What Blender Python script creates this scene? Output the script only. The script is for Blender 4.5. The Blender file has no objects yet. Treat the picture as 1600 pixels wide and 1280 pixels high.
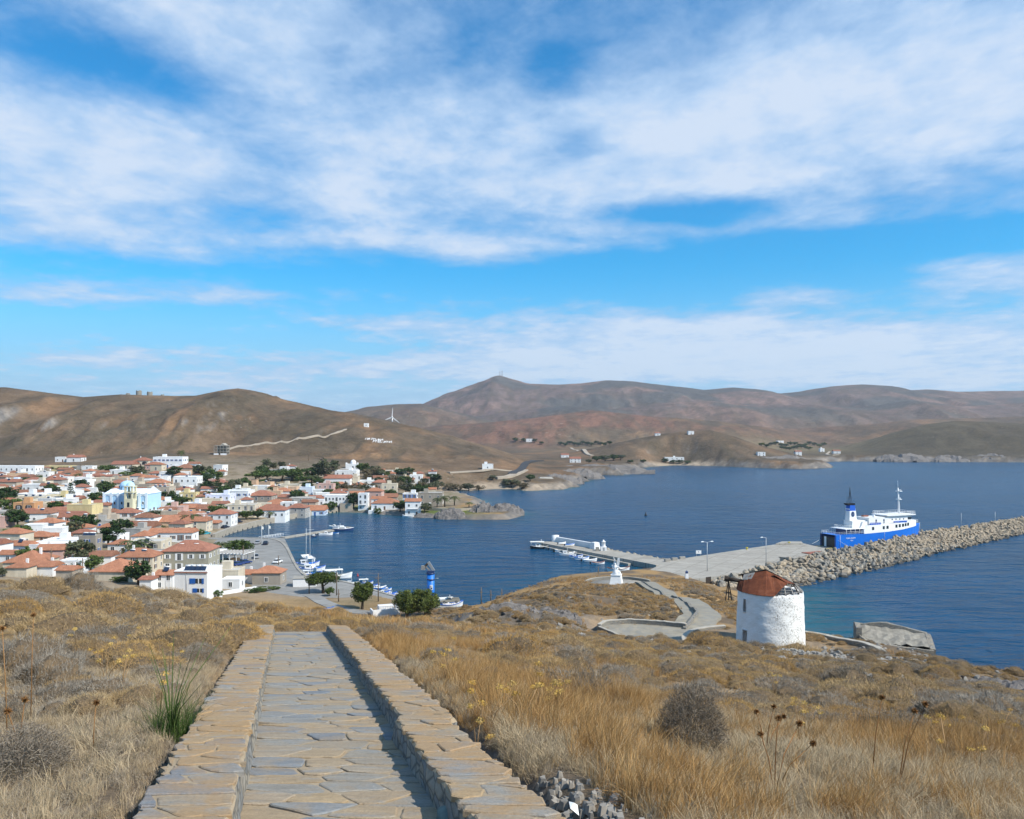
import bpy, math, random
import numpy as np
from math import radians, sin, cos, pi, sqrt, atan2
random.seed(7)
SC = bpy.context.scene
COL = SC.collection
H = 45.0            # eye height above the sea, metres
F = 1280.0          # focal length in pixels of a 1600 px wide frame
HZ = 680.0          # row of the horizon in that frame
# ------------------------------------------------------------------ camera
cam_d = bpy.data.cameras.new('camera')
cam_d.sensor_width = 36.0
cam_d.lens = 36.0 * F / 1600.0
cam_d.shift_y = (HZ - 640.0) / 1600.0
cam_d.clip_start = 0.1
cam_d.clip_end = 60000.0
cam = bpy.data.objects.new('camera', cam_d)
COL.objects.link(cam)
cam.location = (0, 0, H)
cam.rotation_euler = (radians(90), 0, 0)
SC.camera = cam
# ------------------------------------------------------------------ sun, sky, exposure
SUN_AZ, SUN_EL = 119.0, 44.0           # azimuth measured from +Y towards +X
sun_d = bpy.data.lights.new('sun', 'SUN')
sun_d.energy = 4.7
sun_d.angle = radians(0.6)
sun_d.color = (1.0, 0.925, 0.81)
sun = bpy.data.objects.new('sun', sun_d)
COL.objects.link(sun)
sun.rotation_euler = (radians(90 - SUN_EL), 0, radians(180 - SUN_AZ))
sun.location = (60, -40, 150)
W = bpy.data.worlds.new('World')
SC.world = W
W.use_nodes = True
SC.view_settings.view_transform = 'Standard'
SC.view_settings.look = 'None'
SC.view_settings.gamma = 1.0
SC.view_settings.use_curve_mapping = False
SC.view_settings.exposure = 0.36
CY = SC.cycles
CY.max_bounces = 5
CY.diffuse_bounces = 2
CY.glossy_bounces = 2
CY.transmission_bounces = 2
CY.transparent_max_bounces = 6
CY.volume_bounces = 0
CY.caustics_reflective = False
CY.caustics_refractive = False
CY.use_adaptive_sampling = True
CY.adaptive_threshold = 0.02
CY.use_denoising = True
W.cycles.sampling_method = 'MANUAL'
W.cycles.sample_map_resolution = 512
def world_nodes():
 nt = W.node_tree
 N, L = nt.nodes, nt.links
 N.clear()
 def new(t, **kw):
  n = N.new(t)
  for k, v in kw.items():
   setattr(n, k, v)
  return n
 def m(op, a, b=0.0, c=None, clamp=False):
  n = new('ShaderNodeMath', operation=op)
  n.use_clamp = clamp
  for i, s in enumerate([a, b] + ([c] if c is not None else [])):
   if isinstance(s, (int, float)):
    n.inputs[i].default_value = s
   else:
    L.new(s, n.inputs[i])
  return n.outputs[0]
 sky = new('ShaderNodeTexSky', sky_type='NISHITA')
 sky.sun_disc = False
 sky.sun_elevation = radians(SUN_EL)
 sky.sun_rotation = radians(SUN_AZ)
 sky.altitude = 50.0
 sky.air_density = 1.0
 sky.dust_density = 0.5
 sky.ozone_density = 3.0
 hs = new('ShaderNodeHueSaturation')
 hs.inputs['Saturation'].default_value = 1.22
 hs.inputs['Hue'].default_value = 0.490
 hs.inputs['Value'].default_value = 1.0
 L.new(sky.outputs[0], hs.inputs['Color'])
 bsky = new('ShaderNodeBackground')
 bsky.inputs['Strength'].default_value = 0.098
 tint = new('ShaderNodeMix', data_type='RGBA', blend_type='MULTIPLY')
 tint.inputs['Factor'].default_value = 1.0
 tint.inputs[7].default_value = (0.22, 1.13, 1.45, 1)
 L.new(hs.outputs[0], tint.inputs[6])
 L.new(tint.outputs[2], bsky.inputs['Color'])
 tc = new('ShaderNodeTexCoord')
 nrm = new('ShaderNodeVectorMath', operation='NORMALIZE')
 L.new(tc.outputs['Generated'], nrm.inputs[0])
 sep = new('ShaderNodeSeparateXYZ')
 L.new(nrm.outputs[0], sep.inputs[0])
 dx, dy, dz = sep.outputs
 zc = m('MAXIMUM', dz, 0.0)
 den = m('ADD', zc, 0.10)
 u = m('DIVIDE', dx, den)
 v = m('DIVIDE', dy, den)
 comb = new('ShaderNodeCombineXYZ')
 L.new(u, comb.inputs[0])
 L.new(v, comb.inputs[1])
 def noise(scale, detail, rough, dist, off, sx=1.0, sy=1.0, ang=0.0):
  mp = new('ShaderNodeMapping')
  mp.inputs['Location'].default_value = off
  mp.inputs['Rotation'].default_value = (0, 0, ang)
  mp.inputs['Scale'].default_value = (sx, sy, 1)
  L.new(comb.outputs[0], mp.inputs[0])
  n = new('ShaderNodeTexNoise')
  n.inputs['Scale'].default_value = scale
  n.inputs['Detail'].default_value = detail
  n.inputs['Roughness'].default_value = rough
  n.inputs['Distortion'].default_value = dist
  L.new(mp.outputs[0], n.inputs['Vector'])
  return n.outputs[0]
 n1 = noise(0.75, 5, 0.56, 0.25, (3.1, 1.7, 0), 1.0, 1.0, 0.35)
 n2 = noise(2.6, 5, 0.60, 0.15, (9.0, 4.0, 2.0), 1.0, 1.0, 0.4)
 n3 = noise(8.0, 5, 0.62, 0.2, (1.0, 7.0, 5.0), 1.0, 0.8, 0.5)
 dens = m('ADD', m('MULTIPLY', m('SUBTRACT', n1, 0.5), 1.5), m('MULTIPLY', m('SUBTRACT', n2, 0.5), 1.8))
 dens = m('ADD', dens, m('MULTIPLY', m('SUBTRACT', n3, 0.5), 0.95))
 lobes = LOBES
 for (px, py, rx, ry, amp) in lobes:
  d = np.array([(px - 800) / F, 1.0, (HZ - py) / F])
  d /= np.linalg.norm(d)
  mp = new('ShaderNodeMapping', vector_type='TEXTURE')
  mp.inputs['Location'].default_value = tuple(d)
  mp.inputs['Scale'].default_value = (rx / F, max(rx, ry) / F, ry / F)
  L.new(nrm.outputs[0], mp.inputs[0])
  ln = new('ShaderNodeVectorMath', operation='LENGTH')
  L.new(mp.outputs[0], ln.inputs[0])
  mr = new('ShaderNodeMapRange', interpolation_type='SMOOTHERSTEP')
  mr.inputs['From Min'].default_value = 1.35
  mr.inputs['From Max'].default_value = 0.0
  mr.inputs['To Min'].default_value = 0.0
  mr.inputs['To Max'].default_value = amp
  L.new(ln.outputs['Value'], mr.inputs['Value'])
  dens = m('ADD', dens, mr.outputs[0])
 cov = new('ShaderNodeMapRange', interpolation_type='SMOOTHSTEP')
 cov.inputs['From Min'].default_value = -0.55
 cov.inputs['From Max'].default_value = 0.78
 L.new(dens, cov.inputs['Value'])
 low = new('ShaderNodeMapRange', interpolation_type='SMOOTHSTEP')
 low.inputs['From Min'].default_value = 0.21
 low.inputs['From Max'].default_value = 0.0
 low.inputs['To Max'].default_value = 0.95
 L.new(dz, low.inputs['Value'])
 fac = m('MAXIMUM', m('MULTIPLY', cov.outputs[0], 0.93), low.outputs[0])
 thick = new('ShaderNodeMapRange')
 thick.inputs['From Min'].default_value = 0.05
 thick.inputs['From Max'].default_value = 1.1
 L.new(dens, thick.inputs['Value'])
 cr = new('ShaderNodeValToRGB')
 e = cr.color_ramp.elements
 e[0].position, e[0].color = 0.0, (0.45, 0.64, 0.91, 1)
 e[1].position, e[1].color = 1.0, (0.73, 0.84, 1.0, 1)
 e2 = cr.color_ramp.elements.new(0.45)
 e2.color = (0.52, 0.71, 0.97, 1)
 sh = m('ADD', thick.outputs[0], m('ADD', m('MULTIPLY', m('SUBTRACT', n2, 0.5), 1.2), m('MULTIPLY', m('SUBTRACT', n3, 0.5), 0.5)))
 L.new(sh, cr.inputs[0])
 bcl = new('ShaderNodeBackground')
 bcl.inputs['Strength'].default_value = 0.75
 L.new(cr.outputs[0], bcl.inputs['Color'])
 mix = new('ShaderNodeMixShader')
 L.new(fac, mix.inputs[0])
 L.new(bsky.outputs[0], mix.inputs[1])
 L.new(bcl.outputs[0], mix.inputs[2])
 out = new('ShaderNodeOutputWorld')
 L.new(mix.outputs[0], out.inputs['Surface'])
# (px, py, rx, ry, amount): where banks (+) and gaps (-) lie in the 1600 x 1280 frame
LOBES = [
 (180, 118, 190, 50, -0.85), (60, 50, 120, 50, -0.1), (470, 60, 260, 120, 0.50), (720, 50, 200, 70, -0.1),
 (780, 190, 230, 80, 0.50), (870, 115, 70, 45, -0.45), (900, 220, 60, 30, -0.4), (1000, 170, 90, 60, 0.2), (1350, 170, 450, 200, 0.95),
 (920, 280, 180, 55, 0.60), (560, 270, 240, 90, 0.45), (150, 290, 330, 130, 0.75), (60, 180, 160, 90, 0.3),
 (1080, 330, 150, 26, -0.95), (1420, 375, 420, 34, -0.9), (430, 345, 150, 30, -0.35), (60, 405, 240, 26, -0.65), (560, 420, 340, 40, -0.45), (900, 430, 420, 50, -0.62),
 (1200, 440, 400, 40, -0.45), (440, 255, 70, 36, -0.3), (160, 495, 320, 34, -0.4), (760, 395, 130, 34, 0.75),
 (1230, 462, 130, 24, 0.75), (1560, 430, 130, 34, 0.75), (600, 505, 170, 20, 0.45), (560, 375, 110, 18, 0.4), (330, 460, 110, 20, 0.4), (1000, 545, 450, 64, 1.0),
 (1450, 565, 450, 62, 1.0), (450, 590, 700, 56, 0.6), (1100, 250, 120, 60, 0.25), (1150, 500, 60, 16, 0.5),
 (90, 465, 170, 24, 0.5), (950, 355, 110, 16, 0.45),
]
world_nodes()
# ------------------------------------------------------------------ numeric noise
def _hash(ix, iy, seed):
 n = (ix.astype(np.int64) * 374761393 + iy.astype(np.int64) * 668265263 + seed * 1442695041) & 0xFFFFFFFF
 n = ((n ^ (n >> 13)) * 1274126177) & 0xFFFFFFFF
 return ((n ^ (n >> 16)) & 0xFFFFFF).astype(np.float64) / 0xFFFFFF
def vnoise(x, y, seed=0):
 x = np.asarray(x, float); y = np.asarray(y, float)
 ix = np.floor(x); iy = np.floor(y)
 fx = x - ix; fy = y - iy
 fx = fx * fx * fx * (fx * (fx * 6 - 15) + 10); fy = fy * fy * fy * (fy * (fy * 6 - 15) + 10)
 a = _hash(ix, iy, seed); b = _hash(ix + 1, iy, seed)
 c = _hash(ix, iy + 1, seed); d = _hash(ix + 1, iy + 1, seed)
 return (a + (b - a) * fx) * (1 - fy) + (c + (d - c) * fx) * fy
def fbm(x, y, oct=5, seed=0, gain=0.5, ridged=False):
 t = 0.0; amp = 1.0; s = 0.0
 ca, sa = cos(0.6), sin(0.6)
 for o in range(oct):
  v = vnoise(x, y, seed + o * 17)
  if ridged:
   v = 1 - np.abs(2 * v - 1)
  t = t + amp * v; s += amp; amp *= gain
  x, y = (x * ca - y * sa) * 2.03 + 5.1, (x * sa + y * ca) * 2.03 + 3.7
 return t / s
def sstep(a, b, x):
 t = np.clip((x - a) / (b - a), 0, 1)
 return t * t * (3 - 2 * t)
# ------------------------------------------------------------------ the land
def G(px, py, z=0.0):
 """the place at height z that shows at (px, py) in the 1600 px frame"""
 Y = (H - z) * F / (py - HZ)
 return ((px - 800) / F * Y, Y)
COAST = [(1500, 1300), (857, 1350), (700, 1380), (570, 1400), (545, 1395), (480, 1330), (440, 1230), (455, 1152), (430, 1118), (382, 1087),
         (346, 1107), (300, 1180), (281, 1200), (249, 1225), (202, 1175), (165, 1090), (151, 1047), (118, 1030), (122, 960), (125, 914),
         (86, 925), (70, 860), (75, 800), (52, 760), (58, 720), (42, 678), (15, 662), (0, 684), (-21, 680), (-51, 655),
         (-75, 640), (-62, 610), (-38, 600), (-20, 560), (-22, 520), (-8, 486), (6, 470), (3, 452), (-2, 437), (-20, 436), (-38, 443), (-57, 455), (-83, 472),
         (-101, 480), (-110, 468), (-119, 436), (-126, 403), (-129, 376), (-128, 352), (-125, 341), (-97, 341), (-66, 247),
         (-50, 240), (-34, 219), (-17, 201), (-9, 200), (3, 214), (11, 238), (19, 248), (30, 256), (47, 272),
         (57, 240), (70, 228), (66, 205), (58, 180), (52, 150), (48, 118), (52, 98), (64, 84), (90, 62), (140, 42), (300, 20), (1500, 20)]
COAST = np.array(COAST, float)
def coast_sd(X, Y):
 """signed distance to the shoreline, positive on land"""
 P = COAST; Q = np.roll(P, -1, axis=0)
 best = np.full(X.shape, 1e18)
 inside = np.zeros(X.shape, bool)
 for (x0, y0), (x1, y1) in zip(P, Q):
  ex, ey = x1 - x0, y1 - y0
  t = np.clip(((X - x0) * ex + (Y - y0) * ey) / (ex * ex + ey * ey + 1e-9), 0, 1)
  d = (X - x0 - t * ex) ** 2 + (Y - y0 - t * ey) ** 2
  best = np.minimum(best, d)
  c = ((y0 > Y) != (y1 > Y)) & (X < (x1 - x0) * (Y - y0) / (y1 - y0 + 1e-12) + x0)
  inside ^= c
 d = np.sqrt(best)
 return np.where(inside, -d, d)
# the stepped footpath in the foreground
PS, PDX = 0.172, -0.277          # fall per metre of Y, sideways drift per metre of Y
CAP_Z0 = H - 1.45                # top of the side walls at Y = 0
FLOOR_DROP = 0.21
def cap_z(Y): return CAP_Z0 - PS * Y
def xl(Y): return -0.33 + PDX * Y    # inner edge of the left wall
def xr(Y): return 1.24 + PDX * Y     # inner edge of the right wall
PATH_END = 24.3
def PXY(px, py, Y):
 return ((px - 800) / F * Y, Y, H - (py - HZ) * Y / F)
CTRL = []
# the camera's own hill (pixel column, row, distance)
for c in [(-300, 1280, 6), (100, 1280, 5.6), (0, 1150, 8.5), (150, 1060, 13), (0, 1010, 20), (250, 990, 20), (330, 1016, 17), (100, 930, 38), (0, 910, 45), (-300, 890, 50),
          (240, 930, 46), (330, 962, 40), (395, 990, 30), (-300, 960, 25), (330, 1100, 9.4), (240, 1240, 5.6), (420, 985, 25), (470, 990, 25.5),
          (950, 1280, 5.0), (1250, 1280, 5.6), (1600, 1280, 6.5), (1900, 1280, 8), (860, 1180, 7.6), (750, 1090, 11), (640, 1020, 18), (560, 990, 25),
          (1200, 1150, 10.5), (1000, 1090, 14), (1600, 1180, 13), (1900, 1150, 17), (1600, 1110, 24), (1400, 1090, 22), (1250, 1065, 27), (1000, 1040, 26), (820, 1010, 30),
          (700, 990, 38), (620, 976, 42), (1000, 1012, 48), (1180, 1030, 55), (1060, 1012, 60), (1400, 1050, 45), (1500, 1062, 48), (1560, 1090, 44), (1600, 1075, 54), (1800, 1100, 50), (1900, 1120, 46),
          (880, 1000, 62), (760, 985, 60), (690, 982, 70), (800, 968, 78), (900, 972, 84), (860, 928, 110), (800, 938, 108), (720, 966, 104), (940, 930, 120), (930, 955, 100),
          (1010, 995, 80), (960, 992, 78), (1060, 990, 82), (1200, 1008, 75), (1150, 1004, 72), (1260, 1004, 76), (1320, 1022, 68), (1200, 985, 86), (1290, 995, 82), (1400, 1012, 80), (1450, 1028, 76),
          (1100, 965, 92), (1135, 962, 100), (1050, 935, 140), (1000, 914, 200), (960, 915, 190), (1040, 897, 205), (1065, 905, 190), (1110, 925, 165), (1140, 950, 120), (1100, 940, 135)]:
 CTRL.append(PXY(*c))
# beyond the crest, the lower ground towards the town and the harbour
CTRL += [(-30, 95, 15), (-60, 110, 17), (-95, 130, 18), (-140, 130, 20), (-55, 150, 8.5), (-90, 165, 9.5), (-130, 175, 11), (-62, 178, 6.5), (-78, 190, 7.5), (-40, 165, 5.5),
         (-47, 190, 3.0), (-30, 172, 2.5), (-15, 166, 2.5), (0, 178, 5), (15, 205, 9), (-60, 215, 2.2), (-70, 225, 2.0), (-85, 210, 4.5), (-100, 215, 6), (-80, 250, 1.6), (-100, 300, 1.5), (-115, 335, 1.5),
         (-156, 240, 8.5), (-130, 230, 6.5), (-190, 300, 9.5), (-150, 300, 5.5), (-128, 290, 3), (-180, 380, 8), (-145, 385, 3), (-250, 400, 13), (-200, 480, 12), (-145, 470, 4.5), (-300, 480, 16), (-150, 520, 8), (-108, 500, 3.0),
         (-115, 560, 7), (-200, 550, 15), (-250, 600, 21), (-370, 590, 16), (-330, 560, 15), (-450, 700, 24), (-120, 640, 15), (-70, 560, 5), (-60, 500, 2.6), (-70, 485, 2.2), (-45, 470, 3), (-22, 470, 3.5), (-5, 460, 3.0), (-60, 620, 6), (-20, 705, 6), (-22, 730, 15), (-100, 720, 18),
         (-256, 720, 31), (-372, 680, 23), (-560, 600, 22), (-400, 400, 16), (-500, 500, 20), (-300, 300, 14), (-400, 200, 18), (-250, 180, 16), (-160, 60, 30), (-250, 80, 28), (-90, 20, 38),
         (30, 760, 6), (60, 700, 5), (60, 850, 6), (80, 880, 7), (100, 960, 8), (0, 850, 14), (-100, 850, 22), (100, -20, 30), (-60, -30, 44), (0, -25, 46), (40, -20, 42), (60, 30, 30), (45, 90, 15), (46, 130, 10), (50, 170, 7), (56, 200, 5), (60, 225, 2.5)]
CTRL = np.array(CTRL, float)
def _tps_fit(C, smooth=0.02):
 s = 100.0
 P = C[:, :2] / s
 n = len(P)
 r = np.sqrt(((P[:, None] - P[None]) ** 2).sum(-1))
 K = r ** 1.0 * -1.0
 K = K - np.eye(n) * smooth * 0.02
 A = np.zeros((n + 3, n + 3))
 A[:n, :n] = K
 A[:n, n] = 1; A[:n, n + 1:] = P
 A[n, :n] = 1; A[n + 1:, :n] = P.T
 w = np.linalg.solve(A, np.concatenate([C[:, 2], np.zeros(3)]))
 return P, w, s
_P, _w, _s = _tps_fit(CTRL)
def tps(X, Y):
 x = np.ravel(X) / _s; y = np.ravel(Y) / _s
 z = _w[-3] + _w[-2] * x + _w[-1] * y
 for (px, py), w in zip(_P, _w):
  z = z - w * np.sqrt((x - px) ** 2 + (y - py) ** 2 + 0.0006)
 return z.reshape(np.shape(X))
# hills: (ridge distance, front foot width, back foot width, wobble, [(px, py) skyline])
RIDGES = [
 (1080, 400, 700, 40, [(-900, 590), (-300, 598), (-60, 611), (0, 608), (35, 607), (90, 615), (140, 622), (200, 618), (250, 619), (300, 619), (340, 611), (372, 607), (410, 613), (460, 628), (510, 641),
                          (540, 645), (590, 655), (650, 668), (700, 681), (760, 698), (830, 726), (880, 760), (1000, 900), (2500, 1500)]),
 (1000, 260, 250, 25, [(-900, 900), (300, 760), (420, 716), (480, 690), (530, 672), (560, 668), (600, 672), (680, 688), (760, 705), (830, 726), (880, 760), (1000, 900), (2500, 1500)]),
 (3100, 800, 900, 60, [(-900, 640), (300, 660), (480, 655), (545, 643), (580, 635), (620, 631), (660, 630), (700, 640), (760, 655), (850, 670), (2500, 700)]),
 (4700, 1700, 1500, 90, [(-900, 640), (300, 660), (500, 652), (560, 642), (650, 634), (664, 630), (700, 611), (740, 596), (780, 585), (800, 590), (830, 598), (880, 600), (920, 598), (960, 593), (1000, 595),
       (1060, 603), (1100, 610), (1140, 606), (1170, 608), (1215, 615), (1250, 612), (1300, 604), (1350, 601), (1390, 604), (1410, 611), (1450, 609), (1500, 612), (1560, 610), (1600, 610), (1700, 605), (2500, 620)]),
 (3600, 900, 900, 120, [(-900, 690), (640, 668), (720, 655), (800, 640), (880, 634), (950, 640), (1020, 632), (1100, 628), (1180, 636), (1260, 632), (1340, 638), (1420, 626), (1500, 634), (1600, 628), (2500, 640)]),
 (2500, 600, 800, 80, [(-900, 700), (560, 680), (620, 672), (700, 664), (760, 661), (850, 652), (930, 640), (975, 645), (1040, 652), (1100, 657), (1160, 664), (1250, 670), (1350, 664), (1450, 655), (1600, 650), (2500, 650)]),
 (1330, 230, 300, 20, [(-900, 900), (700, 760), (900, 706), (960, 692), (1020, 682), (1070, 674), (1110, 672), (1150, 682), (1200, 700), (1260, 716), (1310, 735), (2500, 1100)]),
 (1720, 400, 500, 40, [(-900, 900), (1150, 740), (1260, 722), (1320, 706), (1360, 692), (1400, 679), (1450, 664), (1500, 657), (1560, 660), (1600, 662), (1700, 652), (1900, 660), (2500, 700)]),
]
def hills(X, Y):
 z = np.full(np.shape(X), -50.0)
 for k, (R, wf, wb, wob, sky) in enumerate(RIDGES):
  sky = np.array(sky, float)
  xs = (sky[:, 0] - 800) / F * R
  hs_ = H + (HZ - sky[:, 1]) / F * R
  lump = (fbm(X / (R * 0.10) + k * 9, Y / (R * 0.10), 5, 40 + k) - 0.5)
  spur = (fbm(X / (R * 0.055) + k * 5, Y / (R * 0.16), 4, 70 + k, ridged=True) - 0.55)
  yr = R + wob * (vnoise(X / (R * 0.12), X * 0 + k, 5 + k) - 0.5) * 2
  xw = X + lump * R * 0.05
  rh = np.interp(X * R / np.maximum(Y, R * 0.4) * 0.35 + xw * 0.65, xs, hs_)
  t = (Y - yr)
  front = np.clip(1 + t / wf, 0, 1); back = np.clip(1 - t / wb, 0, 1)
  prof = np.where(t < 0, front, back)
  prof = np.where(prof < 0.5, 2 * prof ** 2, 1 - 2 * (1 - prof) ** 2) * 0.55 + prof * 0.45
  away = np.clip(np.abs(t) / (wf * 0.5), 0, 1)
  fine = fbm(X / (R * 0.016) + k, Y / (R * 0.045), 4, 90 + k, ridged=True) - 0.5
  relief = (lump * 0.12 + spur * 0.32 + fine * 0.11) * np.maximum(rh, 12) * prof ** 0.5 * away * (1.0 - 0.25 * (k == 3))
  zz = rh * prof + relief - (1 - prof) * 6
  z = np.maximum(z, zz) + 0.25 * np.exp(-((z - zz) / 5.0) ** 2)
 return z
def land(X, Y, noise=True):
 X = np.asarray(X, float); Y = np.asarray(Y, float)
 near = tps(X, np.minimum(Y, 1000))
 near = np.maximum(near, 1.4)
 wf = sstep(720, 900, Y)
 far = 6 + 0.004 * np.maximum(Y - 1200, 0) + 4 * fbm(X / 160, Y / 160, 4, 3)
 base = near * (1 - wf) + far * wf
 hl = hills(X, Y)
 hw = sstep(600, 740, Y)
 hl = hl * hw + (-50) * (1 - hw)
 k = 6.0
 d = np.clip((base - hl) / k, -30, 30)
 z = np.where(d > 0, base, hl) + k * np.log1p(np.exp(-np.abs(d))) * 0.8
 z = np.where(hw <= 0, base, z)
 sd = coast_sd(X, Y)
 if noise:
  nr = fbm(X / 9.0, Y / 9.0, 4, 11) - 0.5
  wild = (1 - sstep(150, 200, Y)) * (1 - sstep(-20, -60, X) * sstep(120, 170, Y))
  z = z + nr * (0.35 + 0.9 * sstep(60, 90, Y)) * sstep(22, 50, Y) * wild
  z = z + (fbm(X / 2.2, Y / 2.2, 3, 21) - 0.5) * 0.30 * wild
  rocky = np.maximum(sstep(28, 48, X) * (1 - sstep(90, 130, Y)) * sstep(34, 44, Y), 0)
  dq = np.exp(-(((X + 1) / 9) ** 2 + ((Y - 82) / 9) ** 2)) + np.exp(-(((X + 7) / 6) ** 2 + ((Y - 80) / 7) ** 2))
  rr = fbm(X / 3.0, Y / 5.0, 5, 33, ridged=True) - 0.5
  z = z + rr * (1.8 * rocky + 3.0 * np.clip(dq, 0, 1))
  sdn = sd + (fbm(X / 14, Y / 14, 4, 9) - 0.5) * 14 * np.maximum(sstep(430, 500, Y), (X > 35) * sstep(215, 190, Y) * 0.8) * (1 - np.exp(-((X + 110) / 40) ** 2) * (1 - sstep(500, 520, Y)))
 else:
  sdn = sd
 beach = np.exp(-((X + 30) / 55) ** 2 - ((Y - 665) / 45) ** 2) + np.exp(-((X - 245) / 40) ** 2 - ((Y - 1215) / 60) ** 2)
 slope = np.where(Y < 430, 1.3, 0.55)
 slope = slope * (1 - 0.9 * np.clip(beach, 0, 1))
 rim = sdn * slope + 0.25
 if noise:
  rim = rim + (fbm(X / 6, Y / 6, 4, 51, ridged=True) - 0.5) * 5 * (1 - np.clip(beach, 0, 1)) * sstep(0, 6, sdn) * sstep(425, 440, Y)
 z = np.minimum(z, np.maximum(rim, -4.0))
 inpath = (Y < PATH_END + 0.4)
 cx = (xl(Y) + xr(Y)) / 2
 lat = np.abs(X - cx)
 wpth = (1 - sstep(1.30, 1.75, lat)) * inpath * (1 - sstep(PATH_END - 0.5, PATH_END + 0.4, Y))
 z = z * (1 - wpth) + (cap_z(Y) - FLOOR_DROP - 0.22) * wpth
 side = (1 - sstep(1.5, 3.4, lat)) * (1 - sstep(PATH_END - 3, PATH_END + 2, Y)) * (1 - wpth)
 z = z * (1 - side) + (cap_z(Y) - 0.10 + (z - (cap_z(Y) - 0.10)) * 0.15) * side
 for (tx, ty, tz, r0, r1) in TERR:
  w = 1 - sstep(r0, r1, np.hypot(X - tx, Y - ty))
  z = z * (1 - w) + tz * w
 return z
TERR = [(14.3, 81.0, 24.85, 6.5, 9.0), (23.4, 76.0, 25.5, 6.6, 9.0), (29.0, 205.0, 7.2, 8.0, 13.0)]
def hit(px, py, y0=130.0, y1=5200.0):
 """where the line of sight through (px, py) meets the land beyond y0"""
 Ys = np.geomspace(y0, y1, 1500)
 Xs = (px - 800) / F * Ys
 zr = H - (py - HZ) / F * Ys
 dz = land(Xs, Ys, False) - zr
 i = np.argmax(dz >= 0)
 if dz[i] < 0:
  i = len(Ys) - 1
 if i > 0:
  a, b = -dz[i - 1], dz[i]
  t = a / (a + b) if a + b > 0 else 0
  Y = Ys[i - 1] + (Ys[i] - Ys[i - 1]) * t
 else:
  Y = Ys[0]
 X = (px - 800) / F * Y
 return X, Y, float(land(np.array([X]), np.array([Y]), True)[0])
def zat(x, y, noise=True):
 return float(land(np.array([float(x)]), np.array([float(y)]), noise)[0])
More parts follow.
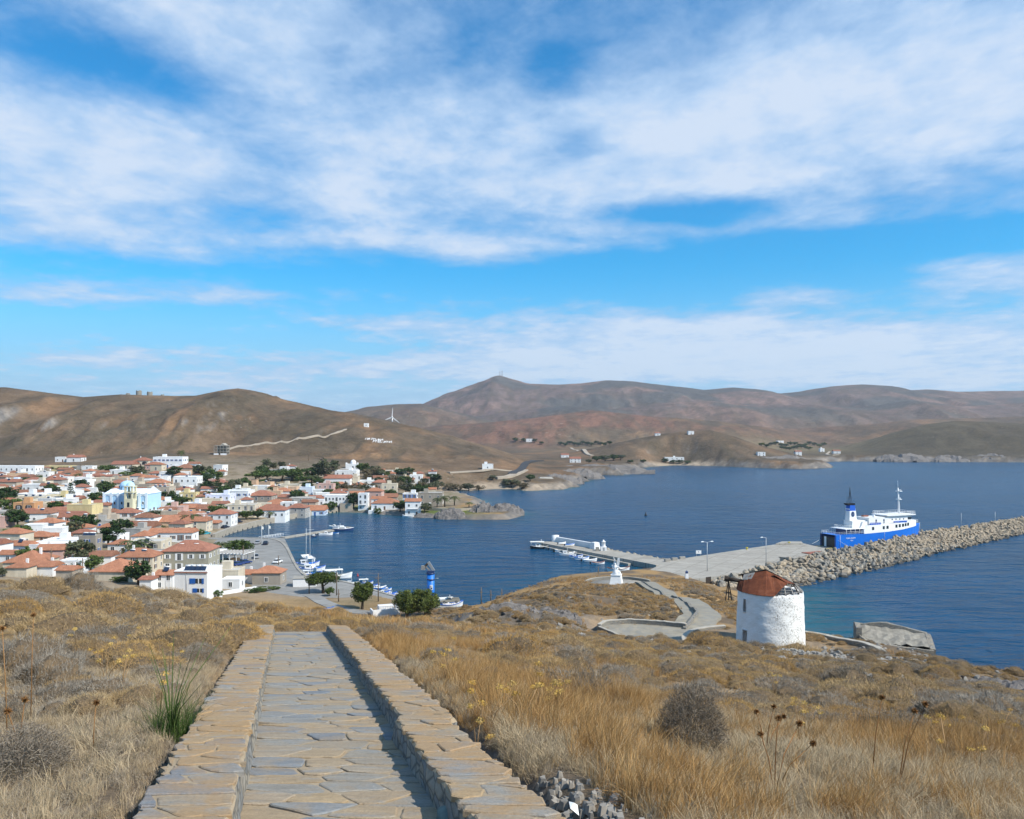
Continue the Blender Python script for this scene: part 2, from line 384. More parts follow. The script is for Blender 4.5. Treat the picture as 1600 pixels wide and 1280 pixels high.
# ------------------------------------------------------------------ mesh helpers
class MB:
 """collects boxes, bars, tubes, sheets; build() links them as one mesh object"""
 def __init__(s):
  s.v = []; s.f = []; s.m = []; s.sm = []
 def add(s, vs, fs, mi=0, smooth=False):
  o = len(s.v)
  s.v.extend([tuple(p) for p in vs])
  for f in fs:
   s.f.append([i + o for i in f]); s.m.append(mi); s.sm.append(smooth)
  return s
 def box(s, x0, x1, y0, y1, z0, z1, mi=0):
  vs = [(x0, y0, z0), (x1, y0, z0), (x1, y1, z0), (x0, y1, z0), (x0, y0, z1), (x1, y0, z1), (x1, y1, z1), (x0, y1, z1)]
  return s.add(vs, [(0, 3, 2, 1), (4, 5, 6, 7), (0, 1, 5, 4), (1, 2, 6, 5), (2, 3, 7, 6), (3, 0, 4, 7)], mi)
 def frus(s, x0, x1, y0, y1, z0, X0, X1, Y0, Y1, z1, mi=0):
  vs = [(x0, y0, z0), (x1, y0, z0), (x1, y1, z0), (x0, y1, z0), (X0, Y0, z1), (X1, Y0, z1), (X1, Y1, z1), (X0, Y1, z1)]
  return s.add(vs, [(0, 3, 2, 1), (4, 5, 6, 7), (0, 1, 5, 4), (1, 2, 6, 5), (2, 3, 7, 6), (3, 0, 4, 7)], mi)
 def tube(s, pts, rad, n=8, mi=0, smooth=True, cap=True):
  pts = [np.array(p, float) for p in pts]
  if not hasattr(rad, '__len__'):
   rad = [rad] * len(pts)
  rings = []
  for i, p in enumerate(pts):
   d = pts[min(i + 1, len(pts) - 1)] - pts[max(i - 1, 0)]
   d = d / (np.linalg.norm(d) + 1e-9)
   a = np.cross(d, (0, 0, 1) if abs(d[2]) < 0.95 else (1, 0, 0)); a /= np.linalg.norm(a)
   b = np.cross(d, a)
   rings.append([p + rad[i] * (cos(2 * pi * k / n) * a + sin(2 * pi * k / n) * b) for k in range(n)])
  vs = [q for r in rings for q in r]
  fs = []
  for i in range(len(pts) - 1):
   for k in range(n):
    k2 = (k + 1) % n
    fs.append((i * n + k, (i + 1) * n + k, (i + 1) * n + k2, i * n + k2))
  s.add(vs, fs, mi, smooth)
  if cap:
   o = len(s.v) - len(vs)
   s.f.append([o + k for k in range(n)]); s.m.append(mi); s.sm.append(False)
   s.f.append([o + (len(pts) - 1) * n + k for k in reversed(range(n))]); s.m.append(mi); s.sm.append(False)
  return s
 def lathe(s, prof, n=24, mi=0, smooth=True, cx=0, cy=0, a0=0.0, a1=2 * pi):
  full = abs(a1 - a0 - 2 * pi) < 1e-6
  m = n if full else n + 1
  vs = []
  for (r, z) in prof:
   for k in range(m):
    a = a0 + (a1 - a0) * k / n
    vs.append((cx + r * cos(a), cy + r * sin(a), z))
  fs = []
  for i in range(len(prof) - 1):
   for k in range(n):
    k2 = (k + 1) % m
    fs.append((i * m + k, i * m + k2, (i + 1) * m + k2, (i + 1) * m + k))
  return s.add(vs, fs, mi, smooth)
 def prism(s, poly, z0, z1, mi=0, top=True, bottom=True):
  n = len(poly)
  a = sum(poly[i][0] * poly[(i + 1) % n][1] - poly[(i + 1) % n][0] * poly[i][1] for i in range(n))
  if a < 0:
   poly = poly[::-1]
  vs = [(x, y, z0) for x, y in poly] + [(x, y, z1) for x, y in poly]
  fs = [(i, (i + 1) % n, n + (i + 1) % n, n + i) for i in range(n)]
  if top: fs.append(tuple(range(n, 2 * n)))
  if bottom: fs.append(tuple(reversed(range(n))))
  return s.add(vs, fs, mi)
 def bar(s, a, b, w, t, mi=0):
  """a square bar from a to b"""
  a = np.array(a, float); b = np.array(b, float)
  d = (b - a) / np.linalg.norm(b - a)
  u = np.cross(d, (0, 0, 1) if abs(d[2]) < 0.95 else (1, 0, 0)); u /= np.linalg.norm(u)
  v = np.cross(u, d)
  vs = []
  for p in (a, b):
   for (i, j) in ((-1, -1), (1, -1), (1, 1), (-1, 1)):
    vs.append(p + u * i * w / 2 + v * j * t / 2)
  return s.add(vs, [(0, 1, 2, 3), (7, 6, 5, 4), (0, 4, 5, 1), (1, 5, 6, 2), (2, 6, 7, 3), (3, 7, 4, 0)], mi)
 def mesh(s, name, mats):
  me = bpy.data.meshes.new(name)
  me.from_pydata(s.v, [], s.f)
  if not isinstance(mats, (list, tuple)):
   mats = [mats]
  for m in mats:
   me.materials.append(m)
  me.polygons.foreach_set('material_index', s.m)
  me.polygons.foreach_set('use_smooth', s.sm)
  me.update()
  return me
 def build(s, name, mats, parent=None, loc=None, rz=0.0):
  return obj(name, s.mesh(name, mats), parent, loc, rz)
def obj(name, me, parent=None, loc=None, rz=0.0, scale=None):
 o = bpy.data.objects.new(name, me)
 COL.objects.link(o)
 if parent is not None:
  o.parent = parent
 if loc is not None:
  o.location = loc
 if rz:
  o.rotation_euler = (0, 0, rz)
 if scale is not None:
  o.scale = scale if hasattr(scale, '__len__') else (scale,) * 3
 return o
def tag(o, label=None, cat=None, group=None, kind=None):
 if label: o['label'] = label
 if cat: o['category'] = cat
 if group: o['group'] = group
 if kind: o['kind'] = kind
 return o
def thing(name, label, cat, loc=(0, 0, 0), rz=0.0, group=None, scale=None):
 o = obj(name, None, None, loc, rz, scale)
 return tag(o, label, cat, group)
def copy_tree(o, parent=None):
 c = o.copy(); COL.objects.link(c)
 if parent is not None:
  c.parent = parent
 for ch in o.children:
  copy_tree(ch, c)
 return c
def np_mesh(name, verts, faces, mats, smooth=False, tint=None):
 """fast mesh from arrays; faces is (n,3) or (n,4)"""
 verts = np.asarray(verts, np.float32); faces = np.asarray(faces, np.int32)
 me = bpy.data.meshes.new(name)
 n, k = faces.shape
 me.vertices.add(len(verts)); me.vertices.foreach_set('co', verts.ravel())
 me.loops.add(n * k); me.loops.foreach_set('vertex_index', faces.ravel())
 me.polygons.add(n)
 me.polygons.foreach_set('loop_start', np.arange(0, n * k, k, dtype=np.int32))
 me.polygons.foreach_set('use_smooth', np.full(n, smooth))
 me.update(calc_edges=True)
 if not isinstance(mats, (list, tuple)): mats = [mats]
 for m in mats: me.materials.append(m)
 if tint is not None:
  at = me.attributes.new('tint', 'FLOAT_COLOR', 'POINT')
  c = np.ones((len(verts), 4), np.float32); c[:, :3] = tint
  at.data.foreach_set('color', c.ravel())
 return me
# ------------------------------------------------------------------ materials
class NT:
 def __init__(s, name):
  s.mat = bpy.data.materials.new(name)
  s.mat.use_nodes = True
  s.t = s.mat.node_tree
  s.N, s.L = s.t.nodes, s.t.links
  s.N.clear()
  s.out = s.N.new('ShaderNodeOutputMaterial')
  s.p = s.N.new('ShaderNodeBsdfPrincipled')
  s.L.new(s.p.outputs[0], s.out.inputs['Surface'])
  s.tc = s.N.new('ShaderNodeTexCoord')
  s.oi = None
 def new(s, t, **kw):
  n = s.N.new(t)
  for k, v in kw.items(): setattr(n, k, v)
  return n
 def link(s, a, b):
  s.L.new(a, b); return s
 def rnd(s):
  if s.oi is None: s.oi = s.new('ShaderNodeObjectInfo')
  return s.oi.outputs['Random']
 def pos(s):
  return s.new('ShaderNodeNewGeometry').outputs['Position']
 def noise(s, scale, detail=4, rough=0.55, vec=None, dist=0.0, sc=None):
  n = s.new('ShaderNodeTexNoise')
  n.inputs['Scale'].default_value = scale; n.inputs['Detail'].default_value = detail
  n.inputs['Roughness'].default_value = rough; n.inputs['Distortion'].default_value = dist
  v = vec if vec is not None else s.tc.outputs['Object']
  if sc is not None:
   mp = s.new('ShaderNodeMapping'); mp.inputs['Scale'].default_value = sc
   s.L.new(v, mp.inputs[0]); v = mp.outputs[0]
  s.L.new(v, n.inputs['Vector'])
  return n.outputs[0]
 def voro(s, scale, feature='F1', vec=None, sc=None, rnd=1.0):
  n = s.new('ShaderNodeTexVoronoi', feature=feature)
  n.inputs['Scale'].default_value = scale; n.inputs['Randomness'].default_value = rnd
  v = vec if vec is not None else s.tc.outputs['Object']
  if sc is not None:
   mp = s.new('ShaderNodeMapping'); mp.inputs['Scale'].default_value = sc
   s.L.new(v, mp.inputs[0]); v = mp.outputs[0]
  s.L.new(v, n.inputs['Vector'])
  return n
 def ramp(s, fac, stops):
  r = s.new('ShaderNodeValToRGB')
  el = r.color_ramp.elements
  while len(el) < len(stops): el.new(0.5)
  for e, (p, c) in zip(el, stops):
   e.position = p
   e.color = (c[0], c[1], c[2], 1) if hasattr(c, '__len__') else (c, c, c, 1)
  s.L.new(fac, r.inputs[0])
  return r.outputs[0]
 def mix(s, fac, a, b, mode='MIX'):
  n = s.new('ShaderNodeMix', data_type='RGBA', blend_type=mode)
  for sock, x in ((n.inputs['Factor'], fac), (n.inputs[6], a), (n.inputs[7], b)):
   if isinstance(x, (int, float)): sock.default_value = x
   elif hasattr(x, '__len__'): sock.default_value = (x[0], x[1], x[2], 1)
   else: s.L.new(x, sock)
  return n.outputs[2]
 def m(s, op, a, b=0.0, clamp=False):
  n = s.new('ShaderNodeMath', operation=op); n.use_clamp = clamp
  for i, x in enumerate((a, b)):
   if isinstance(x, (int, float)): n.inputs[i].default_value = x
   else: s.L.new(x, n.inputs[i])
  return n.outputs[0]
 def bump(s, h, strength=0.4, dist=0.05):
  b = s.new('ShaderNodeBump')
  b.inputs['Strength'].default_value = strength; b.inputs['Distance'].default_value = dist
  s.L.new(h, b.inputs['Height']); s.L.new(b.outputs[0], s.p.inputs['Normal'])
  return s
 def col(s, c):
  if hasattr(c, '__len__'): s.p.inputs['Base Color'].default_value = (c[0], c[1], c[2], 1)
  else: s.L.new(c, s.p.inputs['Base Color'])
  return s
 def set(s, rough=0.8, metal=0.0, spec=0.3):
  s.p.inputs['Roughness'].default_value = rough; s.p.inputs['Metallic'].default_value = metal
  s.p.inputs['Specular IOR Level'].default_value = spec
  return s
def plain(name, c, rough=0.7, metal=0.0, var=0.12, scale=1.5, spec=0.3):
 """a paint or stone with gentle mottling and a little per-object variation"""
 t = NT(name).set(rough, metal, spec)
 n = t.noise(scale, 5, 0.6)
 f = t.ramp(n, [(0.3, 1 - var), (0.7, 1 + var * 0.4)])
 c2 = t.mix(1.0, c, f, 'MULTIPLY')
 r = t.m('ADD', t.m('MULTIPLY', t.rnd(), 0.14), 0.93)
 t.col(t.mix(1.0, c2, r, 'MULTIPLY'))
 return t.mat
def wall_mat(name, c, dirt=0.25):
 """rendered wall: paint with faint streaks and stains"""
 t = NT(name).set(0.85, 0, 0.2)
 n = t.noise(0.7, 6, 0.65, sc=(1, 1, 0.35))
 n2 = t.noise(3.0, 5, 0.65)
 st = t.ramp(n, [(0.35, 1 - dirt * 0.55), (0.65, 1.0)])
 sp = t.ramp(n2, [(0.3, 1 - dirt * 0.3), (0.55, 1.0)])
 k = t.mix(1.0, st, sp, 'MULTIPLY')
 r = t.m('ADD', t.m('MULTIPLY', t.rnd(), 0.10), 0.93)
 cc = t.mix(1.0, t.mix(1.0, c, k, 'MULTIPLY'), r, 'MULTIPLY')
 t.col(cc); t.bump(n2, 0.15, 0.02)
 return t.mat
def roof_mat(name, c1, c2):
 """clay tile courses: fine relief across the slope, tiles of uneven tone"""
 t = NT(name).set(0.85, 0, 0.2)
 vo = t.voro(3.2, sc=(1.0, 1.0, 1.0))
 big = t.noise(0.55, 5, 0.6)
 k = t.mix(t.ramp(vo.outputs['Color'], [(0.1, 0.0), (0.9, 1.0)]), c1, c2)
 sh = t.ramp(big, [(0.3, 0.78), (0.7, 1.06)])
 r = t.m('ADD', t.m('MULTIPLY', t.rnd(), 0.22), 0.86)
 t.col(t.mix(1.0, t.mix(1.0, k, sh, 'MULTIPLY'), r, 'MULTIPLY'))
 w = t.new('ShaderNodeTexWave', wave_type='BANDS', bands_direction='X')
 w.inputs['Scale'].default_value = 1.6
 t.link(t.tc.outputs['Object'], w.inputs['Vector'])
 t.bump(w.outputs[1], 0.5, 0.06)
 return t.mat
M = {}
# ------------------------------------------------------------------ ground material
def ground_mat(name, fine, contrast, bumpd, far=False):
 t = NT(name).set(0.95, 0, 0.1)
 a = t.new('ShaderNodeAttribute', attribute_name='tint')
 p = t.pos()
 n1 = t.noise(fine, 8, 0.68, p)
 n2 = t.noise(fine * 6, 5, 0.7, p)
 n3 = t.noise(fine * 0.13, 5, 0.6, p)
 k = t.mix(1.0, t.ramp(n1, [(0.28, 1 - contrast), (0.5, 1.0), (0.75, 1 + contrast * 0.7)]), t.ramp(n2, [(0.3, 1 - contrast * 0.8), (0.7, 1 + contrast * 0.6)]), 'MULTIPLY')
 k = t.mix(1.0, k, t.ramp(n3, [(0.3, 0.86), (0.7, 1.1)]), 'MULTIPLY')
 c = t.mix(1.0, a.outputs['Color'], k, 'MULTIPLY')
 if far:
  v = t.voro(far, vec=p)
  sp = t.ramp(v.outputs['Distance'], [(0.16, 1.0), (0.34, 0.0)])
  dark = t.mix(t.m('MULTIPLY', sp, t.ramp(t.noise(far * 0.12, 3, 0.6, p), [(0.42, 0.0), (0.6, 0.55)])), c, (0.075, 0.068, 0.046))
  v2 = t.voro(far * 0.45, vec=p)
  st = t.m('MULTIPLY', t.ramp(v2.outputs['Distance'], [(0.07, 1.0), (0.13, 0.0)]), t.ramp(t.noise(far * 0.06, 3, 0.6, p), [(0.5, 0.0), (0.66, 0.7)]))
  c = t.mix(st, dark, (0.34, 0.30, 0.25))
 t.col(c)
 h = t.mix(0.5, n1, n2)
 t.bump(h, 0.7, bumpd)
 return t.mat
M['soil'] = ground_mat('dry_soil', 1.3, 0.38, 0.12)
M['town_soil'] = ground_mat('town_soil', 0.25, 0.22, 0.3)
M['hill_soil'] = ground_mat('hill_scrub', 0.035, 0.34, 4.0, far=0.22)
M['mount_soil'] = ground_mat('mountain_scrub', 0.010, 0.26, 14.0, far=0.06)
def tint_at(X, Y, Z, slope):
 sh = X.shape + (1,)
 def C(r, g, b): return np.array([r, g, b])
 def mixc(c, c2, w): return c * (1 - w[..., None]) + c2 * w[..., None]
 n = fbm(X / 60, Y / 60, 5, 101); n2 = fbm(X / 7, Y / 7, 4, 102); n3 = fbm(X / 300, Y / 300, 4, 103)
 sd = coast_sd(X, Y)
 near = np.ones(sh) * C(0.25, 0.175, 0.10)
 near = mixc(near, C(0.34, 0.215, 0.095), sstep(0.5, 0.68, n2))
 near = mixc(near, C(0.13, 0.10, 0.072), sstep(0.52, 0.40, n2) * 0.85)
 hill = np.ones(sh) * C(0.150, 0.104, 0.066)
 hill = mixc(hill, C(0.200, 0.124, 0.070), sstep(0.48, 0.66, n))
 hill = mixc(hill, C(0.102, 0.080, 0.056), sstep(0.52, 0.38, fbm(X / 45 + 7, Y / 90, 5, 105)) * 0.8)
 red = np.exp(-((X - 250) / 650) ** 2 - ((Y - 2400) / 500) ** 2)
 hill = mixc(hill, C(0.20, 0.105, 0.070), np.clip(red * 1.2 * sstep(0.35, 0.6, n3), 0, 0.9))
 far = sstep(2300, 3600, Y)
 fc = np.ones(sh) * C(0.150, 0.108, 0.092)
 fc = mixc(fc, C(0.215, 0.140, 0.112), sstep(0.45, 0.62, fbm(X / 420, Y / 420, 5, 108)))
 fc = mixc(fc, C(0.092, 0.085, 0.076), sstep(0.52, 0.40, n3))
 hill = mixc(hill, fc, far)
 dark = np.exp(-((X - 900) / 420) ** 2 - ((Y - 1600) / 330) ** 2)
 hill = mixc(hill, C(0.078, 0.066, 0.044), np.clip(dark * 1.3, 0, 0.9))
 hill = hill * (0.72 + 0.56 * fbm(X / 13, Y / 22, 4, 131))[..., None]
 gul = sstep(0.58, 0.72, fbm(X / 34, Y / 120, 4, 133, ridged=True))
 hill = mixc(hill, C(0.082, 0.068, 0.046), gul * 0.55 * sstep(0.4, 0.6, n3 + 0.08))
 wn = sstep(520, 760, Y)
 town = np.ones(sh) * C(0.29, 0.235, 0.17)
 town = mixc(town, C(0.20, 0.16, 0.10), sstep(0.5, 0.62, n2))
 town = mixc(town, C(0.13, 0.135, 0.07), sstep(0.62, 0.74, fbm(X / 14, Y / 14, 3, 110)) * 0.5)
 field = np.exp(-((X + 62) / 30) ** 2 - ((Y - 175) / 38) ** 2)
 town = mixc(town, C(0.30, 0.20, 0.10), np.clip(field * 1.6, 0, 1))
 wt = sstep(150, 175, Y) * sstep(-25, -40, X)
 c = near * (1 - wt[..., None]) + town * wt[..., None]
 c = mixc(c, hill, wn * (1 - 0.0 * X))
 c = mixc(c, hill, sstep(330, 520, -X + (Y - 560) * 1.6 - 60) * sstep(480, 600, Y) * 0.9)
 val = np.exp(-((X - 560) / 330) ** 2 - ((Y - 1900) / 230) ** 2)
 c = mixc(c, C(0.20, 0.16, 0.09), np.clip(val, 0, 0.8))
 rk = np.maximum(sstep(0.75, 1.25, slope), (1 - sstep(4, 16, sd)) * sstep(425, 440, Y) * sstep(0.2, 0.5, slope + 0.15))
 rk = np.maximum(rk, sstep(30, 44, X) * (1 - sstep(70, 110, Y)) * sstep(36, 44, Y) * sstep(0.40, 0.6, fbm(X / 8, Y / 8, 4, 120)) * 0.9)
 rk = np.maximum(rk, np.clip((np.exp(-((X + 2) / 10) ** 2 - ((Y - 82) / 8) ** 2)) * sstep(0.35, 0.6, fbm(X / 2.5, Y / 2.5, 4, 121)) * 1.5, 0, 0.9))
 rock = np.ones(sh) * C(0.155, 0.145, 0.135)
 rock = mixc(rock, C(0.25, 0.215, 0.18), sstep(0.45, 0.65, fbm(X / 5, Y / 5, 4, 122)))
 c = mixc(c, rock, np.clip(rk, 0, 1))
 g = np.exp(-((X + 36) / 16) ** 2 - ((Y - 453) / 10) ** 2) + np.exp(-((X + 90) / 10) ** 2 - ((Y - 482) / 7) ** 2)
 c = mixc(c, C(0.105, 0.14, 0.03), np.clip(g * 1.8, 0, 0.95) * sstep(1.5, 4, sd))
 c = mixc(c, C(0.24, 0.22, 0.04), sstep(2, 5, sd) * np.clip(g * 1.2 * sstep(0.48, 0.6, n2), 0, 0.7))
 beach = np.exp(-((X + 30) / 60) ** 2 - ((Y - 668) / 40) ** 2) + np.exp(-((X - 245) / 45) ** 2 - ((Y - 1215) / 60) ** 2)
 c = mixc(c, C(0.40, 0.32, 0.235), np.clip(beach * 1.6, 0, 1) * (1 - sstep(8, 20, sd)))
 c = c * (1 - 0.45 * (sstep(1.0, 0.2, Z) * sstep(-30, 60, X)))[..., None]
 return np.clip(c, 0.01, 0.9)
def build_land():
 apex = -12.0
 T = np.geomspace(8.0, 8200.0, 860)
 U = np.linspace(-1.0, 1.0, 500)
 U = np.sign(U) * (np.abs(U) * 0.85 + np.abs(U) ** 3 * 0.15)
 tt, uu = np.meshgrid(T, U, indexing='ij')
 X = uu * tt * 0.97; Y = tt + apex
 Z = land(X, Y)
 gy = np.gradient(Z, axis=0) / np.maximum(np.gradient(Y, axis=0), 1e-3)
 gx = np.gradient(Z, axis=1) / np.maximum(np.abs(np.gradient(X, axis=1)), 1e-3)
 slope = np.hypot(gx, gy)
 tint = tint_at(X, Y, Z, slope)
 nr, nc = Z.shape
 idx = np.arange(nr * nc).reshape(nr, nc)
 q = np.stack([idx[:-1, :-1], idx[:-1, 1:], idx[1:, 1:], idx[1:, :-1]], -1)
 zmax = np.maximum.reduce([Z[:-1, :-1], Z[:-1, 1:], Z[1:, 1:], Z[1:, :-1]])
 keep = zmax > -1.5
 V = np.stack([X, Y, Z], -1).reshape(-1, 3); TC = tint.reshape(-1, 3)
 Yr = Y[:-1, 0]
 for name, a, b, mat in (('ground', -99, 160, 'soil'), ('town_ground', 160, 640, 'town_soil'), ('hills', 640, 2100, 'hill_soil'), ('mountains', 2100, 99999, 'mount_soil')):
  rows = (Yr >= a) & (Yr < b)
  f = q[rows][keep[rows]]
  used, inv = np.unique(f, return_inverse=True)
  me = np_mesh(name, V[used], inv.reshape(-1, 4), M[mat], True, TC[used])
  tag(obj(name, me), kind='structure')
build_land()
# ------------------------------------------------------------------ the sea
def sea_mat():
 t = NT('sea_water').set(0.20, 0, 0.17)
 t.p.inputs['IOR'].default_value = 1.33
 a = t.new('ShaderNodeAttribute', attribute_name='tint')
 p = t.pos()
 n = t.noise(0.012, 4, 0.6, p)
 c = t.mix(1.0, a.outputs['Color'], t.ramp(n, [(0.3, 0.8), (0.7, 1.15)]), 'MULTIPLY')
 t.col(c)
 w1 = t.noise(0.55, 6, 0.62, p, 0.3, sc=(0.55, 1.25, 1))
 w2 = t.noise(0.15, 4, 0.55, p, 0.4, sc=(0.45, 1.1, 1))
 t.bump(t.m('ADD', t.m('MULTIPLY', w1, 0.45), t.m('MULTIPLY', w2, 3.2)), 0.9, 1.25)
 return t.mat
M['sea'] = sea_mat()
def build_sea():
 T = np.geomspace(60.0, 3000.0, 230); U = np.linspace(-0.85, 1.15, 260)
 tt, uu = np.meshgrid(T, U, indexing='ij')
 X = uu * tt; Y = tt - 15
 sd = -coast_sd(X, Y)
 deep = np.array([0.001, 0.044, 0.108]); shal = np.array([0.005, 0.085, 0.12]); sand = np.array([0.03, 0.12, 0.12])
 open_ = sstep(30, 70, X) * (1 - sstep(250, 330, Y))
 w = (1 - sstep(2, 34, sd + (fbm(X / 20, Y / 20, 4, 130) - 0.5) * 16)) * (0.25 + 0.75 * open_)
 c = deep * (1 - w[..., None]) + shal * w[..., None]
 w2 = (1 - sstep(0, 9, sd)) * sstep(440, 470, Y) * 0.6
 c = c * (1 - w2[..., None]) + sand * w2[..., None]
 nr, nc = X.shape
 idx = np.arange(nr * nc).reshape(nr, nc)
 q = np.stack([idx[:-1, :-1], idx[:-1, 1:], idx[1:, 1:], idx[1:, :-1]], -1).reshape(-1, 4)
 V = np.stack([X, Y, X * 0], -1).reshape(-1, 3)
 tag(obj('sea', np_mesh('sea', V, q, M['sea'], True, c.reshape(-1, 3))), kind='structure')
build_sea()
# ------------------------------------------------------------------ flagstones
def stone_mat(name, o0, o1, oc):
 t = NT(name).set(0.78, 0, 0.25)
 p = t.pos()
 r = t.rnd()
 base = t.ramp(r, [(0.0, (0.37, 0.275, 0.165)), (0.30, (0.345, 0.275, 0.195)), (0.52, (0.30, 0.265, 0.21)), (0.76, (0.27, 0.26, 0.235)), (0.9, (0.23, 0.24, 0.245)), (1.0, (0.17, 0.195, 0.225))])
 st = t.noise(2.2, 7, 0.7, p, 0.6, sc=(1.1, 5.0, 5.0))
 base = t.mix(1.0, base, t.ramp(st, [(0.25, 0.70), (0.5, 1.0), (0.72, 1.28)]), 'MULTIPLY')
 och = t.noise(1.5, 6, 0.66, p, 0.5)
 base = t.mix(t.ramp(och, [(o0, 0.0), (o1, 0.85)]), base, oc)
 blu = t.noise(2.6, 5, 0.62, p, 0.4, sc=(1.0, 2.2, 1.0))
 base = t.mix(t.ramp(blu, [(0.52, 0.0), (0.66, 0.65)]), base, (0.265, 0.28, 0.28))
 fine = t.noise(38, 5, 0.7, p)
 base = t.mix(1.0, base, t.ramp(fine, [(0.25, 0.70), (0.75, 1.10)]), 'MULTIPLY')
 t.col(base)
 t.bump(t.mix(0.45, st, fine), 0.75, 0.03)
 return t.mat
def mortar_mat():
 t = NT('sandy_mortar').set(0.92, 0, 0.1)
 p = t.pos()
 n = t.noise(2.5, 7, 0.68, p); f = t.noise(30, 4, 0.7, p)
 c = t.ramp(n, [(0.25, (0.28, 0.215, 0.14)), (0.55, (0.36, 0.285, 0.195)), (0.8, (0.31, 0.275, 0.22))])
 t.col(t.mix(1.0, c, t.ramp(f, [(0.25, 0.8), (0.75, 1.15)]), 'MULTIPLY'))
 t.bump(t.mix(0.5, n, f), 0.7, 0.03)
 return t.mat
def drywall_mat():
 t = NT('rubble_face').set(0.9, 0, 0.15)
 p = t.pos()
 v = t.voro(5.0, vec=p, sc=(0.8, 0.8, 2.6))
 n = t.noise(9, 6, 0.7, p)
 c = t.mix(t.ramp(v.outputs['Color'], [(0.2, 0.0), (0.8, 1.0)]), (0.31, 0.275, 0.22), (0.22, 0.22, 0.21))
 e = t.voro(5.0, 'DISTANCE_TO_EDGE', vec=p, sc=(0.8, 0.8, 2.6))
 j = t.ramp(e.outputs['Distance'], [(0.0, 0.45), (0.12, 1.0)])
 t.col(t.mix(1.0, t.mix(1.0, c, j, 'MULTIPLY'), t.ramp(n, [(0.25, 0.75), (0.75, 1.2)]), 'MULTIPLY'))
 t.bump(t.mix(0.6, e.outputs['Distance'], n), 0.9, 0.06)
 return t.mat
M['stone'] = stone_mat('schist_flag', 0.45, 0.68, (0.335, 0.255, 0.165)); M['capstone'] = stone_mat('schist_coping', 0.34, 0.54, (0.385, 0.25, 0.125)); M['mortar'] = mortar_mat(); M['rubble'] = drywall_mat()
def clip_poly(poly, nx, ny, c):
 """keep the side nx*x + ny*y <= c"""
 out = []
 n = len(poly)
 for i in range(n):
  a, b = poly[i], poly[(i + 1) % n]
  da, db = nx * a[0] + ny * a[1] - c, nx * b[0] + ny * b[1] - c
  if da <= 0: out.append(a)
  if (da < 0) != (db < 0):
   t = da / (da - db)
   out.append((a[0] + (b[0] - a[0]) * t, a[1] + (b[1] - a[1]) * t))
 return out
def crazy_cells(x0, x1, y0, y1, rowh, stw, rng, asp=1.0):
 """irregular paving cells in a rectangle, wider than deep"""
 seeds = []
 y = y0
 while y < y1:
  h = rowh(y) * rng.uniform(0.7, 1.35)
  x = x0 + rng.uniform(-0.1, 0.25)
  while x < x1 + 0.05:
   w = stw(y) * rng.uniform(0.55, 1.5)
   seeds.append((x + w / 2 + rng.uniform(-.05, .05), y + h / 2 + rng.uniform(-0.3, 0.3) * h))
   x += w
  y += h
 S = np.array([s for s in seeds if x0 - 0.1 < s[0] < x1 + 0.1])
 k = 0.55                    # anisotropy: cells come out longer across the path
 cells = []
 for i, s in enumerate(S):
  poly = [(x0, y0), (x1, y0), (x1, y1), (x0, y1)]
  d = np.hypot((S[:, 0] - s[0]) * k, S[:, 1] - s[1])
  for j in np.argsort(d)[1:22]:
   q = S[j]
   nx, ny = (q[0] - s[0]) * k * k, (q[1] - s[1])
   mx, my = (q[0] + s[0]) / 2, (q[1] + s[1]) / 2
   poly = clip_poly(poly, nx, ny, nx * mx + ny * my)
   if len(poly) < 3: break
  if len(poly) >= 3: cells.append(poly)
 return cells
def shrink(poly, g):
 c = np.mean(poly, axis=0)
 P = np.array(poly)
 out = []
 n = len(P)
 for i in range(n):
  a, b, d = P[i - 1], P[i], P[(i + 1) % n]
  e1 = (b - a) / (np.linalg.norm(b - a) + 1e-9); e2 = (d - b) / (np.linalg.norm(d - b) + 1e-9)
  n1 = np.array([-e1[1], e1[0]]); n2 = np.array([-e2[1], e2[0]])
  m_ = n1 + n2
  l = np.linalg.norm(m_)
  if l < 0.3: m_, l = n1, 1
  m_ = m_ / l
  out.append(b + m_ * min(g / max(np.dot(m_, n1), 0.4), 0.4 * np.linalg.norm(b - c)))
 return out
def chaikin(P, rng, jit):
 out = []
 n = len(P)
 for i in range(n):
  a, b = np.array(P[i]), np.array(P[(i + 1) % n])
  L_ = np.linalg.norm(b - a)
  if L_ < 0.03:
   out.append((a + b) / 2); continue
  out.append(a + (b - a) * 0.16 + rng.normal(0, jit, 2));
  if L_ > 0.25: out.append(a + (b - a) * 0.5 + rng.normal(0, jit * 1.5, 2))
  out.append(a + (b - a) * 0.84 + rng.normal(0, jit, 2))
 return out
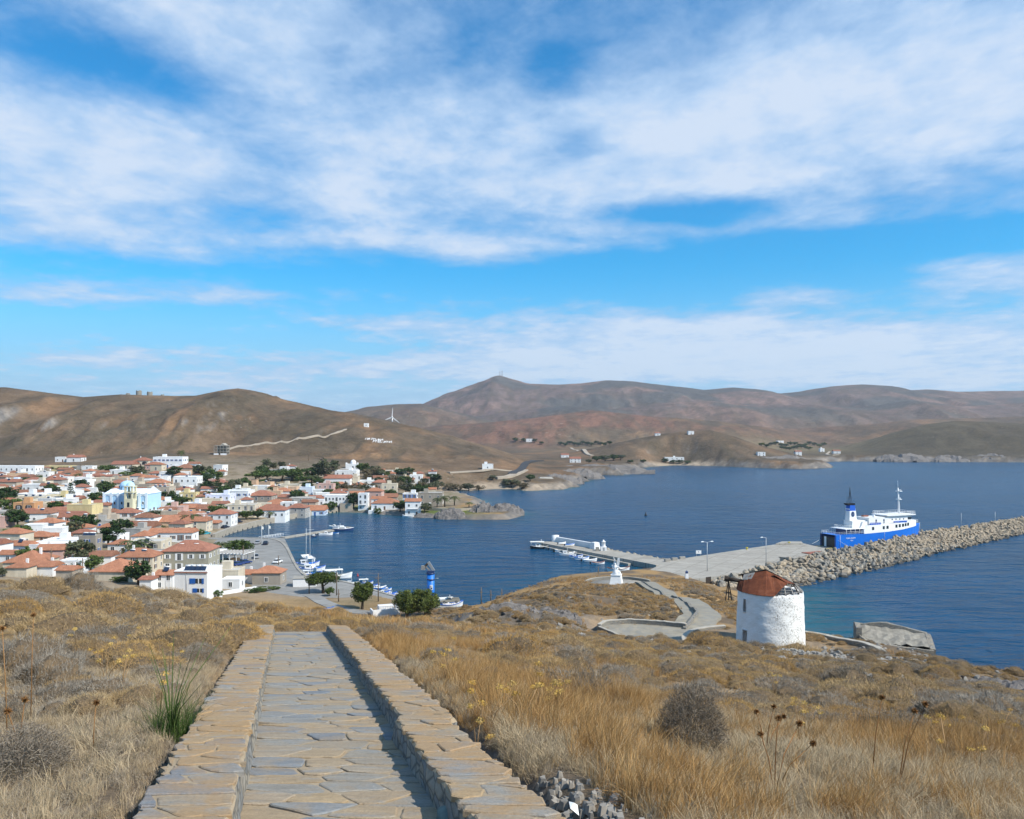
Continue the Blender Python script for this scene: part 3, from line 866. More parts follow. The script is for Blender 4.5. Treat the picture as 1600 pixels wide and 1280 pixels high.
def lay_stones(parent, cells, to_world, rng, gap, proud, edge=None, limit=298, mat='stone'):
 cells = sorted(cells, key=lambda p: np.mean([q[1] for q in p]))
 built = 0
 for poly in cells:
  A = 0.5 * abs(sum(poly[i][0] * poly[(i + 1) % len(poly)][1] - poly[(i + 1) % len(poly)][0] * poly[i][1] for i in range(len(poly))))
  if A < 0.008: continue
  P = chaikin(shrink(poly, gap * rng.uniform(0.6, 1.6)), rng, 0.006)
  if edge: P = [edge(p, rng) for p in P]
  top = proud * rng.uniform(0.5, 1.4)
  tx, ty = rng.normal(0, 0.006, 2)
  c = np.mean(P, axis=0)
  vs, fs = [], []
  n = len(P)
  for p in P: vs.append(to_world(p[0], p[1], -0.03))
  for p in P: vs.append(to_world(p[0], p[1], top * 0.55 + (p[0] - c[0]) * tx + (p[1] - c[1]) * ty))
  for p in P:
   q = c + (p - c) * (1 - 0.012 / max(np.linalg.norm(p - c), 0.05))
   vs.append(to_world(q[0], q[1], top + (p[0] - c[0]) * tx + (p[1] - c[1]) * ty))
  for r in (0, 1):
   for i in range(n):
    j = (i + 1) % n
    fs.append((r * n + i, r * n + j, (r + 1) * n + j, (r + 1) * n + i))
  fs.append(tuple(range(2 * n, 3 * n)))
  me = bpy.data.meshes.new('stone')
  me.from_pydata(vs, [], fs); me.materials.append(M[mat]); me.update()
  obj('stone', me, parent)
  built += 1
  if built >= limit: break
def build_path():
 rng = np.random.default_rng(5)
 Ys = np.linspace(-2.5, PATH_END, 120)
 def fz(Y): return cap_z(Y) - FLOOR_DROP
 root = None
 b = MB()
 vs = []
 for Y in Ys:
  for q in np.linspace(-0.02, 1.02, 9):
   X = xl(Y) + (xr(Y) - xl(Y)) * q
   vs.append((X, Y, fz(Y) + 0.012 * (vnoise(np.array([X * 3]), np.array([Y * 3]), 3)[0] - .5)))
 fs = [(i * 9 + k, i * 9 + k + 1, (i + 1) * 9 + k + 1, (i + 1) * 9 + k) for i in range(len(Ys) - 1) for k in range(8)]
 b.add(vs, fs, 0, True)
 root = b.build('footpath', M['mortar'])
 tag(root, kind='structure')
 cells = crazy_cells(0.0, 1.57, 1.2, PATH_END, lambda y: 0.20 + 0.014 * y, lambda y: 0.42 + 0.008 * y, rng)
 lay_stones(root, cells, lambda x, y, z: (xl(y) + x, y, fz(y) + z), rng, 0.012, 0.012)
 for side in (-1, 1):
  b = MB()
  w = 0.60 if side < 0 else 0.56
  base = xl if side < 0 else (lambda Y: xr(Y) - 0.09 * (Y < 8.3) - 0.04 * (Y < 13.2))
  vs = []; m_ = 9
  Yw = np.linspace(-2.5, PATH_END - (0.0 if side < 0 else 0.3), 230)
  for Y in Yw:
   cz = cap_z(Y)
   j = 0.05 * (fbm(np.array([Y * 2.6]), np.array([side * 3.0]), 4, 9)[0] - 0.5)
   j2 = 0.07 * (fbm(np.array([Y * 2.2]), np.array([side * 7.0]), 4, 19)[0] - 0.5)
   e = base(Y)
   sect = [(-0.05, -0.42), (-0.035 + j, -0.2), (-0.01 + j2, -0.1), (0.0 + j, -0.02), (0.02 + j, 0.0), (w * 0.5, 0.004), (w - 0.03, 0.0), (w, -0.04), (w + 0.02, -0.40)]
   for (q, z) in sect:
    vs.append((e + side * q, Y, cz + z))
  fs = []
  for i in range(len(Yw) - 1):
   for k in range(m_ - 1):
    q4 = (i * m_ + k, i * m_ + k + 1, (i + 1) * m_ + k + 1, (i + 1) * m_ + k)
    fs.append(q4 if side > 0 else q4[::-1])
  b.add(vs, fs)
  last = len(Yw) - 1
  b.add([vs[last * m_ + k] for k in range(m_)], [tuple(range(m_)) if side < 0 else tuple(reversed(range(m_)))])
  for i_, f in enumerate(b.f[:-1]):
   k = i_ % (m_ - 1)
   b.m[i_] = 1 if k < 3 or k > 6 else 0
  o = b.build('stone_wall', [M['mortar'], M['rubble']])
  if side < 0:
   tag(o, 'low flat-topped stone wall edging the footpath beside the grey shrubs and green fennel', 'wall', 'low walls along the footpath')
  else:
   tag(o, 'low flat-topped stone wall edging the footpath beside the golden grass, shading the paving', 'wall', 'low walls along the footpath')
  cells = crazy_cells(0.0, w, 1.2, PATH_END - 0.35, lambda y: 0.19 + 0.012 * y, lambda y: 0.30 + 0.006 * y, rng)
  def edge(p, rng, w=w):
   if p[0] < 0.03: return np.array([p[0] - rng.uniform(0.0, 0.06) + 0.02, p[1] + rng.uniform(-.015, .015)])
   if p[0] > w - 0.03: return np.array([p[0] + rng.uniform(-0.05, 0.03), p[1]])
   return p
  lay_stones(o, cells, lambda x, y, z, s=side, bs=base: (bs(y) + s * x, y, cap_z(y) + z), rng, 0.011, 0.014, edge, 298, 'capstone')
build_path()
# ------------------------------------------------------------------ plants: materials and prototypes
def leaf_mat(name, c1, c2, c3=None, trans=0.0, rough=0.8, pos=False):
 t = NT(name).set(rough, 0, 0.15)
 r = t.rnd()
 n = t.noise(3.0, 3, 0.6, t.tc.outputs['Object'])
 g = t.new('ShaderNodeNewGeometry')
 ri = g.outputs['Random Per Island']
 k = t.m('ADD', t.m('MULTIPLY', r, 0.45), t.m('MULTIPLY', ri, 0.55))
 stops = [(0.1, c1), (0.9, c2)] if c3 is None else [(0.08, c1), (0.5, c2), (0.92, c3)]
 c = t.ramp(k, stops)
 c = t.mix(1.0, c, t.ramp(n, [(0.3, 0.82), (0.7, 1.12)]), 'MULTIPLY')
 t.col(c)
 if trans > 0:
  tr = t.new('ShaderNodeBsdfTranslucent')
  t.link(c, tr.inputs['Color'])
  mx = t.new('ShaderNodeMixShader'); mx.inputs[0].default_value = trans
  t.link(t.p.outputs[0], mx.inputs[1]); t.link(tr.outputs[0], mx.inputs[2])
  t.link(mx.outputs[0], t.out.inputs['Surface'])
 return t.mat
M['grass_gold'] = leaf_mat('grass_gold', (0.31, 0.165, 0.06), (0.46, 0.275, 0.105), (0.57, 0.40, 0.20), 0.2)
M['grass_pale'] = leaf_mat('grass_pale', (0.34, 0.25, 0.15), (0.47, 0.37, 0.235), (0.58, 0.47, 0.31), 0.2)
M['grass_grey'] = leaf_mat('grass_grey', (0.20, 0.165, 0.125), (0.33, 0.275, 0.205), (0.45, 0.38, 0.29), 0.1)
M['shrub_tan'] = leaf_mat('shrub_tan', (0.25, 0.165, 0.075), (0.37, 0.26, 0.13), (0.47, 0.35, 0.19), 0.1)
M['shrub_gold'] = leaf_mat('shrub_gold', (0.30, 0.175, 0.06), (0.43, 0.275, 0.105), (0.50, 0.34, 0.15), 0.1)
M['shrub_grey'] = leaf_mat('shrub_grey', (0.15, 0.128, 0.10), (0.245, 0.215, 0.175), (0.37, 0.335, 0.28), 0.05)
M['fennel'] = leaf_mat('fennel_green', (0.045, 0.085, 0.022), (0.085, 0.14, 0.035), (0.17, 0.20, 0.05), 0.2)
M['umbel'] = leaf_mat('golden_umbel', (0.50, 0.29, 0.06), (0.62, 0.40, 0.10), (0.66, 0.48, 0.18), 0.2)
M['thistle'] = leaf_mat('dry_thistle_brown', (0.16, 0.075, 0.025), (0.27, 0.135, 0.05), (0.36, 0.20, 0.08), 0.0)
M['stem'] = plain('dry_stem', (0.30, 0.19, 0.09), 0.8)
PROTO = bpy.data.collections.new('plant_kinds')     # shapes that the scattered plants share
def blade_mesh(name, mat, n, rad, h0, h1, lean, wind, width, rng, flat=0.0):
 V, Fc = [], []
 for i in range(n):
  a = rng.uniform(0, 2 * pi); r = rad * sqrt(rng.uniform(0, 1))
  bx, by = r * cos(a), r * sin(a)
  h = rng.uniform(h0, h1)
  la = rng.uniform(0, 2 * pi); ll = abs(rng.normal(0, lean))
  dx, dy = cos(la) * ll + wind[0] * rng.uniform(0.4, 1.4), sin(la) * ll + wind[1] * rng.uniform(0.4, 1.4)
  fa = rng.uniform(0, pi); wx, wy = cos(fa) * width, sin(fa) * width
  o = len(V)
  for k, t in enumerate((0, 0.4, 0.75, 1.0)):
   px_, py_ = bx + dx * h * t ** 1.7, by + dy * h * t ** 1.7
   pz = h * (t - flat * t * t)
   w = (1.0, 0.8, 0.5, 0.0)[k]
   if k < 3:
    V.append((px_ - wx * w, py_ - wy * w, pz - 0.03 * (k == 0))); V.append((px_ + wx * w, py_ + wy * w, pz - 0.03 * (k == 0)))
   else: V.append((px_, py_, pz))
  Fc += [(o, o + 1, o + 3, o + 2), (o + 2, o + 3, o + 5, o + 4), (o + 4, o + 5, o + 6)]
 me = bpy.data.meshes.new(name); me.from_pydata(V, [], Fc); me.materials.append(mat); me.update()
 return me
def proto(name, me):
 o = bpy.data.objects.new(name, me); PROTO.objects.link(o); return o
def cushion_mesh(name, mat, rng, ntw=900, squash=0.62, tl=0.09, tw=0.010, rough=0.10, core=None):
 """rounded spiny cushion: a lumpy dome under a skin of short stiff twigs"""
 V, Fc = [], []
 nu, nv = 18, 7
 ph = [(rng.normal(0, 3.6, 3), rng.uniform(0, 6.28)) for _ in range(6)]
 def dome(a, e):
  x, y, z = cos(a) * cos(e), sin(a) * cos(e), sin(e)
  l = 1 + rough * 0.62 * sum(sin(f_[0] * x + f_[1] * y + f_[2] * z + q_) for f_, q_ in ph)
  return np.array([x * l, y * l, z * l * squash])
 for j in range(nv):
  e = -0.25 + (pi / 2 + 0.25) * j / (nv - 1) * 0.985
  for i in range(nu):
   V.append(tuple(dome(2 * pi * i / nu, e) * 0.88))
 for j in range(nv - 1):
  for i in range(nu):
   i2 = (i + 1) % nu
   Fc.append((j * nu + i, j * nu + i2, (j + 1) * nu + i2, (j + 1) * nu + i))
 Fc.append(tuple((nv - 1) * nu + i for i in range(nu)))
 for k in range(ntw):
  a = rng.uniform(0, 2 * pi); e = math.asin(min(1, max(-0.12, rng.uniform(-0.12, 1))))
  p = dome(a, e) * rng.uniform(0.86, 1.0)
  nrm = np.array([cos(a) * cos(e), sin(a) * cos(e), sin(e) / squash * 0.7 + 0.15]); nrm /= np.linalg.norm(nrm)
  d = nrm + rng.normal(0, 0.55, 3); d /= np.linalg.norm(d)
  s = np.cross(d, rng.normal(0, 1, 3)); s /= np.linalg.norm(s) + 1e-9
  L_ = tl * rng.uniform(0.5, 1.6); w = tw * rng.uniform(0.6, 1.5)
  o = len(V)
  V += [tuple(p - s * w), tuple(p + s * w), tuple(p + d * L_)]
  Fc.append((o, o + 1, o + 2))
 me = bpy.data.meshes.new(name); me.from_pydata(V, [], Fc); me.materials.append(mat); me.materials.append(M['shrub_core'])
 nd = (nv - 1) * nu + 1
 me.polygons.foreach_set('material_index', [1] * nd + [0] * (len(Fc) - nd)); me.update()
 return me
M['shrub_core'] = plain('shrub_core', (0.15, 0.105, 0.06), 0.95, 0, 0.5, 14)
PR = np.random.default_rng(77)
TUFTS = [blade_mesh('dry_tuft', M['grass_gold'], 34, 0.13, 0.22, 0.55, 0.30, (0.22, 0.0), 0.0042, PR),
         blade_mesh('dry_tuft', M['grass_gold'], 30, 0.16, 0.30, 0.72, 0.34, (0.42, 0.05), 0.0038, PR),
         blade_mesh('dry_tuft', M['grass_pale'], 36, 0.15, 0.14, 0.40, 0.45, (0.10, 0.0), 0.0045, PR),
         blade_mesh('dry_tuft', M['grass_pale'], 30, 0.18, 0.20, 0.60, 0.70, (0.25, -0.1), 0.0042, PR, 0.3),
         blade_mesh('dry_tuft', M['grass_grey'], 40, 0.16, 0.10, 0.30, 0.75, (0.05, 0.0), 0.0042, PR, 0.2),
         blade_mesh('dry_tuft', M['grass_gold'], 46, 0.30, 0.25, 0.55, 0.30, (0.25, 0.0), 0.011, PR),     # coarser, for farther away
         blade_mesh('dry_tuft', M['grass_pale'], 44, 0.30, 0.16, 0.40, 0.50, (0.15, 0.0), 0.011, PR),
         blade_mesh('dry_tuft', M['grass_grey'], 44, 0.30, 0.12, 0.32, 0.60, (0.05, 0.0), 0.011, PR)]
for i_, me_ in enumerate(TUFTS): proto('tuft_%02d' % i_, me_)
CUSH = [cushion_mesh('cushion', M['shrub_tan'], PR, 4600, 0.58, 0.105, 0.0050, 0.11), cushion_mesh('cushion', M['shrub_gold'], PR, 4600, 0.62, 0.090, 0.0050, 0.08),
  cushion_mesh('cushion', M['shrub_grey'], PR, 4200, 0.52, 0.125, 0.0045, 0.16), cushion_mesh('cushion', M['shrub_tan'], PR, 3600, 0.46, 0.12, 0.0055, 0.18),
  cushion_mesh('cushion', M['shrub_grey'], PR, 3600, 0.44, 0.135, 0.0050, 0.20), cushion_mesh('cushion', M['shrub_gold'], PR, 3600, 0.48, 0.11, 0.0055, 0.16)]
def scatter(name, pts, rot, scl, idx, coll, label=None, cat=None):
 """one mass of small plants: instances on points, by geometry nodes"""
 me = bpy.data.meshes.new(name)
 me.vertices.add(len(pts)); me.vertices.foreach_set('co', np.asarray(pts, np.float32).ravel())
 for nm, ty, ar, key in (('rot', 'FLOAT_VECTOR', rot, 'vector'), ('scl', 'FLOAT', scl, 'value'), ('idx', 'INT', idx, 'value')):
  at = me.attributes.new(nm, ty, 'POINT')
  at.data.foreach_set(key, np.asarray(ar, np.int32 if ty == 'INT' else np.float32).ravel())
 o = obj(name, me)
 ng = bpy.data.node_groups.new(name, 'GeometryNodeTree')
 ng.interface.new_socket('Geometry', in_out='INPUT', socket_type='NodeSocketGeometry')
 ng.interface.new_socket('Geometry', in_out='OUTPUT', socket_type='NodeSocketGeometry')
 N, L = ng.nodes, ng.links
 gi, go = N.new('NodeGroupInput'), N.new('NodeGroupOutput')
 ip = N.new('GeometryNodeInstanceOnPoints')
 ci = N.new('GeometryNodeCollectionInfo')
 ci.inputs['Collection'].default_value = coll
 ci.inputs['Separate Children'].default_value = True
 ci.inputs['Reset Children'].default_value = True
 ip.inputs['Pick Instance'].default_value = True
 def attr(nm, ty):
  n = N.new('GeometryNodeInputNamedAttribute'); n.data_type = ty; n.inputs['Name'].default_value = nm
  return n.outputs[0]
 L.new(gi.outputs[0], ip.inputs['Points'])
 L.new(ci.outputs[0], ip.inputs['Instance'])
 L.new(attr('idx', 'INT'), ip.inputs['Instance Index'])
 L.new(attr('rot', 'FLOAT_VECTOR'), ip.inputs['Rotation'])
 L.new(attr('scl', 'FLOAT'), ip.inputs['Scale'])
 L.new(ip.outputs[0], go.inputs[0])
 md = o.modifiers.new('scatter', 'NODES'); md.node_group = ng
 return tag(o, label, cat, None, 'stuff')
CUSHCOL = bpy.data.collections.new('cushion_kinds')
for i_, me_ in enumerate(CUSH):
 o_ = bpy.data.objects.new('cushion_%02d' % i_, me_); CUSHCOL.objects.link(o_)
# middle-distance paved ways (world polygons), also used to keep plants off them
def PZ(px, py, Y): return np.array(PXY(px, py, Y))
WAY = [PZ(1085, 982, 84), PZ(1108, 966, 92), PZ(1085, 945, 112), PZ(1062, 930, 140), PZ(1035, 918, 172), PZ(1000, 912, 202)]
def free_of_paving(X, Y, pad=0.0):
 ok = np.ones(X.shape, bool)
 cx = (xl(Y) + xr(Y)) / 2
 ok &= ~((np.abs(X - cx) < 1.52 + pad) & (Y < PATH_END + 0.8))
 ok &= np.hypot(X - 23.9, Y - 75.8) > 3.4 + pad
 ok &= ~((np.hypot(X - 21.0, Y - 76.0) < 5.2 + pad) & (Y < 82))
 ok &= ~((((X - 13.0) / (6.2 + pad)) ** 2 + ((Y - 80.0) / (4.2 + pad)) ** 2) < 1)
 for a, b in zip(WAY[:-1], WAY[1:]):
  ex, ey = b[0] - a[0], b[1] - a[1]
  t = np.clip(((X - a[0]) * ex + (Y - a[1]) * ey) / (ex * ex + ey * ey), 0, 1)
  ok &= np.hypot(X - a[0] - t * ex, Y - a[1] - t * ey) > 2.6 + pad
 ok &= np.hypot(X - 29, Y - 205) > 10
 return ok
def plants():
 rng = np.random.default_rng(12)
 # ---------------- cushion shrubs
 cand = []
 explicit = [  # px, py of the base, distance, radius, kind
  (372, 990, 20, 0.55, 1), (345, 995, 18.5, 0.75, 1), (300, 1015, 16.5, 0.70, 0), (255, 1000, 18, 0.75, 3), (210, 975, 22, 0.8, 0), (100, 985, 20, 1.0, 0), (55, 970, 23, 0.9, 3),
  (150, 1000, 17.5, 0.6, 4), (30, 1060, 13, 0.62, 2), (75, 1075, 12.3, 0.55, 2), (120, 1100, 10.6, 0.50, 2), (165, 1110, 10.3, 0.44, 2), (60, 1110, 10.3, 0.5, 4), (215, 1040, 14, 0.5, 3),
  (20, 960, 26, 0.9, 1), (160, 945, 32, 1.1, 1), (60, 930, 38, 1.2, 0), (120, 915, 44, 1.3, 2), (205, 945, 33, 0.9, 4), (290, 955, 31, 0.9, 0),
  (390, 975, 24, 0.5, 1), (440, 979, 26.2, 0.45, 1), (470, 978, 26.6, 0.55, 1), (500, 977, 26.6, 0.60, 1), (535, 974, 27.3, 0.75, 1), (575, 972, 28.5, 0.75, 5), (615, 972, 30, 0.7, 1), (655, 975, 31, 0.6, 5),
  (595, 1000, 21.5, 0.55, 2), (628, 1003, 21, 0.42, 4), (570, 985, 25, 0.4, 2), (690, 968, 48, 1.0, 5), (1240, 1008, 71.5, 2.2, 3), (1275, 1010, 70.5, 1.5, 1), (1262, 1014, 69, 1.0, 4),
  (1105, 1010, 66, 1.6, 1), (1130, 1016, 64, 1.4, 1), (1085, 1004, 67, 1.0, 0), (1160, 1024, 62, 1.0, 0), (1180, 1062, 28, 0.9, 1), (1160, 1050, 36, 0.9, 3), (1290, 1060, 36, 1.0, 0),
  (1420, 1110, 21, 0.85, 0), (1385, 1125, 18, 0.75, 3), (1330, 1085, 26, 0.9, 2), (1285, 1075, 28, 0.9, 3), (1470, 1050, 48, 1.1, 1), (1450, 1044, 50, 1.0, 2), (1395, 1050, 44, 0.9, 0), (1370, 1046, 46, 0.9, 3), (1490, 1120, 20, 0.7, 4), (1545, 1130, 19.5, 0.8, 2),
  (1480, 1150, 16, 0.55, 2), (1560, 1190, 12, 0.5, 4), (1215, 1100, 18.5, 0.6, 4), (1300, 1130, 15.5, 0.55, 2), (1000, 1060, 21, 0.5, 3),
 ]
 for (px, py, Y, r, k) in explicit:
  cand.append(((px - 800) / F * Y, Y, r * (1.15 if Y > 12 and px < 400 else 1.05), k))
 for _ in range(9000):
  Y = rng.uniform(85, 200); X = rng.uniform(-20, 52)
  cand.append((X, Y, None, None))
 for _ in range(26000):
  Y = 9 + 165 * rng.uniform() ** 1.35
  X = rng.uniform(-0.75, 0.75) * (Y + 6)
  cand.append((X, Y, None, None))
 A = np.array([(c[0], c[1]) for c in cand])
 ok = free_of_paving(A[:, 0], A[:, 1], 0.5)
 sd = coast_sd(A[:, 0], A[:, 1])
 zz = land(A[:, 0], A[:, 1])
 left = A[:, 0] < (xl(A[:, 1]) - 0.6)
 nz = fbm(A[:, 0] / 6.0, A[:, 1] / 6.0, 3, 61)
 kept = []; grid = {}
 for i, (X, Y, r, k) in enumerate(cand):
  forced = r is not None
  if not forced:
   if not ok[i] or sd[i] < 4: continue
   if X < -22 and Y > 140: continue
   grassy = (not left[i]) and Y < 40 and X > xr(Y)
   dens = nz[i]
   if grassy:
    if Y < 12.5 or dens < (0.52 if X / Y < 0.12 else 0.36) - 0.006 * (Y - 13): continue
   elif left[i] and Y < 60:
    if dens < 0.42 or (Y < 16 and rng.uniform() < 0.6): continue
   else:
    if dens < 0.40: continue
   r = float(np.clip(rng.lognormal(-0.95, 0.42), 0.18, 0.95)) * (1.0 if Y < 60 else 1.2)
   u = rng.uniform()
   if left[i]: k = (0, 3, 1, 2, 4)[int(u * 5)]
   else: k = (0, 1, 5, 3, 2, 4)[int(u * 6)]
  key = (int(X // 2.5), int(Y // 2.5))
  bad = False
  if not forced:
   for a in (-1, 0, 1):
    for b in (-1, 0, 1):
     for (x2, y2, r2) in grid.get((key[0] + a, key[1] + b), ()):
      if (x2 - X) ** 2 + (y2 - Y) ** 2 < (0.62 * (r + r2)) ** 2: bad = True
   if bad: continue
  grid.setdefault(key, []).append((X, Y, r))
  kept.append((X, Y, zz[i], r, k))
 inview = [c for c in kept if abs(c[0] / max(c[1], 1)) < 0.66]
 rest = [c for c in kept if abs(c[0] / max(c[1], 1)) >= 0.66]
 inview.sort(key=lambda c: -c[3] / c[1])
 colour = {0: 'tan', 3: 'tan', 1: 'golden', 5: 'golden', 2: 'grey', 4: 'grey'}
 groups = {}
 for c in inview[:296]:
  X, Y, z, r, k = c
  where = 'left of the footpath' if X < xl(Y) - 0.5 and Y < 60 else ('at the far end of the footpath' if Y < 34 and X < xr(Y) + 2.2 else
    ('round the old windmill' if X > 15 and Y > 55 else ('on the knoll above the harbour' if Y > 55 else 'right of the golden grass')))
  groups.setdefault((colour[k], where), []).append(c)
 ordn = ['leftmost', 'second from left', 'third from left', 'fourth from left', 'fifth from left', 'sixth from left', 'seventh from left', 'eighth from left', 'ninth from left', 'tenth from left']
 for (col_, where), cs in groups.items():
  cs.sort(key=lambda c: c[1])
  nb = max(1, (len(cs) + 9) // 10)
  rows = ['nearest', 'second', 'third', 'fourth', 'fifth', 'sixth', 'seventh', 'eighth']
  for bi in range(nb):
   part = sorted(cs[bi * len(cs) // nb:(bi + 1) * len(cs) // nb], key=lambda c: c[0] / c[1])
   for i_, c in enumerate(part):
    X, Y, z, r, k = c
    o = obj('cushion_shrub', CUSH[k], None, (X, Y, z - 0.06 * r), rng.uniform(0, 6.28), (r * rng.uniform(0.85, 1.25), r * rng.uniform(0.85, 1.25), r * rng.uniform(0.8, 1.2)))
    lab = '%s %s cushion shrub, %s' % ('large' if r > 0.7 else 'round', col_, ordn[min(i_, 9)])
    lab += (' of %s row ' % rows[min(bi, 7)] if nb > 1 else ' ') + where
    tag(o, lab, 'shrub', '%s cushion shrubs %s' % (col_, where))
 rest = rest + inview[296:]
 R = np.array([(c[0], c[1], c[2] - 0.06 * c[3]) for c in rest])
 scatter('scrub', R, np.stack([np.zeros(len(R)), np.zeros(len(R)), rng.uniform(0, 6.28, len(R))], -1), [c[3] for c in rest], [c[4] for c in rest], CUSHCOL,
   'small dry cushion shrubs spread over the rocky slopes', 'scrub')
 # ---------------- dry grass
 def grass(n, y0, y1, xf, pw):
  Y = y0 + (y1 - y0) * rng.uniform(size=n) ** pw
  X = rng.uniform(-1, 1, n) * xf * (Y + 3)
  return X, Y
 P, RT, S, I = [], [], [], []
 for (n, y0, y1, xf, pw, near) in ((30000, 1.6, 13, 0.80, 1.15, True), (52000, 12, 44, 0.72, 1.25, True), (30000, 40, 175, 0.70, 1.5, False), (22000, 80, 205, 0.30, 1.0, False)):
  X, Y = grass(n, y0, y1, xf, pw)
  z = land(X, Y)
  ok = free_of_paving(X, Y) & (coast_sd(X, Y) > 3) & ~((X < -18) & (Y > 190))
  left = X < xl(Y) - 0.3
  nz = fbm(X / 3.5, Y / 3.5, 3, 65); n2 = fbm(X / 9, Y / 9, 3, 66)
  rocky = (X > 26) & (Y > 34)
  dens = np.where(left, (0.5 + 0.5 * (nz - 0.5)) * (1 - 0.65 * sstep(12, 17, Y)), np.clip(0.25 + 2.2 * (nz - 0.28), 0.1, 1))
  dens = np.where(~left & (Y > 26), np.clip(0.2 + 2.6 * (n2 - 0.42), 0.02, 1), dens)
  pxs = 800 + F * X / np.maximum(Y, 1)
  dens = np.where(~left, dens * (1 - 0.93 * sstep(11.5, 15.5, Y) * sstep(930, 1060, pxs)), dens)
  dens = np.where((Y < 6.5) & (X > xr(Y)) & (X < xr(Y) + 1.05), 0.0, dens)
  dens = dens * (1 - 0.9 * np.exp(-((X - 1.84) ** 2 + (Y - 8.0) ** 2) / 0.4))
  dens = dens * np.where(~left, sstep(0.24, 0.46, fbm(X / 1.3, Y / 1.3, 3, 68)), 1)
  dens = np.where(rocky, dens * 0.3, dens)
  ok &= rng.uniform(size=n) < dens
  X, Y, z, left, nz = X[ok], Y[ok], z[ok], left[ok], nz[ok]
  m_ = len(X)
  u = rng.uniform(size=m_)
  if near:
   idx = np.where(left, np.where(u < 0.45, 4, np.where(u < 0.8, 2, 3)), np.where(nz + 0.35 * (u - .5) > 0.52, np.where(u < 0.55, 0, 1), np.where(u < 0.30, 2, np.where(u < 0.72, 3, np.where(u < 0.86, 1, 4)))))
   lushness = np.where(left, 0.60, 0.47) * (0.30 + 1.3 * nz)
   edge = np.abs(X - (xl(Y) + xr(Y)) / 2)
   lushness = lushness * np.where(edge < 1.9, 0.6, 1.0)
   sc = lushness * rng.uniform(0.7, 1.25, m_)
  else:
   idx = np.where(left, np.where(u < 0.5, 7, 6), np.where(u < 0.5, 5, np.where(u < 0.8, 6, 7)))
   sc = rng.uniform(0.5, 1.1, m_)
  P.append(np.stack([X, Y, z], -1)); I.append(idx); S.append(sc)
  RT.append(np.stack([rng.normal(0, 0.36, m_), rng.normal(0, 0.36, m_), rng.normal(0, 1.4, m_)], -1))
 for (n, xa, xb, ya, yb, ids, s0, s1) in ((26000, -0.2, 8.5, 2.5, 15, (2, 3, 4, 3), 0.22, 0.5), (16000, -9, 0.5, 2.5, 15, (2, 3, 4, 4), 0.2, 0.45), (36000, -18, 48, 95, 222, (5, 5, 6, 7), 0.5, 1.2)):
  X = rng.uniform(xa, xb, n); Y = rng.uniform(ya, yb, n)
  ok = free_of_paving(X, Y) & (coast_sd(X, Y) > 3) & ~((X < -4) & (Y > 165)) & ~((Y < 6.5) & (X > xr(Y)) & (X < xr(Y) + 1.05))
  if ya > 50: ok &= rng.uniform(size=n) < np.clip(3.2 * (fbm(X / 9, Y / 9, 3, 66) - 0.38), 0.08, 1)
  X, Y = X[ok], Y[ok]; m_ = len(X)
  P.append(np.stack([X, Y, land(X, Y)], -1)); I.append(rng.choice(ids, m_)); S.append(rng.uniform(s0, s1, m_))
  RT.append(np.stack([rng.normal(0, 0.3, m_), rng.normal(0, 0.3, m_), rng.uniform(0, 6.28, m_)], -1))
 scatter('dry_grass', np.concatenate(P), np.concatenate(RT), np.concatenate(S), np.concatenate(I), PROTO, 'dry golden and straw grass covering the hillside', 'grass')
plants()
def ground_spot(px, Y):
 X = (px - 800) / F * Y
 return X, Y, zat(X, Y)
M['twig_dark'] = leaf_mat('dead_twigs', (0.055, 0.045, 0.034), (0.145, 0.118, 0.090), (0.30, 0.255, 0.20), 0.0)
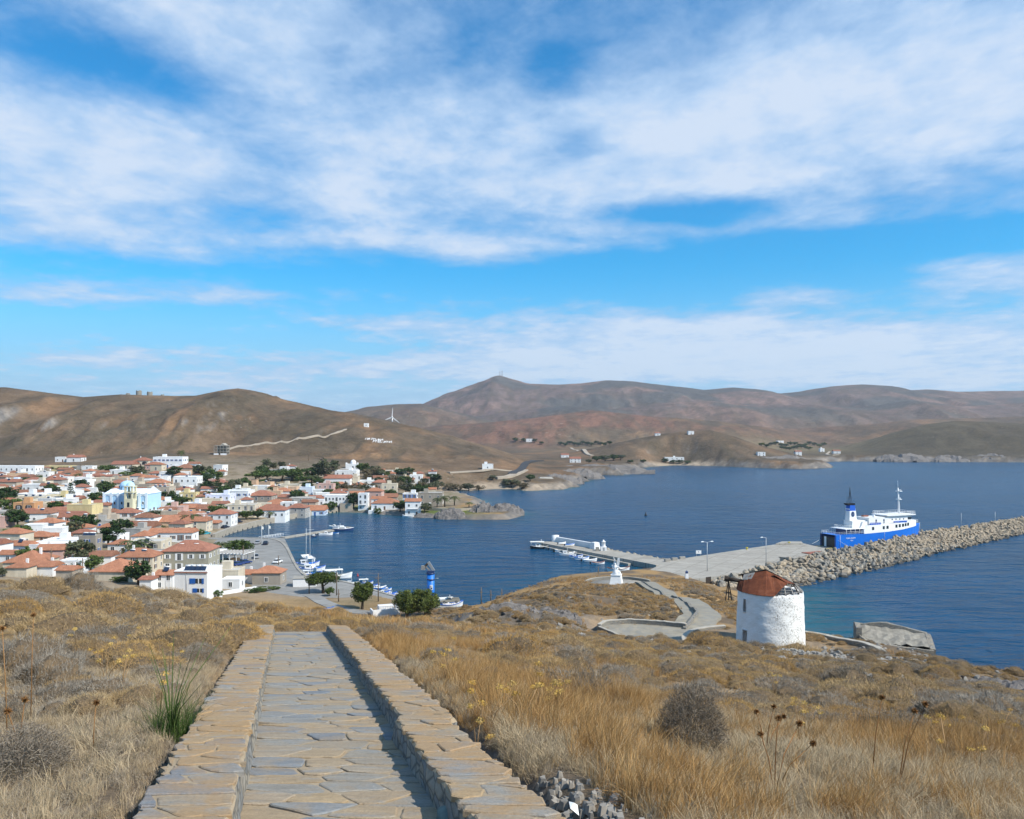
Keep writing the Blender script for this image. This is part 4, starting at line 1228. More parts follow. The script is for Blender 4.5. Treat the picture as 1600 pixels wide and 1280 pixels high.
def special_plants():
 rng = np.random.default_rng(31)
 V, Fc = [], []
 for k in range(11000):
  a = rng.uniform(0, 2 * pi); e = math.asin(rng.uniform(0.0, 1)); rr = rng.uniform(0.35, 1.0) ** 0.5
  p = np.array([cos(a) * cos(e) * 0.50, sin(a) * cos(e) * 0.46, sin(e) * 0.85]) * rr
  d = p / np.linalg.norm(p) * 0.6 + rng.normal(0, 0.6, 3); d /= np.linalg.norm(d)
  s = np.cross(d, rng.normal(0, 1, 3)); s /= np.linalg.norm(s)
  L_ = rng.uniform(0.04, 0.13); w = rng.uniform(0.0014, 0.0034)
  o = len(V); V += [tuple(p - s * w), tuple(p + s * w), tuple(p + d * L_ + s * w * .4)]; Fc.append((o, o + 1, o + 2))
 for k in range(26):
  a = rng.uniform(0, 2 * pi); e = rng.uniform(0.4, 1.5)
  tip = np.array([cos(a) * cos(e) * 0.45, sin(a) * cos(e) * 0.42, sin(e) * 0.75])
  o = len(V); w = 0.006
  V += [(-w, 0, 0), (w, 0, 0), tuple(tip + (w * .4, 0, 0)), tuple(tip - (w * .4, 0, 0))]; Fc.append((o, o + 1, o + 2, o + 3))
 me = bpy.data.meshes.new('dead_bush'); me.from_pydata(V, [], Fc); me.materials.append(M['twig_dark']); me.update()
 x, y, z = ground_spot(1080, 8.5)
 tag(obj('dead_bush', me, None, (x, y, z - 0.04), 0.4, 0.80), 'big dead grey twiggy bush standing in the golden grass', 'bush')
 x, y, z = ground_spot(35, 6.6)
 tag(obj('dead_bush', me, None, (x, y, z - 0.12), 2.0, (1.05, 0.9, 0.62)), 'sprawling grey dead brushwood at the left edge below the cushion shrubs', 'bush')
 me = blade_mesh('fennel', M['fennel'], 420, 0.20, 0.12, 0.50, 0.75, (0.15, 0.1), 0.0026, rng)
 root = thing('fennel', 'green feathery fennel bush growing beside the left path wall', 'plant', (0, 0, 0))
 x, y, z = ground_spot(268, 8.1)
 root.location = (x, y, z)
 obj('foliage', me, root)
 b = MB()
 for k in range(16):
  a = rng.uniform(0, 6.28); l = rng.uniform(0.5, 1.1); ln = rng.uniform(0.15, 0.7)
  b.tube([(0, 0, 0), (cos(a) * ln * 0.3, sin(a) * ln * 0.3, l * 0.5), (cos(a) * ln, sin(a) * ln, l)], [0.006, 0.005, 0.002], 4)
 b.build('stems', M['fennel'], root)
 spots = [(868, 9.6, 9), (840, 9.2, 4), (760, 8.3, 5), (700, 12, 5), (690, 13.5, 4), (1258, 11.5, 5), (1250, 10.6, 3), (745, 8.0, 3), (1490, 12, 4), (1560, 13, 4), (1480, 10, 4), (1530, 9.2, 3), (1210, 16, 5), (820, 8.6, 3),
             (165, 12, 4), (160, 14, 3), (190, 10.5, 3), (120, 15, 3), (265, 12.5, 2), (250, 9.0, 2), (196, 16, 3)]
 seen_ = {}
 for (px, Y, n) in sorted(spots):
  x, y, z = ground_spot(px, Y)
  where = 'left of the footpath' if px < 420 else ('near the right path wall' if px < 900 else 'in the grass towards the sea')
  seen_[where] = seen_.get(where, 0) + 1
  nth = ['leftmost', 'second from left', 'third from left', 'fourth from left', 'fifth from left', 'sixth from left', 'seventh from left', 'eighth from left', 'ninth from left'][seen_[where] - 1]
  root = thing('dry_umbel_plant', 'dead plant with golden seed heads, %s, %s' % (nth, where), 'plant', (x, y, z), rng.uniform(0, 6), 'golden seed-head plants ' + where)
  st = MB(); hd_v, hd_f = [], []
  for k in range(n):
   a = rng.uniform(0, 6.28); l = rng.uniform(0.28, 0.6); ln = rng.uniform(0.03, 0.30)
   tip = np.array([cos(a) * ln, sin(a) * ln, l])
   st.tube([(0, 0, -0.03), tuple(tip * (0.35, 0.35, 0.55)), tuple(tip)], [0.006, 0.005, 0.003], 4)
   for q in range(60):
    d = rng.normal(0, 1, 3); d /= np.linalg.norm(d)
    p = tip + d * np.array([0.055, 0.055, 0.032]) * rng.uniform(0.4, 1)
    s1 = rng.normal(0, 1, 3); s1 /= np.linalg.norm(s1); s2 = np.cross(s1, d)
    w = rng.uniform(0.006, 0.013); o = len(hd_v)
    hd_v += [tuple(p - s1 * w), tuple(p + s1 * w), tuple(p + s2 * w * 1.4)]; hd_f.append((o, o + 1, o + 2))
  st.build('stems', M['stem'], root)
  m2 = bpy.data.meshes.new('seed_heads'); m2.from_pydata(hd_v, [], hd_f); m2.materials.append(M['umbel']); m2.update()
  obj('seed_heads', m2, root)
 th = [(1362, 8.0, 0.78, 'single brown thistle head on a slanting stem above the right slope', [(0.10, 0.0, 1.0)]),
          (1402, 7.6, 0.80, 'pair of open brown thistle heads on a slanting stem above the right slope', [(0.16, 0, 0.92), (0.26, 0, 1.0)]),
          (1210, 7.2, 0.62, 'branching brown thistle among the long grass right of the dead bush', [(-0.12, 0, 0.8), (0.05, 0.05, 1.0), (0.22, 0, 0.95), (0.32, -.05, 0.7)]),
          (1196, 9.0, 0.5, 'leafless brown branching stalk behind the long grass', [(-0.1, 0, 0.9), (0.1, 0.02, 1.0), (0.2, 0, 0.8)]),
          (12, 7.6, 1.12, 'tall thistle head at the left edge above the grey shrubs', [(-0.05, 0, 1.0)]),
          (48, 9.0, 1.20, 'tall thin thistle beside the left edge', [(0.03, 0, 1.0)]),
          (145, 7.4, 0.42, 'thistle head in the middle of the left grey shrubs', [(0.03, 0, 1.0)]),
          (30, 7.2, 0.50, 'low brown thistle head over the grey shrubs at left', [(0.05, 0, 1.0), (-0.1, 0, .8)])]
 for (px, Y, h, lab, heads) in th:
  x, y, z = ground_spot(px, Y)
  root = thing('dry_thistle', lab, 'thistle', (x, y, z))
  b = MB()
  for (hx, hy, hh) in heads:
   b.tube([(0, 0, -0.05), (hx * 0.4, hy * .5, h * hh * 0.55), (hx, hy, h * hh)], [0.006, 0.0045, 0.003], 5)
  b.build('stem', M['thistle'], root)
  for (hx, hy, hh) in heads:
   V, Fc = [], []
   c = np.array([hx, hy, h * hh])
   for q in range(150):
    d = rng.normal(0, 1, 3); d[2] = d[2] * 0.8 + 0.35; d /= np.linalg.norm(d)
    s1 = np.cross(d, rng.normal(0, 1, 3)); s1 /= np.linalg.norm(s1)
    o = len(V); w = 0.006
    V += [tuple(c + d * 0.008 - s1 * w), tuple(c + d * 0.008 + s1 * w), tuple(c + d * rng.uniform(0.025, 0.045))]; Fc.append((o, o + 1, o + 2))
   m2 = bpy.data.meshes.new('seed_head'); m2.from_pydata(V, [], Fc); m2.materials.append(M['thistle']); m2.update()
   obj('seed_head', m2, root)
 M['rubble_pale'] = plain('pale_rubble', (0.27, 0.25, 0.22), 0.9, 0, 0.35, 6)
 b = MB()
 ys_ = rng.uniform(4.6, 6.4, 150); xs_ = xr(ys_) + 0.64 + np.abs(rng.normal(0, 0.24, 150)); zr_ = land(xs_, ys_)
 for k in range(150):
  X, Y = xs_[k], ys_[k]
  s = rng.uniform(0.012, 0.055)
  z = zr_[k] + 0.01
  n = 6
  pts = [(X + s * cos(i * 2 * pi / n) * rng.uniform(.6, 1.2), Y + s * sin(i * 2 * pi / n) * rng.uniform(.6, 1.2)) for i in range(n)]
  top = [(X + (p[0] - X) * .6, Y + (p[1] - Y) * .6) for p in pts]
  vs = [(p[0], p[1], z - 0.02) for p in pts] + [(p[0], p[1], z + s * rng.uniform(.6, 1.1)) for p in top]
  b.add(vs, [(i, (i + 1) % n, n + (i + 1) % n, n + i) for i in range(n)] + [tuple(range(n, 2 * n))])
 tag(b.build('loose_rubble', M['rubble_pale']), 'loose pale stone chips heaped against the right path wall', 'rubble', None, 'stuff')
 Y = 5.15; X = xr(Y) + 0.57
 b = MB()
 zc = cap_z(Y) + 0.012
 b.add([(X - .02, Y - .05, zc), (X + .035, Y - .04, zc - .05), (X + .03, Y + .02, zc - 0.01), (X - .025, Y + .015, zc + .015), (X + .005, Y - .015, zc + .02)], [(0, 1, 4), (1, 2, 4), (2, 3, 4), (3, 0, 4)])
 M['paper'] = plain('white_paper', (0.82, 0.82, 0.80), 0.7, 0, 0.05)
 tag(b.build('paper_scrap', M['paper']), 'small white scrap of crumpled paper at the edge of the right wall', 'paper')
 Y = 5.55; X = xr(Y) - 0.10; z = cap_z(Y) - FLOOR_DROP
 root = thing('cloth_sack', 'small grey-green tied sack lying against the right wall on the paving', 'sack', (X, Y, z))
 M['sack'] = plain('sack_cloth', (0.17, 0.22, 0.20), 0.85, 0, 0.3, 12)
 b = MB(); b.lathe([(0.0, 0.0), (0.09, 0.01), (0.115, 0.06), (0.10, 0.12), (0.055, 0.16), (0.022, 0.18)], 14)
 vs = [(p[0] * (1 + 0.08 * sin(i * 2.1)), p[1] * (1 + 0.08 * cos(i * 1.3)), p[2]) for i, p in enumerate(b.v)]
 b.v = [(q[0] * 1.05, q[1] * 1.05, q[2] * .62) for q in vs]; b.build('bag', M['sack'], root)
 b = MB(); b.lathe([(0.026, 0.105), (0.034, 0.115), (0.026, 0.125)], 10); b.tube([(0.0, 0, 0.115), (0.05, 0.02, 0.125), (0.09, 0.0, 0.08)], 0.005, 5); b.tube([(0, 0, 0.115), (-0.03, 0.04, 0.13), (-0.07, 0.05, 0.10)], 0.005, 5)
 b.build('tie', M['sack'], root)
special_plants()
# ------------------------------------------------------------------ the old windmill tower
def limewash_mat():
 t = NT('flaking_limewash').set(0.9, 0, 0.15)
 o = t.tc.outputs['Object']
 n = t.noise(1.4, 7, 0.7, o); f = t.noise(9, 6, 0.72, o); st = t.voro(3.4, vec=o, sc=(1, 1, 1.7))
 base = t.mix(t.ramp(n, [(0.3, 0.0), (0.7, 1.0)]), (0.74, 0.73, 0.70), (0.84, 0.84, 0.82))
 sep = t.new('ShaderNodeSeparateXYZ'); t.link(o, sep.inputs[0])
 side = t.ramp(t.m('ADD', t.m('MULTIPLY', sep.outputs[0], 0.16), 0.5), [(0.42, 0.0), (0.58, 1.0)])
 fl = t.m('MULTIPLY', t.ramp(f, [(0.48, 0.0), (0.57, 1.0)]), t.m('MULTIPLY', t.ramp(n, [(0.40, 0.0), (0.55, 1.0)]), side))
 c = t.mix(fl, base, (0.30, 0.28, 0.25))
 t.col(c)
 t.bump(t.mix(0.5, f, st.outputs['Distance']), 0.6, 0.05)
 return t.mat
def rust_mat():
 t = NT('rusty_sheet').set(0.85, 0.1, 0.2)
 o = t.tc.outputs['Object']
 n = t.noise(1.6, 6, 0.65, o, 0.4); f = t.noise(11, 5, 0.7, o)
 c = t.ramp(n, [(0.25, (0.075, 0.026, 0.014)), (0.5, (0.145, 0.045, 0.021)), (0.75, (0.21, 0.078, 0.038))])
 t.col(t.mix(1.0, c, t.ramp(f, [(0.25, 0.75), (0.75, 1.2)]), 'MULTIPLY'))
 t.bump(f, 0.3, 0.03)
 return t.mat
M['lime'] = limewash_mat(); M['rust'] = rust_mat()
M['oldwood'] = plain('weathered_wood', (0.27, 0.255, 0.235), 0.85, 0, 0.35, 4)
M['darkwood'] = plain('dark_wood', (0.045, 0.035, 0.028), 0.85, 0, 0.3, 4)
M['doorwood'] = plain('brown_door_wood', (0.13, 0.085, 0.05), 0.8, 0, 0.3, 4)
M['bare_earth'] = plain('bare_earth', (0.235, 0.175, 0.115), 0.95, 0, 0.35, 1.2)
def build_mill():
 cx, cy, cz = 23.9, 75.8, 25.5
 root = thing('windmill_tower', 'whitewashed round stone windmill tower with a half-collapsed rusty roof', 'windmill', (cx, cy, cz), -0.305)
 n, rows = 90, 26
 ht = 5.15
 def R(z): return 3.08 - 0.035 * z
 rng = np.random.default_rng(3)
 def rad(a, z, inner):
  return R(z) - (0.55 if inner else 0) + (0 if inner else 0.012 * (sin(a * 9 + z * 2) + sin(a * 17 - z * 5 + 1) + sin(a * 5 + z * 7)))
 da = 2 * pi / n
 def cell_open(k, r):
  a = (k + 0.5) * 360 / n; z = (r + 0.5) * ht / rows
  d = abs(a - 222.0)
  if d < 7.6 and z < 1.55: return True
  if d < 5.0 and z < 1.85: return True
  if abs(a - 220) < 4.2 and 3.45 < z < 4.65: return True
  return False
 b = MB()
 for inner in (0, 1):
  vs = [(rad(k * da, r * ht / rows, inner) * cos(k * da), rad(k * da, r * ht / rows, inner) * sin(k * da), -0.6 if r == 0 else r * ht / rows + (0.05 * sin(k * 0.7) * sin(k * 1.9) if r == rows else 0)) for r in range(rows + 1) for k in range(n)]
  fs = []
  for r in range(rows):
   for k in range(n):
    if cell_open(k, r): continue
    k2 = (k + 1) % n
    q = (r * n + k, r * n + k2, (r + 1) * n + k2, (r + 1) * n + k)
    fs.append(q if not inner else q[::-1])
  b.add(vs, fs, 0, True)
 N1 = (rows + 1) * n
 for k in range(n):
  k2 = (k + 1) % n
  b.f.append([rows * n + k, rows * n + k2, N1 + rows * n + k2, N1 + rows * n + k]); b.m.append(0); b.sm.append(False)
 for r in range(rows):
  for k in range(n):
   if not cell_open(k, r): continue
   k2 = (k + 1) % n
   for (kk, rr, e) in ((k - 1, r, ((r, k), (r + 1, k))), (k + 1, r, ((r + 1, k2), (r, k2))), (k, r + 1, ((r + 1, k), (r + 1, k2))), (k, r - 1, ((r, k2), (r, k)))):
    if rr < 0 or not cell_open(kk % n, rr):
     (r1, ka), (r2, kb) = e
     b.f.append([r1 * n + ka, r2 * n + kb, N1 + r2 * n + kb, N1 + r1 * n + ka]); b.m.append(0); b.sm.append(False)
 b.build('tower', M['lime'], root)
 def at(a, r, z): return (r * cos(radians(a)), r * sin(radians(a)), z)
 b = MB(); b.bar(at(225.0, 2.72, -0.1), at(225.0, 2.72, 1.66), 0.40, 0.06); b.build('door', M['doorwood'], root)
 b = MB(); b.bar(at(229.0, 2.88, -0.1), at(229.0, 2.88, 1.55), 0.10, 0.12); b.bar(at(215.2, 2.88, -0.1), at(215.2, 2.88, 1.55), 0.10, 0.12); b.bar(at(229, 2.88, 1.58), at(215, 2.88, 1.58), 0.10, 0.1); b.build('door_frame', M['oldwood'], root)
 b = MB(); b.bar(at(223.5, 2.85, 3.45), at(223.5, 2.85, 4.65), 0.07, 0.1); b.bar(at(216.5, 2.85, 3.45), at(216.5, 2.85, 4.65), 0.07, 0.1); b.bar(at(223.5, 2.85, 3.5), at(216.5, 2.85, 3.5), 0.07, 0.1); b.build('window_frame', M['oldwood'], root)
 R0, R1, R2 = np.array((-2.85, 0.55, 6.30)), np.array((-0.40, 0.10, 7.00)), np.array((2.55, 0.45, 5.55))
 def ridge(x):
  if x <= R1[0]:
   t = np.clip((x - R0[0]) / (R1[0] - R0[0]), 0, 1); return R0 + (R1 - R0) * t
  t = np.clip((x - R1[0]) / (R2[0] - R1[0]), 0, 1); return R1 + (R2 - R1) * t
 def eave(a, r=3.04): return np.array((r * cos(radians(a)), r * sin(radians(a)), 5.16))
 def sheet(p, q, r_, s_, t=0.03):
  p, q, r_, s_ = (np.array(v, float) for v in (p, q, r_, s_))
  nn = np.cross(q - p, s_ - p); nn /= np.linalg.norm(nn)
  vs = [p, q, r_, s_, p - nn * t, q - nn * t, r_ - nn * t, s_ - nn * t]
  bb = MB(); bb.add([tuple(v) for v in vs], [(0, 1, 2, 3), (7, 6, 5, 4), (0, 4, 5, 1), (1, 5, 6, 2), (2, 6, 7, 3), (3, 7, 4, 0)])
  return bb
 angs = [183, 199, 215, 231, 247, 262, 276]
 for i in range(len(angs) - 1):
  a, c = eave(angs[i]), eave(angs[i + 1])
  t0, t1 = ridge(a[0] * 0.92 + 0.05), ridge(c[0] * 0.92 + 0.05)
  if i == 5: t1 = ridge(0.15)
  jog = rng.uniform(-0.015, 0.03)
  if i in (0, 1):     # the upper strip has gone here: short sheets
   mid0 = a + (t0 - a) * 0.62; mid1 = c + (t1 - c) * 0.62
   sheet(a + (0, 0, jog), c + (0, 0, jog), mid1, mid0).build('roof_sheet', M['rust'], root)
  else:
   sheet(a + (0, 0, jog), c + (0, 0, jog), t1, t0).build('roof_sheet', M['rust'], root)
 a = eave(276); c = np.array((1.0, -2.0, 5.75))
 sheet(a, c, np.array((1.5, -0.8, 6.0)), ridge(0.15)).build('roof_sheet', M['rust'], root)
 sheet(np.array((0.2, -0.4, 6.72)), np.array((1.5, -0.8, 6.02)), np.array((2.1, 0.1, 5.85)), ridge(0.6)).build('roof_sheet', M['rust'], root)
 sheet(ridge(-0.6) + (0, 0.02, 0.03), ridge(0.5) + (0, .02, .03), np.array((1.3, 1.9, 5.55)), np.array((-0.5, 2.2, 5.6))).build('roof_sheet', M['rust'], root)
 sheet(ridge(-2.6) + (0, .02, .02), ridge(-1.9) + (0, .02, .02), np.array((-1.9, 1.7, 5.6)), np.array((-2.4, 1.4, 5.5))).build('roof_sheet', M['rust'], root)
 for (x0, x1) in ((-2.35, -1.9), (-1.85, -1.35)):
  pa, pb = eave(205) * 0.36 + ridge(x0) * 0.64, eave(222) * 0.36 + ridge(x1) * 0.64
  sheet(pa + (0, 0, .04), pb + (0, 0, .04), ridge(x1) + (0, -.02, .02), ridge(x0) + (0, -.02, .02)).build('roof_board', M['oldwood'], root)
 for a in range(282, 360 + 170, 16):
  e = eave(a, 2.85); t = ridge(e[0] * 0.8)
  b = MB(); b.bar(tuple(e), tuple(t), 0.09, 0.11); b.build('rafter', M['oldwood'] if a % 3 else M['darkwood'], root)
 b = MB(); b.bar(tuple(R0), tuple(R1), 0.12, 0.12); b.bar(tuple(R1), tuple(R2), 0.12, 0.12); b.build('ridge_beam', M['darkwood'], root)
 for i, a in enumerate((287, 296, 306, 316, 327, 340, 352)):
  e0, e1 = eave(a, 2.8), eave(a + 11, 2.8)
  for q in (0.10, 0.26, 0.40, 0.55):
   if rng.uniform() < 0.42: continue
   p0 = e0 + (ridge(e0[0] * .8) - e0) * q; p1 = e1 + (ridge(e1[0] * .8) - e1) * (q + rng.uniform(-.03, .03))
   b = MB(); b.bar(tuple(p0 + (0, 0, 0.08)), tuple(p1 + (0, 0, 0.08)), 0.16, 0.03); b.build('roof_board', M['oldwood'], root)
 b = MB(); b.tube([(-2.2, 0.4, 5.75), (-3.95, 0.1, 6.0)], [0.16, 0.20], 10); b.build('axle', M['darkwood'], root)
 b = MB(); b.tube([(-3.75, 0.1, 5.98), (-4.12, 0.08, 6.03)], [0.27, 0.27], 8, smooth=False); b.build('axle_hub', M['darkwood'], root)
 for dx in (-0.28, 0.02, 0.3):
  b = MB(); b.bar((-3.75, 0.1, 5.9), (-3.75 + dx, 0.0, 4.0), 0.10, 0.09); b.build('strut', M['darkwood'], root)
 b = MB(); b.bar((-4.0, .05, 4.7), (-3.5, .05, 4.72), 0.07, 0.07); b.build('brace', M['darkwood'], root)
build_mill()
def ribbon(name, pts, half, mat, lift=0.06, parent=None, z=None, sub=10, kind='structure', thick=0.3):
 """a paved strip draped over the land along world points (x, y)"""
 P = np.array([(p[0], p[1]) for p in pts], float)
 Q = []
 for a, b_ in zip(P[:-1], P[1:]):
  for k in range(sub): Q.append(a + (b_ - a) * k / sub)
 Q.append(P[-1]); Q = np.array(Q)
 for _ in range(3 * sub // 4):
  Q[1:-1] = (Q[:-2] + 2 * Q[1:-1] + Q[2:]) / 4
 T = np.gradient(Q, axis=0); T /= np.linalg.norm(T, axis=1)[:, None]
 Nn = np.stack([-T[:, 1], T[:, 0]], -1)
 hl, hr = half if hasattr(half, '__len__') else (half, half)
 zc = land(Q[:, 0], Q[:, 1], True) if z is None else np.full(len(Q), z)
 L_ = Q + Nn * hl; R_ = Q - Nn * hr
 if z is None:
  zc = np.maximum.reduce([zc, land(L_[:, 0], L_[:, 1]), land(R_[:, 0], R_[:, 1])])
  for _ in range(4): zc[1:-1] = np.maximum(zc[1:-1], (zc[:-2] + zc[2:]) / 2) * 0.5 + zc[1:-1] * 0.5
 b = MB()
 vs = []
 for l, r, zz in zip(L_, R_, zc):
  vs += [(l[0], l[1], zz + lift - thick), (l[0], l[1], zz + lift), (r[0], r[1], zz + lift), (r[0], r[1], zz + lift - thick)]
 fs = []
 for i in range(len(Q) - 1):
  for k in range(3):
   fs.append((i * 4 + k + 1, i * 4 + k, (i + 1) * 4 + k, (i + 1) * 4 + k + 1))
 fs += [(3, 2, 1, 0), tuple((len(Q) - 1) * 4 + k for k in range(4))]
 b.add(vs, [f[::-1] for f in fs])
 o = b.build(name, mat, parent)
 if kind: tag(o, kind=kind)
 return o, Q, Nn, zc
def paving_mat():
 t = NT('mid_paving').set(0.85, 0, 0.2)
 p = t.pos()
 v = t.voro(1.7, vec=p, sc=(1, 1, 0.2)); e = t.voro(1.7, 'DISTANCE_TO_EDGE', vec=p, sc=(1, 1, 0.2))
 n = t.noise(0.6, 6, 0.65, p)
 c = t.mix(t.ramp(v.outputs['Color'], [(0.2, 0.0), (0.8, 1.0)]), (0.30, 0.27, 0.21), (0.245, 0.235, 0.205))
 c = t.mix(t.ramp(e.outputs['Distance'], [(0.0, 0.7), (0.06, 0.0)]), c, (0.26, 0.22, 0.165))
 t.col(t.mix(1.0, c, t.ramp(n, [(0.3, 0.82), (0.7, 1.12)]), 'MULTIPLY'))
 return t.mat
M['paving'] = paving_mat()
M['drystone'] = plain('drystone', (0.285, 0.265, 0.225), 0.9, 0, 0.35, 2.5)
M['stone_pale'] = plain('pale_coping', (0.40, 0.37, 0.315), 0.9, 0, 0.2, 2)
def wall_along(pts, w, h, label, zf=None, mat='rubble', cop=True, group=None, name='stone_wall', jag=0.03):
 """a low stone wall following points; a flat coping lies on it"""
 P = np.array(pts, float)
 b, c = MB(), MB()
 n = len(P)
 T = np.gradient(P, axis=0); T /= np.linalg.norm(T, axis=1)[:, None]
 Nn = np.stack([-T[:, 1], T[:, 0]], -1)
 z0 = land(P[:, 0], P[:, 1]) if zf is None else np.full(len(P), float(zf))
 rng = np.random.default_rng(n)
 top = z0 + h + rng.uniform(-jag, jag, n)
 vs, cs = [], []
 for i in range(n):
  l, r = P[i] + Nn[i] * w / 2, P[i] - Nn[i] * w / 2
  vs += [(l[0], l[1], z0[i] - 0.8), (l[0], l[1], top[i]), (r[0], r[1], top[i]), (r[0], r[1], z0[i] - 0.8)]
  l, r = P[i] + Nn[i] * (w / 2 + .02), P[i] - Nn[i] * (w / 2 + .02)
  cs += [(l[0], l[1], top[i] + .003), (l[0], l[1], top[i] + 0.08), (r[0], r[1], top[i] + 0.08), (r[0], r[1], top[i] + .003)]
 fs = []
 for i in range(n - 1):
  for k in range(3): fs.append((i * 4 + k, i * 4 + k + 1, (i + 1) * 4 + k + 1, (i + 1) * 4 + k))
 fs += [(3, 2, 1, 0), tuple((n - 1) * 4 + k for k in range(4))]
 b.add(vs, [f[::-1] for f in fs])
 root = b.build(name, M[mat])
 tag(root, label, 'wall', group)
 if cop:
  c.add(cs, [f[::-1] for f in fs]); c.build('coping', M['stone_pale'], root)
 return root
def mid_ground():
 poly = [G(938, 984, 25), G(946, 978.5, 25), G(985, 976.5, 25), G(1040, 980.5, 25), G(1092, 979, 25), G(1110, 986, 25), G(1085, 1000, 25), G(1068, 1013, 25), G(1020, 1010, 25), G(984, 1006, 25), G(962, 995, 25)]
 b = MB(); b.prism(poly, 24.2, 25.16)
 o = b.build('plaza', M['paving']); tag(o, kind='structure')
 def arc(pts, m_=8):
  P = np.array(pts); out = []
  for i in range(len(P) - 1):
   for k in range(m_): out.append(P[i] + (P[i + 1] - P[i]) * k / m_)
  out.append(P[-1]); Q = np.array(out)
  for _ in range(6): Q[1:-1] = (Q[:-2] + 2 * Q[1:-1] + Q[2:]) / 4
  return Q
 wall_along(arc([G(936, 985, 25), G(946, 978, 25), G(985, 976, 25), G(1040, 980, 25), G(1072, 983.5, 25)]), 0.35, 0.45, 'curved low stone wall round the far side of the paved terrace', 25.1)
 wall_along(arc([G(936, 986, 25), G(960, 996, 25), G(982, 1006, 25)]), 0.25, 0.32, 'short straight stone edge on the near left side of the paved terrace', 25.1)
 wall_along(arc([G(920, 1008, 25), G(950, 1009.5, 25), G(984, 1007.5, 25)]), 0.3, 0.4, 'short low stone wall running from the paved terrace into the scrub')
 b = MB(); b.lathe([(0.0, 25.60), (3.0, 25.60), (5.0, 25.585), (6.3, 25.52)], 40, cx=22.6, cy=76.4);
 o = b.build('mill_terrace', M['bare_earth']); tag(o, kind='structure')
 ca = [(22.6 + 6.4 * cos(radians(a)), 76.4 + 6.4 * sin(radians(a))) for a in range(100, 232, 6)]
 wall_along(ca, 0.45, 0.4, 'curved low stone rim wall left of the windmill tower', 25.35)
 cb = [(23.9 + r * cos(radians(a)), 75.0 + r * sin(radians(a))) for a, r in zip(range(62, -40, -6), np.linspace(6.3, 9.3, 17))]
 wall_along(cb, 0.5, 0.3, 'curving low stone wall right of the windmill tower', None)
 W2 = [(w[0], w[1]) for w in WAY]
 ribbon('paved_way', W2, (2.6, 1.6), M['paving'], 0.10)
 wl = [(x - 1.1, y - 0.3) for x, y in W2]
 P = np.array(wl); Q = []
 for i in range(len(P) - 1):
  for k in range(9): Q.append(P[i] + (P[i + 1] - P[i]) * k / 9)
 Q = np.array(Q)
 for _ in range(6): Q[1:-1] = (Q[:-2] + 2 * Q[1:-1] + Q[2:]) / 4
 wall_along(Q, 0.35, 0.5, 'thin dark stone wall running down the middle of the paved way', None, 'rubble', False)
 x0, y0 = (1396 - 800) / F * 79, 79.0
 z0 = zat(x0, y0)
 root = thing('stone_ruin', 'roofless ruined stone hut with collapsed walls above the sea', 'ruin', (x0, y0, z0 - 0.2), -0.30)
 rng = np.random.default_rng(8)
 def ragged(xa, xb, y, hts, th, ax):
  b = MB(); n = len(hts)
  vs = []
  for i, h in enumerate(hts):
   x = xa + (xb - xa) * i / (n - 1)
   for (yy, zz) in ((-th / 2, -1.2), (-th / 2, h), (th / 2, h + rng.uniform(-.08, .08)), (th / 2, -1.2)):
    vs.append((x, y + yy, zz) if ax == 0 else (y + yy, x, zz))
  fs = []
  for i in range(n - 1):
   for k in range(3): fs.append((i * 4 + k, i * 4 + k + 1, (i + 1) * 4 + k + 1, (i + 1) * 4 + k))
  fs += [(3, 2, 1, 0), tuple((n - 1) * 4 + k for k in range(4))]
  b.add(vs, fs if ax else [f[::-1] for f in fs]); return b
 ragged(-3.2, 3.2, -1.6, [1.5, 0.95, 0.85, 0.8, 0.72, 0.66, 0.6, 0.62, 0.55, 0.5], 0.5, 0).build('front_wall', M['rubble'], root)
 ragged(-3.2, 3.2, 1.6, [2.0, 1.95, 2.1, 2.2, 2.15, 2.0, 1.9, 1.7, 1.55, 1.4], 0.5, 0).build('back_wall', M['rubble'], root)
 ragged(-1.34, 1.34, -3.2, [2.1, 2.2, 2.25, 2.1], 0.5, 1).build('side_wall', M['rubble'], root)
 ragged(-1.34, 1.34, 3.2, [0.6, 0.9, 1.2, 1.4], 0.5, 1).build('side_wall', M['rubble'], root)
 b = MB(); g = []
 for i in range(13):
  for j in range(7):
   x = -2.9 + 5.8 * i / 12; y = -1.3 + 2.6 * j / 6
   g.append((x, y, 0.75 + 1.15 * j / 6 - 0.5 * (i / 12) * j / 6 + rng.uniform(-.13, .13)))
 b.add(g, [(i * 7 + j, (i + 1) * 7 + j, (i + 1) * 7 + j + 1, i * 7 + j + 1) for i in range(12) for j in range(6)])
 b.build('rubble_fill', M['drystone'], root)
 x, y = (1504 - 800) / F * 47, 47.0
 b = MB(); b.tube([(0, 0, -0.2), (0.02, 0, 0.35)], [0.06, 0.05], 7); b.lathe([(0.0, 0.42), (0.09, 0.38), (0.10, 0.33), (0.05, 0.30)], 8)
 tag(b.build('marker_post', M['darkwood'], None, (x, y, zat(x, y))), 'short dark post standing on the bare slope at the right', 'post')
 rng = np.random.default_rng(44)
 protos = []
 for k in range(5):
  b = MB(); n = 7
  lo = [(cos(i * 2 * pi / n) * rng.uniform(.7, 1.1), sin(i * 2 * pi / n) * rng.uniform(.5, 0.8), 0) for i in range(n)]
  hi = [(p[0] * rng.uniform(.5, .85), p[1] * rng.uniform(.5, .85), rng.uniform(.35, .6)) for p in lo]
  b.add([(p[0], p[1], -0.3) for p in lo] + hi, [(i, (i + 1) % n, n + (i + 1) % n, n + i) for i in range(n)] + [tuple(range(n, 2 * n))])
  protos.append(b.mesh('stone', M['rubble_pale']))
 SPC = bpy.data.collections.new('stone_kinds')
